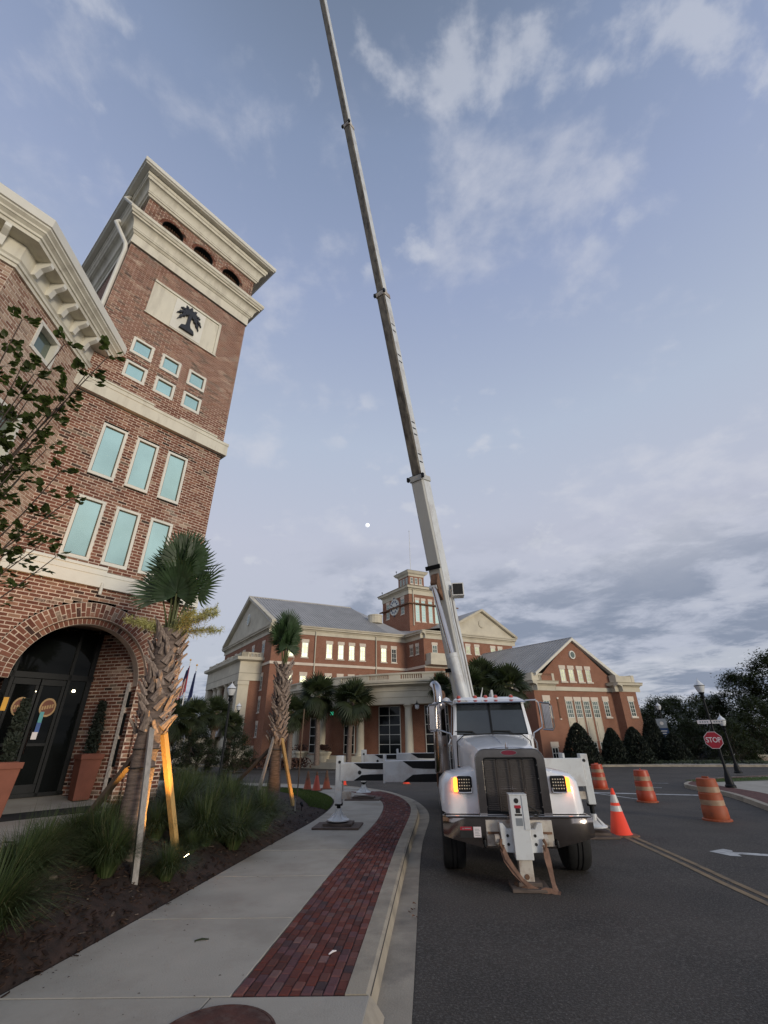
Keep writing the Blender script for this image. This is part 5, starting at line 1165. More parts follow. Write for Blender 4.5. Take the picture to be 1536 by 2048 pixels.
for z in (1.0, 1.2, 1.4, 1.6):
    for a in (-.447, .447): b.lathe(TK(a, -.88, z), [(.001, -.01), (.010, -.006), (.010, .01)], 6, axis=-tt.to_3d())
part('rivets', b, 'chrome', gs)
b = MB(); n = 20; P = [(.13*math.cos(2*math.pi*i/n), 1.79+.036*math.sin(2*math.pi*i/n)) for i in range(n)]; b.prism([TK(a, -.90, z) for a, z in P], [TK(a, -.925, z) for a, z in P]); em = part('emblem', b, 'emblem', gs)
b = MB(); P = [(.145*math.cos(2*math.pi*i/n), 1.79+.046*math.sin(2*math.pi*i/n)) for i in range(n)]; b.prism([TK(a, -.898, z) for a, z in P], [TK(a, -.91, z) for a, z in P]); part('emblem_rim', b, 'chrome', gs)
# hood: cross sections from the shell back to the cowl
def hoodsec(bb, w, zt, zs, cr=.05, r=.16):
    P = []
    for k in range(13):
        s = -1+2*k/12; x = s*w; P.append((x, zt+cr*(1-s*s) if abs(s) < .86 else zt+cr*.26-(abs(s)-.86)/.14*r))
    return [TK(-w-.01, bb, zs)]+[TK(a, bb, z) for a, z in P]+[TK(w+.01, bb, zs)]
b = loft([hoodsec(-.735, .575, 1.77, .95, .06, .17), hoodsec(-.62, .60, 1.81, .95, .06, .17), hoodsec(-.2, .64, 1.86, 1.0, .06, .16), hoodsec(.4, .69, 1.93, 1.05, .06, .13), hoodsec(1.15, .76, 2.01, 1.0, .06, .12)])
hood = part('hood', b, 'truck_white', smooth=True)
b = MB(); b.tube([TK(0, -.70, 1.84), TK(0, 0, 1.95), TK(0, 1.1, 2.075)], .009, 4); part('hood_crease', b, 'truck_white', hood)
b = MB(); b.tube([TK(-.30, -.75, 1.855), TK(-.1, -.76, 1.87), TK(.1, -.76, 1.87), TK(.30, -.75, 1.855)], .007, 5); b.lathe(TK(0, -.74, 1.87), [(.028, -.02), (.034, .0), (.022, .05), (.012, .075), (.001, .09)], 10); part('hood_ornament', b, 'chrome', hood)
for a in (-1, 1):
    for bb in (-.1, .45):
        b = MB(); b.lathe(TK(a*(.655 if bb < 0 else .70), bb, 1.45), [(.035, -.005), (.035, .012), (.02, .014)], 10, axis=(tr*a).to_3d()); part('hood_vent', b, 'black', hood)
# fenders over the front wheels
for s in (-1, 1):
    secs = []
    for bb, zt, zo, wo in ((-.72, 1.34, .88, 1.00), (-.66, 1.42, .88, 1.10), (-.5, 1.45, .90, 1.17), (-.25, 1.47, 1.16, 1.20), (.1, 1.47, 1.22, 1.21), (.45, 1.44, 1.15, 1.21), (.7, 1.36, .9, 1.21), (.85, 1.25, .7, 1.19)):
        wi = .56
        P = [(wi, zt+.10)]+[(wi+(wo-wi)*k/6, zt+.10*(1-k/6)**1.5-(.11 if k == 6 else .03*(k/6)**3)) for k in range(1, 7)]+[(wo+.03, zo), (wo-.03, zo), (wi, zo)]
        secs.append([TK(s*a, bb, z) for a, z in P])
    f = part('fender', loft(secs), 'truck_white', smooth=True)
    b = MB(); b.box(TK, *sorted((s*.60, s*1.17)), -.735, -.70, .86, .885); part('fender_trim', b, 'chrome', f)
    c = s*.79
    b = MB(); P = rr_rect(c-.125, c+.125, 1.19, 1.43, .03); b.prism([TK(a, -.62, z) for a, z in P], [TK(a, -.775, z) for a, z in P]); h = part('headlight', b, 'black_metal', bev=.006)
    b = MB(); b.tube([TK(c-.12, -.78, 1.26), TK(c-.11, -.785, 1.195), TK(c, -.787, 1.19), TK(c+.11, -.785, 1.195), TK(c+.12, -.78, 1.26)], .012, 6); part('headlight_trim', b, 'chrome', h, smooth=True)
    b = MB()
    for i in range(5):
        for k in range(4): b.box(TK, c-.098+i*.042, c-.080+i*.042, -.782, -.774, 1.24+k*.045, 1.256+k*.045)
    stuff(part('led_lens', b, 'lens_led', h))
    b = MB(); P = rr_rect(s*.945-.035, s*.945+.035, 1.20, 1.41, .03); b.prism([TK(a, -.66, z) for a, z in P], [TK(a, -.775, z) for a, z in P]); ts = part('turn_signal', b, 'amber_lit', bev=.01)
    ld = bpy.data.lights.new('turn_signal_lamp', 'POINT'); ld.energy = .45; ld.color = (1, .20, .03); ld.shadow_soft_size = .03; lo = bpy.data.objects.new('turn_signal_lamp', ld); col.objects.link(lo); lo.parent = ts; lo.location = TK(s*1.0, -.84, 1.27)-truck.location
b = MB(); b.tube([TK(-.80, 1.10, 1.30), TK(-.78, 1.10, 1.95), TK(-.62, 1.10, 2.075), TK(0, 1.10, 2.10), TK(.62, 1.10, 2.075), TK(.78, 1.10, 1.95), TK(.80, 1.10, 1.30)], .013, 5); part('hood_seam', b, 'black', hood)
for s in (-1, 1):
    b = MB(); b.tube([TK(s*.72, .98, 1.45), TK(s*.775, .99, 1.47), TK(s*.79, 1.12, 1.47)], .022, 6); part('hood_latch', b, 'black', hood)
    b = MB(); b.tube([TK(s*.92, 1.32, 1.2), TK(s*.95, 1.32, 1.3), TK(s*.95, 1.32, 1.9), TK(s*.90, 1.32, 2.0)], .016, 6); part('grab_handle', b, 'chrome', truck)
    b = MB(); b.tube([TK(s*.56, -1.02, .56), TK(s*.56, -1.09, .57), TK(s*.56, -1.10, .51), TK(s*.56, -1.03, .49)], .02, 6); part('tow_hook', b, 'black_metal', bump)
    b = MB(); b.box(TK, *sorted((s*.84, s*1.22)), .78, .80, .28, .85); part('mud_flap', b, 'black', truck)
# dark mass under the hood and chassis rails
bx('chassis', 'black', (-.45, .45, -.7, 11.5, .55, .95), bev=0); bx('engine_bay', 'black', (-.54, .54, -.7, 1.1, .80, 1.6), bev=0); bx('front_axle', 'black', (-.95, .95, -.06, .06, .45, .56), bev=0)
# cab
cw = .86
def cabsec(zz, w, bf, bk): return [TK(-w, bf+.12, zz), TK(-w+.10, bf, zz), TK(w-.10, bf, zz), TK(w, bf+.12, zz), TK(w, bk, zz), TK(-w, bk, zz)]
b = loft([cabsec(.75, .84, 1.12, 2.6), cabsec(2.08, .87, 1.15, 2.6)]); cab = part('cab', b, 'truck_white', bev=.02)
b = loft([cabsec(2.70, .80, 1.33, 2.6), cabsec(2.80, .79, 1.36, 2.6), cabsec(2.86, .70, 1.5, 2.5)]); part('roof', b, 'truck_white', cab, bev=.03)
for s in (-1, 1):
    b = MB(); b.hexa([TK(s*.85, 1.17, 2.07), TK(s*.77, 1.15, 2.07), TK(s*.85, 1.30, 2.07), TK(s*.77, 1.25, 2.07), TK(s*.785, 1.38, 2.72), TK(s*.725, 1.335, 2.72), TK(s*.785, 1.47, 2.72), TK(s*.725, 1.42, 2.72)]); part('windshield_pillar', b, 'truck_white', cab)
    b = MB(); b.hexa([TK(s*.865, 2.25, 2.07), TK(s*.80, 2.25, 2.07), TK(s*.865, 2.6, 2.07), TK(s*.80, 2.6, 2.07), TK(s*.795, 2.25, 2.72), TK(s*.73, 2.25, 2.72), TK(s*.795, 2.6, 2.72), TK(s*.73, 2.6, 2.72)]); part('cab_corner', b, 'truck_white', cab)
    b = MB(); b.quad([TK(s*.85, 1.30, 2.08), TK(s*.855, 2.26, 2.08), TK(s*.79, 2.26, 2.71), TK(s*.785, 1.47, 2.71)]); part('side_window', b, 'dark_glass', cab)
    b = MB(); b.box(TK, *sorted((s*.872, s*.88)), 1.30, 2.2, .95, 2.04); d = part('door', b, 'truck_white', bev=.005); b = MB(); b.box(TK, *sorted((s*.88, s*.905)), 2.0, 2.14, 1.85, 1.89); part('handle', b, 'chrome', d)
    b = MB(); b.quad([TK(s*.012, 1.19, 2.10), TK(s*.765, 1.19, 2.10), TK(s*.72, 1.355, 2.69), TK(s*.012, 1.355, 2.69)]); ws = part('windshield', b, 'windshield_glass')
    b = MB(); b.tube([TK(s*.40+.06, 1.13, 2.08), TK(s*.40-.02, 1.165, 2.135), TK(s*.40-.36, 1.172, 2.155)], .009, 5); b.box(TK, s*.40-.40, s*.40-.02, 1.165, 1.18, 2.14, 2.155); part('wiper', b, 'black', ws)
b = MB(); b.hexa([TK(-.022, 1.16, 2.08), TK(.022, 1.16, 2.08), TK(-.022, 1.20, 2.08), TK(.022, 1.20, 2.08), TK(-.022, 1.33, 2.70), TK(.022, 1.33, 2.70), TK(-.022, 1.37, 2.70), TK(.022, 1.37, 2.70)]); part('windshield_post', b, 'black_metal', cab)
bx('cab_interior', 'black', (-.78, .78, 1.45, 2.58, 1.6, 2.70), cab, bev=0)
b = MB(); b.hexa([TK(-.80, 1.10, 2.715), TK(.80, 1.10, 2.715), TK(-.79, 1.36, 2.70), TK(.79, 1.36, 2.70), TK(-.79, 1.12, 2.735), TK(.79, 1.12, 2.735), TK(-.78, 1.38, 2.80), TK(.78, 1.38, 2.80)]); part('sun_visor', b, 'chrome', bev=.008)
for a in (-.65, -.27, -.03, .20, .55):
    b = MB(); b.lathe(TK(a, 1.50, 2.84), [(.055, 0), (.052, .02), (.035, .055), (.001, .068)], 12); part('marker_light', b, 'red_lens', smooth=True)
b = MB(); b.lathe(TK(-.93, 1.75, 2.78), [(.10, 0), (.10, .03), (.07, .08), (.001, .11)], 14); b.tube([TK(-.93, 1.75, 2.78), TK(-.80, 1.75, 2.72)], .02, 6); part('spot_mirror', b, 'white_metal', smooth=True)
b = MB(); b.tube([TK(-.12, 1.7, 2.85), TK(-.06, 1.6, 3.08)], [.02, .008], 5); part('antenna', b, 'white_metal')
# mirrors on tube arms
for s in (-1, 1):
    a0 = 1.10 if s > 0 else 1.20
    b = MB(); b.tube([TK(s*.82, 1.32, 2.76), TK(s*1.05, 1.30, 2.77), TK(s*a0, 1.30, 2.72), TK(s*(a0+.02), 1.30, 2.28), TK(s*a0, 1.29, 2.20), TK(s*.90, 1.22, 2.10), TK(s*.875, 1.2, 2.0)], .018, 7); m_ = part('mirror_arm', b, 'chrome', smooth=True)
    b = MB(); P = rr_rect(s*1.27-.09, s*1.27+.09, 2.17, 2.70, .03); b.prism([TK(a, 1.34, z) for a, z in P], [TK(a, 1.42, z) for a, z in P]); mm = part('mirror', b, 'chrome_dark', bev=.015)
    b = MB(); b.tube([TK(s*1.13, 1.33, 2.72), TK(s*1.34, 1.33, 2.70), TK(s*1.385, 1.33, 2.64), TK(s*1.385, 1.33, 2.22), TK(s*1.34, 1.33, 2.15), TK(s*1.13, 1.33, 2.17)], .014, 6); part('mirror_frame', b, 'chrome', mm, smooth=True)
    b = MB()
    for k in range(5): b.box(TK, s*1.27-.07+k*.03, s*1.27-.06+k*.03, 1.33, 1.338, 2.2, 2.66)
    part('mirror_ribs', b, 'chrome', mm)
# exhaust on the left, air cleaner, steps
b = MB(); b.lathe(TK(-1.12, 2.25, 1.28), [(.10, 0), (.165, .03), (.17, .06), (.17, 1.48), (.165, 1.5), (.11, 1.54), (.105, 1.6)], 18); ex = part('exhaust_muffler', b, 'chrome_dark', smooth=True)
b = MB(); b.tube([TK(-1.12, 2.25, 2.8), TK(-1.12, 2.25, 3.02), TK(-1.14, 2.32, 3.16), TK(-1.20, 2.45, 3.24)], [.105, .11, .115, .12], 14); part('exhaust_elbow', b, 'chrome', ex, smooth=True)
b = MB()
for k in range(26):
    b.lathe(TK(-1.16, 2.085, 1.4+k*.05), [(.001, -.006), (.010, 0), (.001, .006)], 5)
stuff(part('muffler_perforation', b, 'black', ex))
b = MB(); b.lathe(TK(-1.02, 2.75, 2.75), [(.09, 0), (.10, .28), (.07, .36), (.001, .40)], 12); b.tube([TK(-1.24, 2.5, 1.0), TK(-1.27, 2.5, 2.75)], .02, 6); part('air_intake', b, 'rust')
bx('fuel_tank', 'chrome_dark', (-1.05, -.48, 1.6, 2.9, .55, 1.05), bev=.12); bx('fuel_tank', 'chrome_dark', (.48, 1.05, 1.6, 2.9, .55, 1.05), bev=.12)
for s in (-1, 1): bx('cab_step', 'chrome_dark', (*sorted((s*.80, s*1.08)), 1.1, 1.55, .62, .66)); 
# wheels
def wheel(a, bb, w, s):
    c = TK(a, bb, .52); b = MB(); ax = (tr*s).to_3d(); h = w/2
    b.lathe(c, [(.30, -h*.9), (.42, -h), (.495, -h*.92), (.52, -h*.7), (.52, -h*.25), (.505, -h*.22), (.505, -h*.15), (.52, -h*.12), (.52, h*.12), (.505, h*.15), (.505, h*.22), (.52, h*.25), (.52, h*.7), (.495, h*.92), (.42, h), (.30, h*.9)], 36, axis=ax); t = part('wheel', b, 'black', smooth=True)
    b = MB(); b.lathe(c, [(.30, -h*.5), (.30, h*.85), (.26, h*.8), (.22, h*.3), (.12, h*.35), (.11, h*.75), (.02, h*.8)], 24, axis=ax); part('rim', b, 'chrome_dark', t, smooth=True)
for s in (-1, 1):
    wheel(s*1.03, 0, .40, s)
    for bb in (6.2, 7.55): wheel(s*1.05, bb, .30, s); wheel(s*.70, bb, .30, s)
b = MB()
for s in (-1, 1): b.tube([TK(s*1.0, 5.5, .9), TK(s*1.0, 5.9, 1.12), TK(s*1.0, 6.9, 1.18), TK(s*1.0, 7.9, 1.12), TK(s*1.0, 8.25, .9)], .06, 6)
part('rear_mudguard', b, 'black')
# crane deck, outrigger boxes
bx('deck', 'black_metal', (-1.18, 1.18, 3.4, 11.3, 1.12, 1.22)); bx('tool_locker', 'crane_white', (-1.15, -.5, 4.2, 5.6, .66, 1.1)); bx('tool_locker', 'crane_white', (.5, 1.15, 4.2, 5.6, .66, 1.1))
def outrigger(bb, out, s, foot_z, arrow):
    fr = TK; z0, z1 = 1.06, 1.50; inn = 1.16
    b = MB(); b.box(fr, -1.22, 1.22, bb-.21, bb+.21, z0-.05, z1+.06)
    if s < 0: part('outrigger_box', b, 'black_metal', bev=.01)
    mid = inn+(out-inn)*.52
    b = MB(); b.box(fr, *sorted((s*inn, s*(mid+.02))), bb-.18, bb+.18, z0, z1+.02); o1 = part('outrigger_sleeve', b, 'crane_white', bev=.01)
    b = MB(); b.box(fr, *sorted((s*mid, s*(mid+.05))), bb-.20, bb+.20, z0-.02, z1+.16); part('sleeve_collar', b, 'crane_white', o1, bev=.006)
    b = MB(); b.box(fr, *sorted((s*mid, s*(out-.12))), bb-.15, bb+.15, z0+.03, z1-.02); o2 = part('outrigger_beam', b, 'crane_white', bev=.01)
    if arrow:
        for lo, hi, za, zb, face in ((inn, mid, z0, z1+.02, bb-.183), (mid+.05, out-.12, z0+.03, z1-.02, bb-.153)):
            Lh = hi-lo
            for up in (0, 1):
                zc = (za+zb)/2; e = zb if up else za; d = -1 if up else 1
                P = [(lo, e+d*.004), (lo+Lh*.68, e+d*.004), (lo+Lh*.5, zc-d*.07), (lo+Lh*.3, zc-d*.055), (lo, zc-d*.05)]
                b = MB(); b.prism([fr(s*a, face, z) for a, z in P], [fr(s*a, face-.003, z) for a, z in P]); part('painted_arrow', b, 'black_metal', o1 if hi == mid else o2)
    b = MB(); b.box(fr, *sorted((s*(out-.17), s*out)), bb-.13, bb+.13, .60, z1+.14); jk = part('outrigger_jack', b, 'crane_white', bev=.012)
    b = MB(); b.lathe(fr(s*(out-.10), bb-.13, z1-.0), [(.035, 0), (.035, .012), (.02, .013)], 12, axis=-tt.to_3d()); b.lathe(fr(s*(out-.62), bb-.15, 1.27), [(.045, 0), (.045, .008)], 12, axis=-tt.to_3d()); part('pin_hole', b, 'black', jk)
    b = MB(); b.box(fr, *sorted((s*(out-.40), s*(out-.17))), bb-.10, bb-.02, .70, .86); part('valve_block', b, 'plate_steel', jk, bev=.01)
    b = MB(); b.lathe(fr(s*(out-.085), bb, foot_z), [(.05, .05), (.05, .64-foot_z)], 12); b.lathe(fr(s*(out-.085), bb, .56), [(.10, 0), (.10, .06)], 10); part('jack_ram', b, 'black_metal', jk, smooth=True)
    b = MB(); b.lathe(fr(s*(out-.085), bb, foot_z), [(.27, 0), (.27, .02), (.20, .05), (.09, .13), (.075, .24), (.06, .25)], 18); f = part('jack_foot', b, 'crane_white', jk, smooth=True)
    b = MB()
    for k in range(6):
        t = 2*math.pi*k/6; c = fr(s*(out-.085), bb, foot_z); u = Vector((math.cos(t), math.sin(t), 0)); v = Vector((-u.y, u.x, 0))*.008
        b.prism([c+u*.07+Vector((0, 0, .02))-v, c+u*.25+Vector((0, 0, .02))-v, c+u*.07+Vector((0, 0, .2))-v], [c+u*.07+Vector((0, 0, .02))+v, c+u*.25+Vector((0, 0, .02))+v, c+u*.07+Vector((0, 0, .2))+v])
    part('foot_rib', b, 'crane_white', f)
outrigger(3.05, 3.80, -1, .255, True); outrigger(9.0, 4.03, -1, .27, True); outrigger(3.05, 2.42, 1, .16, False); outrigger(9.0, 2.42, 1, .17, False)
bx('side_panel', 'crane_white', (.66, 2.22, 2.72, 2.80, .98, 1.56), bev=.01)
# centre jack in front of the bumper
b = MB(); b.box(TK, -.52, .52, -1.06, -1.022, .50, .84); jp = part('jack_plate', b, 'plate_steel', bev=.006)
b = MB()
for s in (-1, 1): b.prism([TK(s*a, -1.08, z) for a, z in ((.30, .69), (.50, .69), (.50, .66), (.32, .65))], [TK(s*a, -1.064, z) for a, z in ((.30, .69), (.50, .69), (.50, .66), (.32, .65))])
part('rust_stain_lip', b, 'rust', jp)
P = [(-.32, .82), (-.27, .82), (-.20, .74), (-.10, .74), (-.10, .82), (.12, .82), (.12, .74), (.22, .74), (.27, .82), (.34, .82), (.33, .45), (.10, .44), (-.10, .44), (-.30, .45)]
b = MB(); b.prism([TK(a, -1.07, z) for a, z in P], [TK(a, -1.20, z) for a, z in P]); cross = part('jack_yoke', b, 'crane_white', bev=.008)
for s in (-1, 1): 
    b = MB(); b.lathe(TK(s*.335, -1.14, .60), [(.07, 0), (.07, .07), (.05, .075)], 12, axis=(tr*s).to_3d()); part('yoke_pin', b, 'plate_steel', cross)
    b = MB()
    for z in (.55, .66): b.lathe(TK(s*.21, -1.20, z), [(.022, 0), (.022, .006)], 8, axis=-tt.to_3d())
    part('bolt_hole', b, 'black', cross)
b = MB(); b.box(TK, -.135, .135, -1.30, -1.08, .37, 1.21); post = part('center_jack', b, 'crane_white', bev=.01)
b = MB(); b.box(TK, .055, .14, -1.312, -1.30, .75, 1.20); b.box(TK, -.14, .14, -1.31, -1.07, 1.205, 1.22); part('jack_cover', b, 'crane_white', post, bev=.004)
b = MB(); c = TK(-.03, -1.302, 1.13); b.lathe(c, [(.036, 0), (.036, .003)], 14, axis=-tt.to_3d()); part('decal_ring', b, 'black', post)
bx('decal', 'sign_red', (-.07, .03, -1.303, -1.30, 1.03, 1.07), post, bev=0); bx('decal', 'black', (-.055, .015, -1.303, -1.30, .965, 1.03), post, bev=0); bx('decal', 'black', (-.075, .035, -1.303, -1.30, .93, .955), post, bev=0); bx('decal', 'sign_grey', (-.07, .035, -1.303, -1.30, .80, .90), post, bev=0)
b = MB(); b.box(TK, -.10, .105, -1.275, -1.11, .08, .40); ram = part('jack_tube', b, 'plate_steel', bev=.008)
b = MB(); b.tube([TK(.13, -1.2, .95), TK(.20, -1.16, .93), TK(.30, -1.1, .90), TK(.36, -1.0, .93)], .014, 6); b2 = MB(); b2.tube([TK(.13, -1.2, 1.08), TK(.22, -1.15, 1.02), TK(.32, -1.05, .96), TK(.40, -.98, .95)], .014, 6); part('hydraulic_hose', b, 'black', post); part('hydraulic_hose', b2, 'black', post)
b = MB(); b.lathe(TK(.0, -1.277, .17), [(.035, 0), (.035, .01)], 10, axis=-tt.to_3d()); part('ram_pin', b, 'rust', ram)
b = MB(); b.lathe(TK(0, -1.19, .048), [(.2, 0), (.2, .02), (.12, .05), (.11, .06)], 14); part('jack_foot', b, 'rust', ram)
# turntable, boom, lift cylinder
PB = Vector((2.55, 15.55, 3.05+TZ)); be, ba = R(74), R(215.3); bu = Vector((math.cos(be)*math.sin(ba), math.cos(be)*math.cos(ba), math.sin(be)))
bv = Vector((math.cos(ba), -math.sin(ba), 0)); bv = bv if bv.x > 0 else -bv                 # across the boom
bw = bu.cross(bv); bw = bw if bw.z < 0 else -bw                                            # underside direction
b = MB(); b.lathe(TK(.35, 5.9, 1.2), [(.75, 0), (.75, .18), (.62, .2), (.62, .35)], 24); part('turntable', b, 'black_metal')
b = MB()
for s in (-.34, .34): b.prism([TK(.35+s-.03, x, z) for x, z in ((5.2, 1.5), (6.7, 1.5), (6.6, 3.3), (6.0, 3.4))], [TK(.35+s+.03, x, z) for x, z in ((5.2, 1.5), (6.7, 1.5), (6.6, 3.3), (6.0, 3.4))])
part('boom_tower', b, 'crane_white')
def bpt(l, x, y): return PB+bu*l+bv*x+bw*y
def boom(l0, l1, w, h, m, name='boom_section', taper=0.0):
    b = MB(); hw = w/2
    sec = lambda l, k: [bpt(l, -hw*k, -h/2*k), bpt(l, hw*k, -h/2*k), bpt(l, hw*k, h/2*k*.82), bpt(l, hw*k*.8, h/2*k), bpt(l, -hw*k*.8, h/2*k), bpt(l, -hw*k, h/2*k*.82)]
    b = loft([sec(l0, 1), sec(l1, 1)]); return part(name, b, m, bev=.01)
LC = (7.75, 15.75, 25.0, 36.0); Wd = (.50, .375, .315, .265)
for i, (l1, w) in enumerate(zip(LC, Wd)):
    l0 = -1.0 if i == 0 else LC[i-1]-.3
    s = boom(l0, l1, w, w*1.12, 'boom_grey' if i == 0 else 'boom_grime')
    if i < 3:
        c = boom(l1-.16, l1+.03, w*1.14, w*1.3, 'boom_grey' if i == 0 else 'plate_steel', 'boom_collar')
        for x in (-.62, .62):
            b = MB(); q = bpt(l1-.02, w*x, w*.62); b.box(F((q.x, q.y), (bv.x, bv.y), (bw.x, bw.y)), -.035, .035, -.05, .05, q.z-.10, q.z+.06); part('wear_pad', b, 'black_metal', c)
        b = MB(); q = bpt(l1+.05, 0, w*.6); b.tube([bpt(l1+.04, -w*.5, w*.60), bpt(l1+.04, w*.5, w*.60)], .022, 5); part('collar_dark_bar', b, 'black', c)  # black tube across the underside of the collar
    # thin white sheet over the right face of each section
    b = MB(); hw = w/2+.004; b.prism([bpt(l0+.1, hw, -w*.5), bpt(l0+.1, hw, w*.44), bpt(l0+.1, hw+.008, w*.44), bpt(l0+.1, hw+.008, -w*.5)], [bpt(l1-.2, hw, -w*.5), bpt(l1-.2, hw, w*.44), bpt(l1-.2, hw+.008, w*.44), bpt(l1-.2, hw+.008, -w*.5)]); part('side_plate', b, 'crane_white', s)
    if i in (1,):
        rl = random.Random(2)
        for l in (8.3, 8.6, 9.4, 9.65, 9.9, 12.5, 12.8, 13.9, 14.2):
            b = MB(); b.prism([bpt(l, hw+.009, -.12), bpt(l+.05, hw+.009, -.12), bpt(l+.05, hw+.009, .12), bpt(l, hw+.009, .12)], [bpt(l, hw+.012, -.12), bpt(l+.05, hw+.012, -.12), bpt(l+.05, hw+.012, .12), bpt(l, hw+.012, .12)]); part('boom_lettering', b, 'black_metal', s)
# box gusset near the foot of the base section and its dark bracket
for l0, l1, y in ((1.0, 1.12, .38), (4.35, 4.5, .38)):
    b = loft([[bpt(l, -.28, y-.04), bpt(l, .28, y-.04), bpt(l, .28, y), bpt(l, -.28, y)] for l in (l0, l1)]); part('boom_strap', b, 'black_metal')
b = loft([[bpt(l, -.10, .33), bpt(l, .16, .33), bpt(l, .16, .33+d), bpt(l, -.10, .33+d)] for l, d in ((3.3, .05), (3.55, .22), (3.9, .25), (4.2, .05))]); part('cylinder_bracket', b, 'rust')
q = bpt(3.75, -.02, .52); q0 = TK(-.05, 4.35, 1.55)
qm = q0.lerp(q, .56)
b = MB(); b.tube([q0, qm], .155, 16); b.tube([qm-(qm-q0).normalized()*.12, qm], .17, 16); cyl = part('lift_cylinder', b, 'crane_white', smooth=True)
b = MB(); b.tube([qm, q], .095, 14); part('cylinder_rod', b, 'chrome', cyl, smooth=True)
b = MB(); b.tube([q-bv*.14, q+bv*.14], .09, 12); part('cylinder_eye', b, 'crane_white', cyl)
b = MB(); b.tube([bpt(-.5, .36, .1), bpt(1.5, .37, .12), bpt(2.6, .34, .15), bpt(3.6, .36, .1)], .022, 6); part('hydraulic_hose', b, 'stake_grey')
qb = bpt(3.55, .52, -.12); fb = F((qb.x, qb.y), tr, tt)
b = MB(); b.box(fb, -.20, .20, -.10, .30, qb.z-.22, qb.z+.22); bxl = part('camera_box', b, 'white_metal', bev=.01); b = MB(); b.box(fb, -.165, .165, -.108, -.098, qb.z-.185, qb.z+.185); part('camera_box_lens', b, 'black', bxl)
# timber pads under the jacks
def pad(a, bb, z, w, d, label):
    p = TK(a, bb, 0); z0 = z; t = thing('outrigger_pad', (p.x, p.y, z0), label, 'outrigger pad', 'timber pads under the crane jacks')
    fr = F((p.x, p.y), tr, tt); b = MB(); b.box(fr, -w/2, w/2, -d/2, d/2, z0+.002, z0+.045); obj('lower_board', b, M['wood'], t, bev=.008)
    b = MB(); b.box(fr, -w*.30, w*.32, -d*.30, d*.33, z0+.046, z0+.10); obj('upper_board', b, M['wood'], t, bev=.008); return t
pad(-3.715, 3.05, gz(12.7)+.15, 1.12, .82, 'timber pad under the near left outrigger jack on the concrete walk')
pad(-3.945, 9.0, gz(19)+.15, 1.25, .85, 'timber pad under the far left outrigger jack on the concrete walk')
pad(2.335, 3.05, gz(12.6)+.003, .80, .75, 'timber pad under the right outrigger jack by the yellow lines')
p = pad(0.02, -1.19, gz(8.4)+.003, .55, .5, 'timber pad under the front centre jack below the chrome bumper')
# tow strap looped under the front jack
def strap(name, P, w=.05):
    b = MB(); V = []
    for i, p in enumerate(P):
        p = Vector(p); t = (Vector(P[min(i+1, len(P)-1)])-Vector(P[max(i-1, 0)])).normalized(); n = t.cross(tt.to_3d()).normalized()*w*(.5+.12*math.sin(i*1.7)); d = tt.to_3d()*.008
        V += [p-n-d, p+n-d, p+n+d, p-n+d]
    n = len(P); b.add(V, [(4*i+k, 4*i+(k+1) % 4, 4*i+4+(k+1) % 4, 4*i+4+k) for i in range(n-1) for k in range(4)]); return b
st = thing('tow_strap', TK(0, -1.3, .0), 'brown nylon strap hanging in a loop from the front jack to the road', 'strap')
obj('strap_web', strap('s', [TK(a, bb, z) for a, bb, z in ((-.31, -1.26, .52), (-.27, -1.29, .40), (-.18, -1.31, .27), (-.08, -1.34, .15), (.04, -1.37, .06), (.14, -1.40, .02), (.22, -1.42, .015))], .055), M['strap'], st)
obj('strap_web', strap('s', [TK(a, bb, z) for a, bb, z in ((-.34, -1.24, .50), (-.30, -1.27, .36), (-.20, -1.30, .22), (-.08, -1.33, .11), (.05, -1.37, .03))], .035), M['strap'], st)
obj('strap_web', strap('s', [TK(a, bb, z) for a, bb, z in ((.33, -1.26, .52), (.33, -1.29, .40), (.345, -1.32, .25), (.35, -1.37, .12), (.36, -1.43, .03), (.40, -1.48, .012))], .075), M['strap'], st)
obj('strap_web', strap('s', [TK(a, bb, z) for a, bb, z in ((.15, -1.42, .03), (.22, -1.43, .05), (.30, -1.44, .05), (.37, -1.46, .02))], .06), M['strap'], st)
for s in (-1, 1):
    b = MB(); b.tube([TK(s*.32, -1.23, .62), TK(s*.345, -1.26, .56), TK(s*.32, -1.27, .49), TK(s*.30, -1.25, .55)], .022, 6); obj('shackle', b, M['rust'], st)
# ================================================================== planting
def frond_mesh(L=.72, Lp=.70, n=36, spread=118, droop=.25, seed=1, split=.42, wid=.025):
    rr = random.Random(seed); b = MB(); b.m = 1
    b.tube([(0, 0, 0), (Lp*.5, 0, .015), (Lp, 0, 0)], [.022, .014, .010], 5); b.m = 0
    for i in range(n):
        s = -1+2*(i+.5)/n; th = R(spread)*s; l = L*(1-.30*abs(s)**1.6)*rr.uniform(.90, 1.06)
        d = Vector((math.cos(th), math.sin(th), 0)); t = Vector((-d.y, d.x, 0)); up = Vector((0, 0, 1))
        o = Vector((Lp-.02+.10*max(0, math.cos(th))*.6, 0, 0)); fold = .10*(1 if i % 2 else -1)*.12
        w = wid*(.9+.2*rr.random())
        pt = lambda u, sd, ww: o+d*(l*u)+t*(sd*ww)+up*(.16*l*abs(s)*u-droop*l*u*u*(1+.5*abs(s))+fold*u+rr.uniform(-.006, .006))
        v = [pt(.03, -1, .006), pt(.03, 1, .006), pt(split, -1, w), pt(split, 1, w), pt(.82, -1, w*.55), pt(.82, 1, w*.55), pt(1.0, 0, 0)-up*droop*.25*l]
        b.add(v, [(0, 1, 3, 2), (2, 3, 5, 4), (4, 5, 6)])
    return b
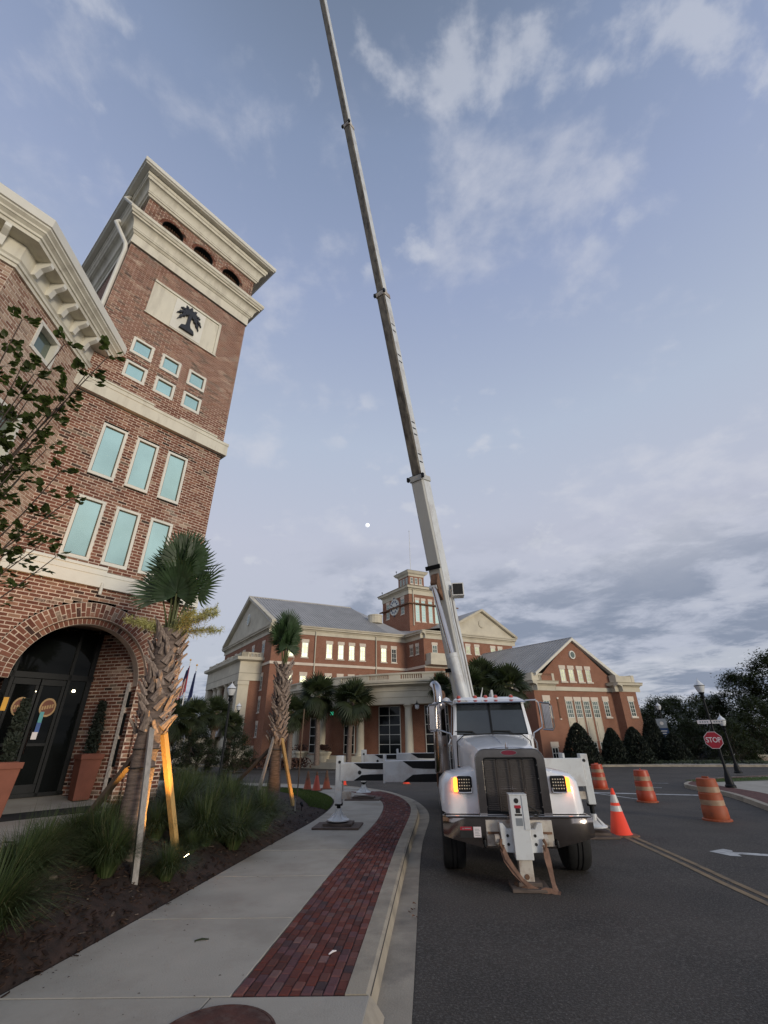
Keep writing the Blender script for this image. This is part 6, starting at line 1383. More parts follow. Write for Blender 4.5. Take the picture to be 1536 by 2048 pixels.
def boot_mesh(seed):
    rr = random.Random(seed); b = MB(); L, w = rr.uniform(.22, .32), rr.uniform(.045, .060)
    V = []
    for u, ww, th in ((0, 1.25, .030), (.35, .9, .028), (.7, .72, .022), (1, .55, .012)):
        o = .02+u*u*.06+u*.03; z = u*L
        V += [(-w*ww, o, z), (w*ww, o, z), (w*ww*.7, o+th, z), (-w*ww*.7, o+th, z)]
    b.add(V, [(4*i+k, 4*i+(k+1) % 4, 4*i+4+(k+1) % 4, 4*i+4+k) for i in range(3) for k in range(4)]+[(0, 1, 2, 3), (12, 13, 14, 15)]); return b
FM = [frond_mesh(L=.56, Lp=lp_, seed=k, droop=dr).mesh('frond', [M['frond'], M['petiole']]) for k, dr, lp_ in ((1, .10, 1.16), (2, .16, 1.0), (3, .24, .82), (4, .30, .64))]
BM = [boot_mesh(k).mesh('boot', M['boot']) for k in range(5)]
def near_palm(loc, ht, r, boot_z0, label, fr_n, scale, seed, flowers=True):
    rr = random.Random(seed); t = thing('palm_tree', loc, label, 'palm tree', 'staked young palms in the planting bed'); L = Vector(loc)
    b = MB(); N = 26
    b.tube([L+Vector((math.sin(i*.5)*.012, math.cos(i*.7)*.012, -.15+(ht+.15)*i/N)) for i in range(N+1)], [r*(1.15-.25*min(1, i/6))*(1+.04*math.sin(i*2.3)) for i in range(N+1)], 20); obj('trunk', b, M['bark'], t, smooth=True)
    nb = int((ht-boot_z0)/.017); 
    for i in range(nb):
        z = boot_z0+(ht-boot_z0)*i/nb; az = i*2.39996+rr.uniform(-.15, .15); k = (z-boot_z0)/(ht-boot_z0)
        rad = r*.80+.02; spread = 1+.5*(1-k)*math.sin(math.pi*min(1, k*1.4+.2))
        o = inst('boot', rr.choice(BM), t, (rad*math.sin(az), -rad*math.cos(az)*-1, z), (rr.uniform(-.10, .04)-.10*spread, (.48 if i % 2 else -.48)+rr.uniform(-.15, .15), -az), scale*rr.uniform(.65, .95))
    for i in range(fr_n):
        az = i*2.39996+rr.uniform(-.2, .2); k = i/fr_n; el = R(90-24*k**1.3+rr.uniform(-6, 6)); m = FM[min(3, int(k*4))]
        rot = Matrix.Rotation(az, 3, 'Z') @ Matrix.Rotation(-el, 3, 'Y') @ Matrix.Rotation(rr.uniform(-.9, .9), 3, 'X')
        o = inst('frond', m, t, (.05*math.cos(az), .05*math.sin(az), ht-.02-.10*k), rot.to_euler(), scale*rr.uniform(.9, 1.1))
    if flowers:
        for az, el, ln in ((-.35, 30, 1.0), (-.1, 42, .95), (.3, 22, .8), (-.7, 35, .8), (2.9, 35, .8), (3.5, 30, .75)):
            b = MB(); o = L+Vector((0, 0, ht-.1)); d = Vector((math.cos(az)*math.cos(R(el)), math.sin(az)*math.cos(R(el)), math.sin(R(el)))); P = [o+d*ln*u*scale+Vector((0, 0, -.25*ln*u*u)) for u in (0, .25, .5, .75, 1)]; b.tube(P, [.016, .013, .010, .007, .004], 5)
            for k in range(330):
                u = .25+.75*rr.random(); i = min(3, int(u*4)); p = P[i].lerp(P[i+1], u*4-i); q = p+Vector((rr.gauss(0, 1), rr.gauss(0, 1), rr.gauss(-.3, .9))).normalized()*rr.uniform(.06, .22)*(1.15-u*.6)
                s = Vector((rr.gauss(0, 1), rr.gauss(0, 1), rr.gauss(0, 1))).normalized()*.0055; b.add([p-s, p+s, q], [(0, 1, 2)])
                for j in range(3):
                    m = p.lerp(q, .5+.17*j); e = m+Vector((rr.gauss(0, 1), rr.gauss(0, 1), rr.gauss(0, 1))).normalized()*.05; b.add([m-s, m+s, e], [(0, 1, 2)])
            obj('flower_stalk', b, M['flower'], t)
    # strap round the trunk that holds the props
    for z in (ht*.42, ht*.34):
        b = MB(); b.lathe((loc[0], loc[1], loc[2]+z), [(r*1.04, -.008), (r*1.06, 0), (r*1.04, .008)], 20); obj('trunk_band', b, M['black'], t)
    return t
P1 = (-3.83, 7.94, bed_z(-3.83, 7.94)); P2 = (-3.72, 16.87, bed_z(-3.72, 16.87))
H1, H2 = 3.70-P1[2], 4.35-P2[2]
near_palm(P1, H1, .20, 1.55, 'big staked palm nearest the camera, its cut leaf bases lit orange from below', 12, 1.12, 4)
near_palm(P2, H2, .21, 1.55, 'smaller staked palm farther along the bed, in front of the courthouse', 12, 1.2, 9, flowers=False)
def prop(p, q, m, label, w=.045, d=.045):
    p, q = Vector(p), Vector(q); u = (q-p).normalized(); s = u.cross(Vector((0, 0, 1))).normalized(); n = u.cross(s); b = MB()
    c = lambda o: [o-s*w-n*d, o+s*w-n*d, o+s*w+n*d, o-s*w+n*d]
    b.prism(c(p-u*.15), c(q)); tag(obj('timber_prop', b, M[m], at=p, bev=.004), label, 'timber prop', 'timber props bracing the young palms')
c1 = Vector((P1[0], P1[1], 0)); c2 = Vector((P2[0], P2[1], 0))
prop((-3.50, 8.95, bed_z(-3.50, 8.95)), (-3.70, 8.16, 2.05), 'stake_yellow', 'bright yellow-lit timber prop on the right side of the nearest palm')
prop((-3.33, 7.32, bed_z(-3.33, 7.32)), (-3.72, 7.74, 2.12), 'stake_grey', 'pale grey timber prop running down in front of the nearest palm', .038, .038)
prop((-5.10, 8.9, .74), (-4.02, 8.0, 1.72), 'stake_dark', 'brown timber prop leaning left from the nearest palm towards the plaza', .045, .045)
prop((-3.98, 15.8, bed_z(-3.98, 15.8)), (-3.80, 16.66, 2.0), 'stake_grey', 'grey timber prop on the left front of the second palm', .04, .04)
prop((-2.85, 15.9, bed_z(-2.85, 15.9)), (-3.55, 16.75, 1.95), 'stake_yellow', 'yellowish timber prop on the right of the second palm')
prop((-5.6, 18.2, bed_z(-5.6, 18.2)), (-3.86, 17.0, 1.75), 'stake_dark', 'dark timber prop behind the left of the second palm')
b = MB(); b.tube([(-3.05, 17.6, .1), (-3.0, 17.6, 2.9)], .022, 6); tag(obj('thin_stake', b, M['stake_dark'], at=(-3.05, 17.6, .1)), 'thin dark upright stake right of the second palm', 'stake')
for x, y, h in ((-4.6, 13.6, .32), (-4.05, 15.5, .25), (-2.62, 14.9, .3)):
    b = MB(); z = bed_z(x, y); b.box(W0, x-.02, x+.02, y-.02, y+.02, z-.1, z+h); tag(obj('short_peg', b, M['stake_grey']), {.32: 'short pale peg standing among the grass clumps', .25: 'short peg at the foot of the grey prop', .3: 'short peg beside the yellow prop of the second palm'}[h], 'peg')
# landscape spotlights aimed up the palms (lit in the photograph)
def spot(x, y, target, e, label):
    z = bed_z(x, y); t = thing('garden_spotlight', (x, y, z), label, 'spotlight', 'lit garden spotlights'); d = (Vector(target)-Vector((x, y, z+.16))).normalized()
    b = MB(); b.tube([(x, y, z-.05), (x, y, z+.12)], .012, 6); obj('stem', b, M['black_metal'], t)
    b = MB(); o = Vector((x, y, z+.15)); b.lathe(o, [(.025, -.06), (.04, -.03), (.045, .05), (.04, .045)], 12, axis=d); obj('housing', b, M['black_metal'], t)
    b = MB(); b.lathe(o, [(.039, .047), (.038, .051), (.02, .053)], 12, axis=d); obj('lens', b, M['spot_lit'], t)
    ld = bpy.data.lights.new('spot', 'SPOT'); ld.energy = e; ld.color = (1.0, .50, .11); ld.spot_size = R(62); ld.spot_blend = .7; ld.shadow_soft_size = .04
    lo = bpy.data.objects.new('spotlight_beam', ld); col.objects.link(lo); lo.parent = t; lo.location = Vector((0, 0, .15))+d*.07; lo.rotation_euler = d.to_track_quat('-Z', 'Y').to_euler()
spot(-3.02, 8.28, (-3.80, 7.95, 1.75), 360, 'lit garden spotlight in the mulch by the nearest palm')
spot(-2.48, 15.2, (-3.60, 16.8, 1.5), 60, 'lit garden spotlight at the bed edge by the second palm')
# ornamental grass clumps
def clump(seed, n=1700, h=.80):
    rr = random.Random(seed); b = MB()
    for k in range(n):
        a = rr.random()*6.2832; l = h*rr.uniform(.6, 1.15); lean = rr.random()**.5*1.25; l *= 1-.25*lean/1.25; r0 = rr.random()*.10; w = rr.uniform(.0022, .0042)
        d = Vector((math.cos(a), math.sin(a), 0)); s = Vector((-d.y, d.x, 0)); P = []
        for i in range(5):
            u = i/4; P.append(d*(r0+l*lean*(u**1.5)*.95)+Vector((0, 0, l*(u-.42*lean*u*u*u*1.3))))
        V = []
        for i, p in enumerate(P[:-1]): ww = w*(1-.5*i/4); V += [p-s*ww, p+s*ww]
        V.append(P[-1]); b.add(V, [(0, 1, 3, 2), (2, 3, 5, 4), (4, 5, 7, 6), (6, 7, 8)])
    return b
CM = [clump(k).mesh('grass_clump', M['grass']) for k in (1, 2, 3)]
spots = [(-3.62, 5.15, 1.15, 'ornamental grass clump at the lower left edge of the photo'), (-3.95, 5.9, 1.0, None), (-4.45, 7.6, .8, 'grass clump between the plaza edge and the nearest palm'), (-4.35, 8.15, .9, None), (-3.65, 7.15, 1.0, 'dark grass clump at the foot of the grey prop'), (-3.1, 7.75, .75, None), (-3.25, 9.55, 1.1, 'grass clump right behind the lit spotlight'), (-3.45, 9.85, 1.15, None), (-2.85, 9.95, 1.2, 'large grass clump hanging over the sidewalk edge'), (-3.6, 10.7, 1.2, None), (-2.95, 10.8, 1.2, None), (-2.75, 11.7, 1.2, 'last large grass clump along the sidewalk before the bare mulch'), (-3.5, 11.6, 1.2, None), (-4.2, 10.4, 1.15, None), (-4.35, 11.5, 1.2, None), (-3.1, 12.7, 1.15, None), (-3.9, 12.6, 1.2, None), (-4.9, 12.6, 1.1, None), (-4.6, 13.6, 1.15, None), (-3.7, 13.7, 1.1, None), (-5.5, 13.6, 1.1, None), (-5.4, 14.8, 1.1, None), (-4.5, 14.9, 1.0, None), (-6.2, 15.0, 1.0, None), (-5.6, 16.2, 1.0, None), (-4.7, 16.4, .9, None), (-6.5, 16.6, 1.0, None), (-5.7, 17.8, 1.0, None), (-4.6, 9.3, .9, None), (-4.25, 6.7, .85, None), (-4.05, 7.5, .95, None), (-3.9, 9.0, .95, None), (-3.25, 8.95, .6, None),]
for i, (x, y, s, lab) in enumerate(spots):
    o = bpy.data.objects.new('ornamental_grass', CM[i % 3]); col.objects.link(o); o.location = (x, y, bed_z(x, y)-.02); o.rotation_euler = (0, 0, i*1.3); o.scale = (s, s, s*rng.uniform(.9, 1.1))
    tag(o, lab or 'dark green ornamental grass clump massed in the bed between the two staked palms', 'grass', 'ornamental grass clumps in the bed')
# small dark rock in the bed
b = MB(); b.lathe((-3.95, 6.55, bed_z(-3.95, 6.55)), [(.03, -.03), (.055, .0), (.045, .025), (.01, .035)], 7); tag(obj('stone', b, M['wood']), 'small brown stone lying in the mulch near the left edge', 'stone')
# young street tree at the left edge: twigs reach into view from outside the frame
def young_tree():
    base = Vector((-5.0, 4.3, bed_z(-4.9, 4.3))); t = thing('young_tree', base, 'young leafy tree at the left edge with thin branches crossing the pale brick wall', 'tree'); rr = random.Random(12)
    b = MB(); b.tube([base, base+Vector((.03, -.1, 1.2)), base+Vector((.1, -.2, 2.4)), base+Vector((.12, -.3, 3.6)), base+Vector((.2, -.4, 5.0))], [.06, .05, .042, .03, .012], 8); obj('trunk', b, M['twig'], t)
    tips = [(-3.43, 2.88, 5.53), (-2.62, 3.05, 5.22), (-2.84, 3.13, 5.06), (-3.03, 2.99, 5.32), (-3.0, 3.67, 4.0), (-3.15, 3.93, 3.52), (-3.58, 3.95, 3.45), (-3.22, 3.45, 4.43), (-3.65, 3.3, 4.73), (-3.9, 4.0, 3.2), (-3.3, 3.7, 3.85), (-3.35, 3.2, 4.85), (-3.5, 3.6, 4.2), (-3.15, 3.25, 4.75), (-3.75, 3.75, 3.75), (-3.4, 3.05, 5.15), (-3.7, 3.0, 5.3), (-3.05, 3.5, 4.2), (-3.3, 3.3, 4.1), (-3.55, 3.2, 4.45), (-3.2, 3.0, 4.95), (-3.6, 3.5, 3.95), (-3.45, 3.8, 3.6), (-2.95, 3.15, 4.85), (-3.5, 2.95, 5.0), (-3.3, 3.9, 3.65)]
    V = []; tw = MB()
    lf = MB()
    for k, tip in enumerate(tips):
        tip = Vector(tip); s = base+Vector((.1, -.22, max(1.3, (tip.z-base.z)*.55-.1))); c = s.lerp(tip, .55)+Vector((rr.uniform(-.1, .1), rr.uniform(-.1, .1), -.16))
        P = [s*(1-u)**2+c*2*u*(1-u)+tip*u*u for u in [i/10 for i in range(11)]]
        tw.tube(P, [.013*(1-.8*i/10)+.0015 for i in range(11)], 5)
        def leaf(p, dirv, L):
            d = dirv.normalized(); up = Vector((rr.uniform(-.5, .5), rr.uniform(-.5, .5), 1)).normalized(); s_ = d.cross(up).normalized(); n = s_.cross(d)
            w = L*.36; q = [p, p+d*L*.3+s_*w*.85-n*.004, p+d*L*.62+s_*w-n*.006, p+d*L, p+d*L*.62-s_*w-n*.006, p+d*L*.3-s_*w*.85-n*.004, p+d*L*.5+n*L*.07]
            lf.add(q, [(0, 1, 6), (1, 2, 6), (2, 3, 6), (3, 4, 6), (4, 5, 6), (5, 0, 6)])
        for i in range(3, 11):
            for j in range(4 if i < 10 else 6):
                d0 = (P[i]-P[i-1]).normalized(); side = d0.cross(Vector((0, 0, 1))).normalized()*(1 if j % 2 else -1)
                e = P[i]+(side*.8+d0*.5+Vector((0, 0, rr.uniform(-.2, .5))))*rr.uniform(.03, .10)
                tw.tube([P[i], e], [.002, .0012], 3, False)
                for _ in range(3): leaf(e+Vector((rr.uniform(-.03, .03), rr.uniform(-.03, .03), rr.uniform(-.03, .03))), side*rr.uniform(.3, 1)+d0*rr.uniform(.2, 1)+Vector((0, 0, rr.uniform(-.6, .4))), rr.uniform(.048, .082))
    obj('branches', tw, M['twig'], t); obj('leaves', lf, M['leaf'], t)
young_tree()
# ------------------------------------------------------------------ far palms, trees, shrubs
FF_ = [frond_mesh(L=.95, Lp=.6, n=20, droop=dr, seed=9+k, wid=.06, spread=105).mesh('frond', [M['frond_far'], M['petiole']]) for k, dr in enumerate((.15, .3, .5))]
FD = frond_mesh(L=.8, Lp=.5, n=14, droop=.5, seed=31, wid=.05, spread=80).mesh('dead_frond', [M['frond_dead'], M['frond_dead']])
def far_palm(loc, ht, sc, label, seed):
    rr = random.Random(seed); t = thing('palm_tree', loc, label, 'palm tree', 'grown palms round the courthouse'); L = Vector(loc)
    b = MB(); lean = rr.uniform(-.25, .25); b.tube([L+Vector((lean*(i/8)**2, 0, ht*i/8-.1)) for i in range(9)], [.24-.06*i/8 for i in range(9)], 10); obj('trunk', b, M['bark'], t, smooth=True)
    for i in range(42):
        az = i*2.4+rr.uniform(-.3, .3); k = i/42; el = R(84-140*k+rr.uniform(-10, 10)); rot = Matrix.Rotation(az, 3, 'Z') @ Matrix.Rotation(-el, 3, 'Y') @ Matrix.Rotation(rr.uniform(-.7, .7), 3, 'X')
        inst('frond', FF_[min(2, int(k*3))], t, (lean, 0, ht-.1), rot.to_euler(), sc*rr.uniform(.9, 1.15))
    for i in range(9):
        rot = Matrix.Rotation(i*.7, 3, 'Z') @ Matrix.Rotation(R(62+rr.uniform(-8, 14)), 3, 'Y'); inst('dead_frond', FD, t, (lean, 0, ht-.3), rot.to_euler(), sc)
    return t
def at_px(x, y, Y):
    """where a sight line seen in the photograph meets the distance Y (kept as plain numbers in the world)"""
    u, v = (x-768)/880, (1024-y)/880; m = cam.matrix_world.to_3x3(); r = m @ Vector((u, v, -1)); return Vector((0, 0, 1.95))+r*(Y/r.y)
for x, y, Y, z0, sc, lab, sd in ((640, 1390, 43.0, .0, 1.3, 'taller palm in front of the left part of the curved portico', 1), (700, 1402, 42.4, .0, 1.3, 'palm with a brown skirt in front of the curved portico, right of its taller twin', 2), (585, 1425, 42.0, -.2, 1.0, 'thin dark palm beside the portico, behind the second staked palm', 3),
                                (390, 1432, 40.0, -.2, 1.05, 'palm left of the courthouse side portico, nearest the flags', 4), (432, 1424, 42.0, -.2, .95, 'palm in front of the courthouse side portico columns', 5), (462, 1448, 44, -.2, .8, 'small palm behind the left street lamp', 6), (345, 1440, 38.0, -.2, 1.05, 'dark palm just right of the brick tower', 11),
                                (945, 1375, 36.0, -.3, 1.15, 'palm right behind the crane truck cab', 7), (968, 1360, 38.0, -.3, 1.25, 'tallest of the palms behind the cab roof', 8), (1018, 1372, 36.5, -.3, 1.2, 'palm at the right behind the truck mirror', 9), (880, 1372, 40.0, -.3, .8, 'small palm behind the exhaust stack', 10)):
    p = at_px(x, y, Y); far_palm((p.x, Y, z0), p.z-z0, sc, lab, sd)
def tree_mesh(seed, rad, h0, h1, n_cl, per, leaf, m, trunk_r=.22):
    """crown of leaf clumps hung on limbs; returns trunk and crown builders at the origin"""
    rr = random.Random(seed); tk = MB(); cr_ = MB(); H = h1
    tk.tube([(0, 0, -.2), (.05, 0, h0*.6), (0, .05, h0), (0, 0, (h0+h1)*.5)], [trunk_r*1.3, trunk_r, trunk_r*.8, trunk_r*.3], 8)
    for k in range(n_cl):
        u = rr.random(); zz = h0+(h1-h0)*(u**.8); prof = math.sin(math.pi*min(.97, .18+.80*(zz-h0)/(h1-h0)))**.7; a = rr.random()*6.283; rd = rad*prof*math.sqrt(rr.uniform(.15, 1)); c = Vector((rd*math.cos(a), rd*math.sin(a), zz)); cs = rad*rr.uniform(.14, .27)
        if k % 3 == 0: tk.tube([(0, 0, max(h0*.8, zz-rd*.7)), c*.6+Vector((0, 0, zz*.35)), c], [.06, .04, .012], 4, False)
        for i in range(per):
            p = c+Vector((rr.gauss(0, 1), rr.gauss(0, 1), rr.gauss(0, .7)))*cs*.55; d1 = Vector((rr.uniform(-1, 1), rr.uniform(-1, 1), rr.uniform(-.5, .5))).normalized(); d2 = d1.cross(Vector((rr.uniform(-.4, .4), rr.uniform(-.4, .4), 1))).normalized(); s = leaf*rr.uniform(.6, 1.2)
            cr_.quad([p-d1*s, p+d2*s*.45, p+d1*s, p-d2*s*.45])
    return tk, cr_
TP = []
for sd, rad, h0, h1, nc, per, lf, m in ((1, 3.8, 1.2, 8.5, 110, 130, .16, 'leaf_mid'), (2, 4.8, 1.4, 11.5, 130, 130, .19, 'leaf_dark'), (3, 3.4, .6, 7.0, 110, 130, .15, 'leaf_dark')):
    tk, cr_ = tree_mesh(sd, rad, h0, h1, nc, per, lf, m); TP.append((tk.mesh('trunk', M['trunk']), cr_.mesh('crown', M[m]), h1))
def tree(kind, loc, sc, rz, label, group='trees beyond the right side of the street'):
    t = thing('broadleaf_tree', loc, label, 'tree', group); tk, cr_, h = TP[kind]; inst('trunk', tk, t, (0, 0, 0), (0, 0, rz), sc); inst('crown', cr_, t, (0, 0, 0), (0, 0, rz), sc)
for x, ytop, Y, kind, lab in ((1345, 1398, 62, 0, 'rounded tree just right of the courthouse wing'), (1395, 1394, 66, 2, 'tree behind the lamp globe at the right'), (1425, 1400, 58, 0, 'lower tree behind the stop sign'), (1470, 1352, 56, 1, 'tall dark tree right of the stop sign lamp'), (1530, 1315, 52, 1, 'tallest dark tree at the right edge of the photo'), (1500, 1400, 46, 2, 'bushy dark tree under the tall trees at the right edge'), (1290, 1418, 78, 2, 'distant tree seen at the corner of the brick wing'), (1312, 1400, 58, 2, 'dark narrow tree between the wing and the blue banner'), (1580, 1360, 48, 1, 'dark tree partly outside the right edge'), (1450, 1440, 44, 2, 'low dark tree behind the second lamp post'), (1640, 1380, 56, 0, 'tree outside the right edge behind the low wall'), (1370, 1440, 52, 2, 'low tree behind the parked dark car')):
    p = at_px(x, ytop, Y); z0 = -1.0; tree(kind, (p.x, Y, z0), (p.z-z0)/TP[kind][2], x*.37, lab)
for x, ytop, Y, kind, lab in ((360, 1400, 62, 1, 'dark tree behind the flagpoles'), (325, 1392, 66, 0, 'dark tree far left beside the tower corner'), (405, 1460, 38, 2, 'leafy shrub tree in front of the side portico'), (478, 1466, 40, 2, 'small leafy tree beside the left lamp posts'), (352, 1470, 42, 2, 'dark small tree under the flags')):
    p = at_px(x, ytop, Y); z0 = -.6; tree(kind, (p.x, Y, z0), (p.z-z0)/TP[kind][2], x*.31, lab, 'trees left of the courthouse')
def conifer(loc, h, r, label, seed):
    rr = random.Random(seed); t = thing('clipped_conifer', loc, label, 'shrub', 'clipped dark conifers along the brick wing'); b = MB(); L = Vector(loc)
    for k in range(6500):
        u = rr.random()**1.25; z = h*u; prof = (1-u)**.62*(1 if u > .12 else .8+u*1.6); a = rr.random()*6.283; rd = r*prof*(1-.35*rr.random()**2)+rr.gauss(0, .03); p = L+Vector((rd*math.cos(a), rd*math.sin(a), z)); s = rr.uniform(.07, .16)
        d1 = Vector((math.cos(a)*.5+rr.uniform(-.6, .6), math.sin(a)*.5+rr.uniform(-.6, .6), rr.uniform(.1, 1))).normalized(); d2 = d1.cross(Vector((rr.uniform(-1, 1), rr.uniform(-1, 1), rr.uniform(-1, 1)))).normalized(); b.quad([p-d1*s, p+d2*s*.4, p+d1*s, p-d2*s*.4])
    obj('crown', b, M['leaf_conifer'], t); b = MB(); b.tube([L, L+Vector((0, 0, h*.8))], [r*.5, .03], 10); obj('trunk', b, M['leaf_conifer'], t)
for x, yt, yb, Y, wpx, lab, sd in ((1155, 1447, 1528, 43.5, 62, 'clipped dark conifer nearest the truck, in front of the tall window panels', 1), (1223, 1457, 1528, 44, 44, 'middle clipped conifer in front of the brick wing', 2), (1268, 1455, 1528, 44, 52, 'right clipped conifer at the corner of the brick wing', 3), (1308, 1432, 1526, 46, 46, 'tall dark conifer beside the blue banner', 4), (1345, 1468, 1526, 45, 50, 'low rounded dark shrub under the banner', 5)):
    p = at_px(x, yt, Y); q = at_px(x+12, yb, Y); conifer((q.x, Y, -.3), p.z+.3, wpx*Y/880*.58, lab, sd)
def shrub_mass(name, pts, n, m, label, h=.5):
    b = MB(); rr = random.Random(len(pts)+n)
    for k in range(n):
        i = rr.random()*(len(pts)-1); j = int(i); p = Vector(pts[j]).lerp(Vector(pts[j+1]), i-j)+Vector((rr.gauss(0, .5), rr.gauss(0, .5), rr.random()*h)); s = rr.uniform(.06, .15)
        d1 = Vector((rr.uniform(-1, 1), rr.uniform(-1, 1), rr.uniform(-.2, 1))).normalized()*s; d2 = d1.orthogonal()*.5; b.quad([p-d1, p+d2, p+d1, p-d2])
    return stuff(tag(obj(name, b, M[m]), label, 'shrubs'))
shrub_mass('ground_cover', [(-13, 44, -.3), (-10, 45, -.3), (-7.5, 44.5, -.3)], 2600, 'hedge_red', 'low reddish shrubs at the foot of the courthouse portico', .7)
shrub_mass('ground_cover', [(-13, 19.5, .4), (-11, 21, .3), (-9.5, 23, .2)], 3000, 'shrub', 'low shrubs and ground cover beyond the brick tower', .6)
shrub_mass('ground_cover', [(14, 44.2, -.4), (20, 44, -.4), (27, 42.5, -.4), (34, 40, -.4)], 3500, 'leaf_dark', 'low dark hedge plants along the far kerb', .35)
shrub_mass('far_wood', [(40, 95, -1), (60, 90, -1), (80, 84, -1), (110, 70, -1)], 9000, 'leaf_dark', 'far wooded edge behind the car park on the right', 6)
# ================================================================== street furniture
def lamp_post(loc, h, label, gscale=1.0):
    t = thing('street_lamp', loc, label, 'street lamp', 'black street lamps with acorn globes'); x, y, z = loc; g = gscale; ph = h-.95*g
    b = MB(); b.lathe(loc, [(.24*g, 0), (.24*g, .08), (.19*g, .12), (.16*g, .35), (.10*g, .55), (.075*g, .65), (.068*g, .8), (.055*g, ph-.3), (.05*g, ph-.05)], 16); obj('pole', b, M['black_metal'], t, smooth=True)
    b = MB(); b.lathe((x, y, z+ph), [(.05*g, -.05), (.10*g, .0), (.11*g, .1*g), (.07*g, .14*g), (.13*g, .22*g), (.14*g, .27*g)], 14); obj('fitter', b, M['black_metal'], t, smooth=True)
    b = MB(); b.lathe((x, y, z+ph), [(.13*g, .27*g), (.19*g, .40*g), (.24*g, .55*g), (.25*g, .60*g)], 18); gl = obj('globe', b, M['lamp_glass'], t, smooth=True)
    b = MB(); b.lathe((x, y, z+ph), [(.262*g, .59*g), (.262*g, .62*g), (.24*g, .625*g)], 18); obj('globe_band', b, M['black_metal'], gl)
    b = MB(); b.lathe((x, y, z+ph), [(.245*g, .625*g), (.20*g, .70*g), (.14*g, .76*g), (.10*g, .80*g), (.08*g, .82*g), (.07*g, .86*g), (.02*g, .89*g), (.012*g, .98*g), (.001, 1.02*g)], 18); obj('lamp_cap', b, M['lamp_glass'], t, smooth=True)
    return t
LPX, LPY = 14.43, 21.78; LZ = gz(LPY)+.15
lp = lamp_post((LPX, LPY, LZ), 4.28, 'tall black street lamp on the right corner carrying the stop sign', .84)
b = MB(); b.tube([(LPX, LPY, LZ+3.05), (LPX+.22, LPY-.05, LZ+3.1)], .03, 6); b.lathe((LPX+.2, LPY-.05, LZ+3.1), [(.06, -.05), (.07, 0), (.05, .06)], 8); obj('bracket', b, M['black_metal'], lp)
def facing(p): v = Vector((-p[0], -p[1], 0)).normalized(); return Vector((-v.y, v.x, 0)), v
def text_mesh(s, size, m, name, parent, loc, a, v, ext=.002, cx=.5):
    cu = bpy.data.curves.new(name, 'FONT'); cu.body = s; cu.size = size; cu.align_x = 'CENTER'; cu.align_y = 'CENTER'; cu.extrude = ext; cu.offset = size*.012
    o = bpy.data.objects.new(name, cu); col.objects.link(o); dg_ = bpy.context.evaluated_depsgraph_get(); me = bpy.data.meshes.new_from_object(o.evaluated_get(dg_)); bpy.data.objects.remove(o)
    me.materials.clear(); me.materials.append(M[m]); o = bpy.data.objects.new(name, me); col.objects.link(o)
    rot = Matrix((a, Vector((0, 0, 1)), v)).transposed(); o.rotation_euler = rot.to_euler()
    if parent: o.parent = parent; o.location = Vector(loc)-wloc(parent)
    else: o.location = loc
    return o
def octagon(loc, r, par_label, txt=True, back=False):
    t = thing('stop_sign', loc, par_label, 'stop sign'); a, v = facing(loc); a = -a if a.x < 0 else a; fr = F(loc, a, v); z = loc[2]
    P = lambda rr: [(rr*math.cos(R(22.5+45*i)), z+rr*math.sin(R(22.5+45*i))) for i in range(8)]
    b = MB(); b.prism([fr(x, 0, zz) for x, zz in P(r)], [fr(x, .006, zz) for x, zz in P(r)]); obj('sign_edge', b, M['sign_white'], t)
    b = MB(); b.prism([fr(x, .0065, zz) for x, zz in P(r*.945)], [fr(x, .009, zz) for x, zz in P(r*.945)]); obj('sign_face', b, M['sign_red'], t)
    if txt: o = text_mesh('STOP', r*.70, 'sign_white', 'lettering', t, Vector(loc)+v*.011, a, v); o.scale = (.92, 1.15, 1)
    return t
a_, v_ = facing((LPX, LPY)); a_ = -a_ if a_.x < 0 else a_
octagon(tuple(Vector((LPX, LPY, 1.70))+v_*.10-a_*.10), .355, 'red octagonal stop sign fixed to the lamp post on the right corner')
for s, w, lab, c in ((-1, .50, 'left street name blade above the stop sign', 'sign_white'), (1, .42, 'right street name blade above the stop sign', 'reflect')):
    p = Vector((LPX, LPY, 2.42))+v_*.09+a_*(s*(w/2+.02)+.02); t = thing('street_name_sign', p, lab, 'street sign', 'street name blades'); fr = F(p, a_, v_); b = MB(); b.box(fr, -w/2, w/2, -.004, .004, p.z-.075, p.z+.075); obj('blade', b, M[c], t)
    b = MB()
    for k in range(4): b.box(fr, -w*.32+k*.09, -w*.32+k*.09+.055, .0045, .006, p.z-.03, p.z+.03)
    obj('blade_print', b, M['sign_grey'], t)
lamp_post((21.4, 31.2, gz(31)+.1), 3.25, 'shorter street lamp behind the stop sign', .95); p = at_px(1305, 1430, 48); lamp_post((p.x+.8, 48, -.5), 5.3, 'street lamp beside the blue banner'); p = at_px(1350, 1450, 58); lamp_post((p.x+.9, 58, -.6), 4.5, 'small far street lamp between the banner and the stop sign')
p = at_px(461, 1395, 30); lamp_post((p.x, 30, -.3), 5.5, 'street lamp in front of the courthouse side portico', 1.15); p = at_px(476, 1430, 46); lamp_post((p.x, 46, -.4), 5.5, 'farther street lamp right beside the side portico pilaster', 1.0)
# hanging lantern by the portico
p = pc(-12.5, PR+.4, 4.35); t = thing('hanging_lantern', p, 'dark lantern on a bracket at the portico beam behind the truck exhaust', 'lantern'); b = MB(); b.lathe(p, [(.03, -.28), (.16, -.2), (.20, .1), (.22, .12), (.05, .22), (.02, .4)], 10); obj('lantern_body', b, M['lamp_glass'], t)
b = MB(); b.lathe(p, [(.23, .10), (.23, .14), (.06, .24), (.02, .42)], 10); b.tube([p+Vector((0, 0, .35)), p+Vector((0, 0, .5))], .015, 4); obj('lantern_cap', b, M['black_metal'], t)
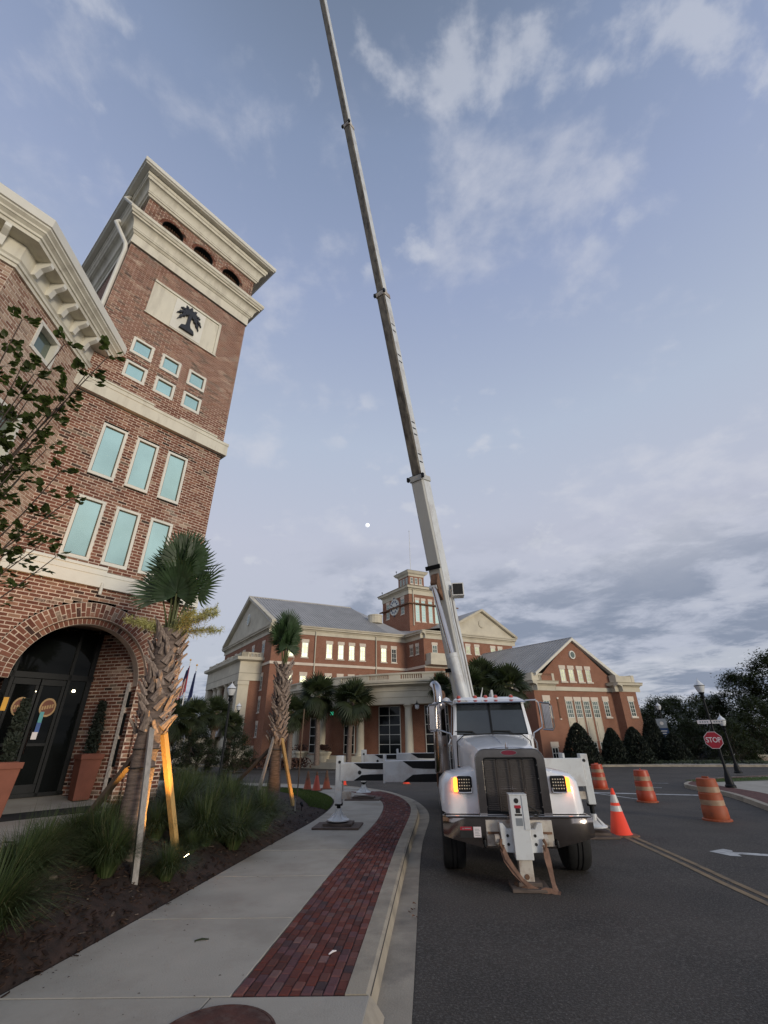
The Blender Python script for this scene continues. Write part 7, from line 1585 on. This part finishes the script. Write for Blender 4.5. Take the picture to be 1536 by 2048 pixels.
# banner sign
p = at_px(1326, 1457, 47); t = thing('banner_sign', (p.x, 47, -.5), 'grey and dark blue banner sign on a post by the right trees', 'banner'); a, v = facing(p); a = -a if a.x < 0 else a; fr = F(p, a, v); z = p.z
b = MB(); b.box(fr, -.42, .42, -.02, .02, z+.05, z+.85); obj('grey_panel', b, M['sign_grey'], t); b = MB(); b.box(fr, -.42, .42, -.02, .02, z-.85, z+.03); bl = obj('blue_panel', b, M['sign_blue'], t)
b = MB()
for k in range(3): b.box(fr, -.3, .3-.1*k, .021, .024, z-.25-.2*k, z-.17-.2*k)
stuff(obj('banner_lines', b, M['reflect'], bl)); b = MB(); b.lathe(fr(0, .02, z+.45), [(.16, 0), (.16, .006)], 12, axis=v); obj('banner_seal', b, M['reflect'], t); b = MB(); b.tube([fr(-.5, 0, -.5), fr(-.5, 0, z+.95)], .05, 6); obj('post', b, M['black_metal'], t)
# flags
def flag(x, y, h, us, label):
    t = thing('flagpole', (x, y, -.5), label, 'flagpole', 'flagpoles left of the courthouse'); b = MB(); b.tube([(x, y, -.5), (x, y, h)], [.08, .045], 8); obj('pole', b, M['white_metal'], t); b = MB(); b.lathe((x, y, h+.1), [(.02, -.1), (.13, 0), (.02, .12)], 8); obj('finial', b, M['yellow'], t)
    n = 13; 
    def cloth(c0, c1, m, z0=0, z1=1):
        b = MB(); V = []; N = 8
        for k in range(c0, c1+1):
            for i in range(N+1):
                zz = h-.5-2.6*(i/N)*(1+.15*k/n); a = k/n; V.append((x+.08-a*.75*(.35+.65*i/N), y-.10*math.sin(a*14)-.05, zz-a*.5))
        b.add(V, [(k*(N+1)+i, k*(N+1)+i+1, (k+1)*(N+1)+i+1, (k+1)*(N+1)+i) for k in range(c1-c0) for i in range(N)]); return b
    if us:
        fl = obj('flag', cloth(0, 13, 'flag_red'), M['flag_red'], t)
        b = MB(); V = []
        for k in range(6):
            a0, a1 = .12+k*.15, .19+k*.15
            b.quad([(x+.08-a*.75*(.35+.65*u), y-.10*math.sin(a*14)-.075, h-.5-2.6*u*(1+.15*a)-a*.5) for a, u in ((a0, .38), (a1, .38), (a1, 1), (a0, 1))])
        obj('white_stripe', b, M['flag_white'], fl)
        b = MB(); N = 6; b.add([(x+.08-a*.75*(.35+.65*u), y-.10*math.sin(a*14)-.09, h-.5-2.6*u*(1+.15*a)-a*.5) for a in [i/N for i in range(N+1)] for u in (0, .40)], [(2*i, 2*i+1, 2*i+3, 2*i+2) for i in range(N)]); obj('canton', b, M['flag_blue'], fl)
    else: obj('flag', cloth(0, 9, 'flag_blue'), M['flag_blue'], t)
flag(-21.3, 50, 9.6, True, 'white flagpole with a limp United States flag'); flag(-20.5, 50, 9.05, False, 'white flagpole with a limp dark blue flag')
# traffic barrels and cones
def barrel_proto():
    t = thing('traffic_barrel', (0, 0, 0), 'x', 'traffic barrel', 'orange traffic barrels across the side street'); prof = [(.30, .04), (.31, .08), (.305, .30), (.285, .33), (.28, .62), (.262, .64), (.255, .85), (.24, .90), (.235, .97), (.21, .985), (.05, .99)]
    b = MB(); b.lathe((0, 0, 0), prof, 24); obj('drum', b, M['orange'], t, smooth=True)
    for z0, z1, r0, r1 in ((.36, .48, .2865, .284), (.66, .79, .2635, .260)):
        b = MB(); b.lathe((0, 0, 0), [(r0, z0), (r1, z1)], 24); b.f = b.f[:-2]; b.uv = b.uv[:-2]; b.mi = b.mi[:-2]; obj('reflective_band', b, M['reflect_dull'], t, smooth=True)
    b = MB(); b.lathe((0, 0, 0), [(.355, 0), (.355, .03), (.325, .05), (.31, .05)], 20); obj('rubber_base', b, M['orange_dull'], t)
    b = MB(); b.box(W0, -.09, .09, -.02, .02, .985, 1.03); obj('handle', b, M['orange'], t, bev=.008); return t
bp = barrel_proto(); bp.location = (9.72, 23.6, gz(23.6)); bp['label'] = 'farthest traffic barrel, nearest the crane truck'
dup(bp, (9.27, 18.7, gz(18.7)), 1.1, 'middle traffic barrel at the stop line'); d3 = dup(bp, (8.96, 14.5, gz(14.5)), 2.0, 'nearest traffic barrel, browner orange with worn bands')
for c in d3.children:
    if c.name.startswith(('drum', 'handle')): c.data = c.data.copy(); c.data.materials[0] = M['orange_dull']
def cone(loc, h, label, bands, m, base='black', group=None, tip=None):
    t = thing('traffic_cone', loc, label, 'traffic cone', group); r0, r1 = .17*h/.7, .028; L = Vector(loc)
    b = MB(); w = .24*h/.7; P = lambda s, z: [L+Vector((x*s, y*s, z)) for x, y in ((-1, -.75), (-.75, -1), (.75, -1), (1, -.75), (1, .75), (.75, 1), (-.75, 1), (-1, .75))]
    b.prism(P(w, 0), P(w*.97, .03)); obj('base', b, M[base], t)
    rz = lambda z: r0+(r1-r0)*(z-.03)/(h-.03)
    b = MB(); b.lathe(loc, [(r0*1.1, .03), (r0, .05), (r1, h-.01), (r1*.6, h)], 20); obj('body', b, M[m], t, smooth=True)
    for z0, z1 in bands:
        b = MB(); b.lathe(loc, [(rz(z0)+.003, z0), (rz(z1)+.003, z1)], 20); b.f = b.f[:-2]; b.uv = b.uv[:-2]; b.mi = b.mi[:-2]; obj('reflective_band', b, M['reflect'], t, smooth=True)
    if tip: b = MB(); b.lathe(loc, [(rz(h*tip)+.002, h*tip), (r1+.002, h-.005), (r1*.5, h+.003)], 16); obj('dirty_tip', b, M['rust'], t, smooth=True)
cone((5.43, 12.55, gz(12.5)), .93, 'bright orange cone with two white bands beside the yellow centre line', ((.47, .58), (.64, .80)), 'orange_bright', 'rust')
for x, y, lab, k in ((-3.55, 23.0, 'left of three small cones on the sidewalk, darkest of them', .25), (-3.08, 22.5, 'middle of three small cones on the sidewalk, brightest orange', .8), (-2.74, 23.3, 'right of three small cones on the sidewalk', .4)): cone((x, y, gz(y)+.15), .72, lab, (), 'orange_dull' if k < .5 else 'orange', 'rust', 'small cones on the sidewalk', k)
cone((1.02, 27.5, gz(27.5)), .72, 'cone half hidden below the near outrigger beam', (), 'orange_bright', 'rust'); cone((-2.3, 26.9, gz(26.9)+.02), .72, 'cone behind the near outrigger jack, mostly hidden', (), 'orange_bright', 'rust')
# parked cars, low wall and small signs far right
def car(loc, rz, m, label):
    t = thing('parked_car', (0, 0, 0), label, 'car', 'cars parked beyond the side street'); L, W = 2.25, .88
    prof = [(-2.25, .35), (-2.25, .72), (-2.15, .88), (-1.25, .98), (-.55, 1.38), (.75, 1.42), (1.55, 1.02), (2.15, .95), (2.25, .75), (2.22, .35)]
    b = MB(); b.prism([(x, -W+(.10 if z > 1 else 0), z) for x, z in prof], [(x, W-(.10 if z > 1 else 0), z) for x, z in prof]); obj('body', b, M[m], t, bev=.04)
    for s in (-1, 1):
        b = MB(); b.quad([(x, s*(W-.085), z) for x, z in ((-1.05, 1.02), (-.5, 1.33), (.7, 1.36), (1.35, 1.04))]); obj('side_window', b, M['dark_glass'], t)
        for x in (-1.4, 1.35):
            b = MB(); b.lathe((x, s*(W-.18), .33), [(.2, -.02), (.33, -.02), (.33, .19), (.2, .2)], 18, axis=(0, s, 0)); w = obj('wheel', b, M['black'], t); b = MB(); b.lathe((x, s*(W-.18), .33), [(.2, .19), (.18, .205), (.03, .21)], 14, axis=(0, s, 0)); obj('rim', b, M['chrome'], w)
    for x, mm, nm in ((-2.26, 'lens_led', 'headlight'), (2.24, 'red_lens', 'tail_light')):
        for s in (-1, 1): b = MB(); b.box(W0, x-.02, x+.02, s*.62-.16, s*.62+.16, .66, .80); obj(nm, b, M[mm], t)
    b = MB(); b.quad([(x, y, z+.006) for x, y, z in ((-1.22, -.72, .99), (-1.22, .72, .99), (-.58, .66, 1.37), (-.58, -.66, 1.37))]); obj('windshield', b, M['dark_glass'], t)
    t.location = loc; t.rotation_euler = (0, 0, rz); return t
p = at_px(1408, 1512, 56); car((p.x, 56, -.95), .5, 'car_blue', 'dark blue car parked behind the stop sign post'); p = at_px(1448, 1511, 62); car((p.x, 62, -1.1), .45, 'car_white', 'pale car parked farther right behind the lamp post')
b = MB(); pz = at_px(1518, 1510, 44); fr = F((pz.x, 44), (.9, -.43), (.43, .9)); b.box(fr, 0, 8, 0, .35, -.6, pz.z-.12); t = thing('low_wall', (pz.x, 44, -.5), 'low brick wall with a pale cap at the right edge', 'wall'); obj('brick_body', b, M['brick_tower_side'], t); b = MB(); b.box(fr, -.08, 8, -.06, .41, pz.z-.12, pz.z+.02); obj('coping', b, M['stone'], t)
b = MB(); fr = F((34, 66), (.94, -.34), (.34, .94)); b.box(fr, 0, 26, 0, .4, -1.5, .35); tag(obj('long_low_wall', b, M['stone']), 'long pale low wall behind the parked cars', 'wall')
p = at_px(1504, 1503, 48); t = thing('round_sign', p, 'small round white sign on a post near the right edge', 'sign'); a, v = facing(p); b = MB(); b.lathe(p, [(.30, -.01), (.30, .01)], 18, axis=v); obj('sign_disc', b, M['sign_white'], t); b = MB(); b.tube([p-v*.05, Vector((p.x, p.y, -.6))-v*.05], .03, 6); obj('post', b, M['black_metal'], t)
p = at_px(1399, 1503, 60); t = octagon(tuple(p), .38, 'small far stop sign left of the near stop sign', True)
b = MB(); b.tube([p, Vector((p.x, p.y+.04, -1))], .03, 5); obj('post', b, M['black_metal'], t)
# grey-roofed house far left under the palms
p = at_px(330, 1500, 52); fr = F((p.x-4, 55), (1, .1), (-.1, 1)); t = thing('low_house', (p.x, 55, -.6), 'low house with a grey roof glimpsed right of the tower', 'house'); b = MB(); b.box(fr, -6, 7.5, 0, 6, -.6, 2.2); obj('wall', b, M['stone'], t)
b = MB(); b.prism([fr(-6.4, y, z) for y, z in ((-.5, 2.2), (6.5, 2.2), (3, 4.4))], [fr(7.9, y, z) for y, z in ((-.5, 2.2), (6.5, 2.2), (3, 4.4))]); obj('roof', b, M['roof'], t); b = MB(); b.box(fr, 5.4, 6.6, -.05, 0, .2, 1.6); obj('window', b, M['dark_glass'], t)
# moon: a far ball
mp = at_px(735, 1050.5, 1600); b = MB(); b.lathe(mp, [(r_*8.6, z_*8.6) for r_, z_ in [(math.sin(math.pi*i/16)+1e-4, -math.cos(math.pi*i/16)) for i in range(17)]], 24); struct('moon', b, M['moon'], smooth=True)
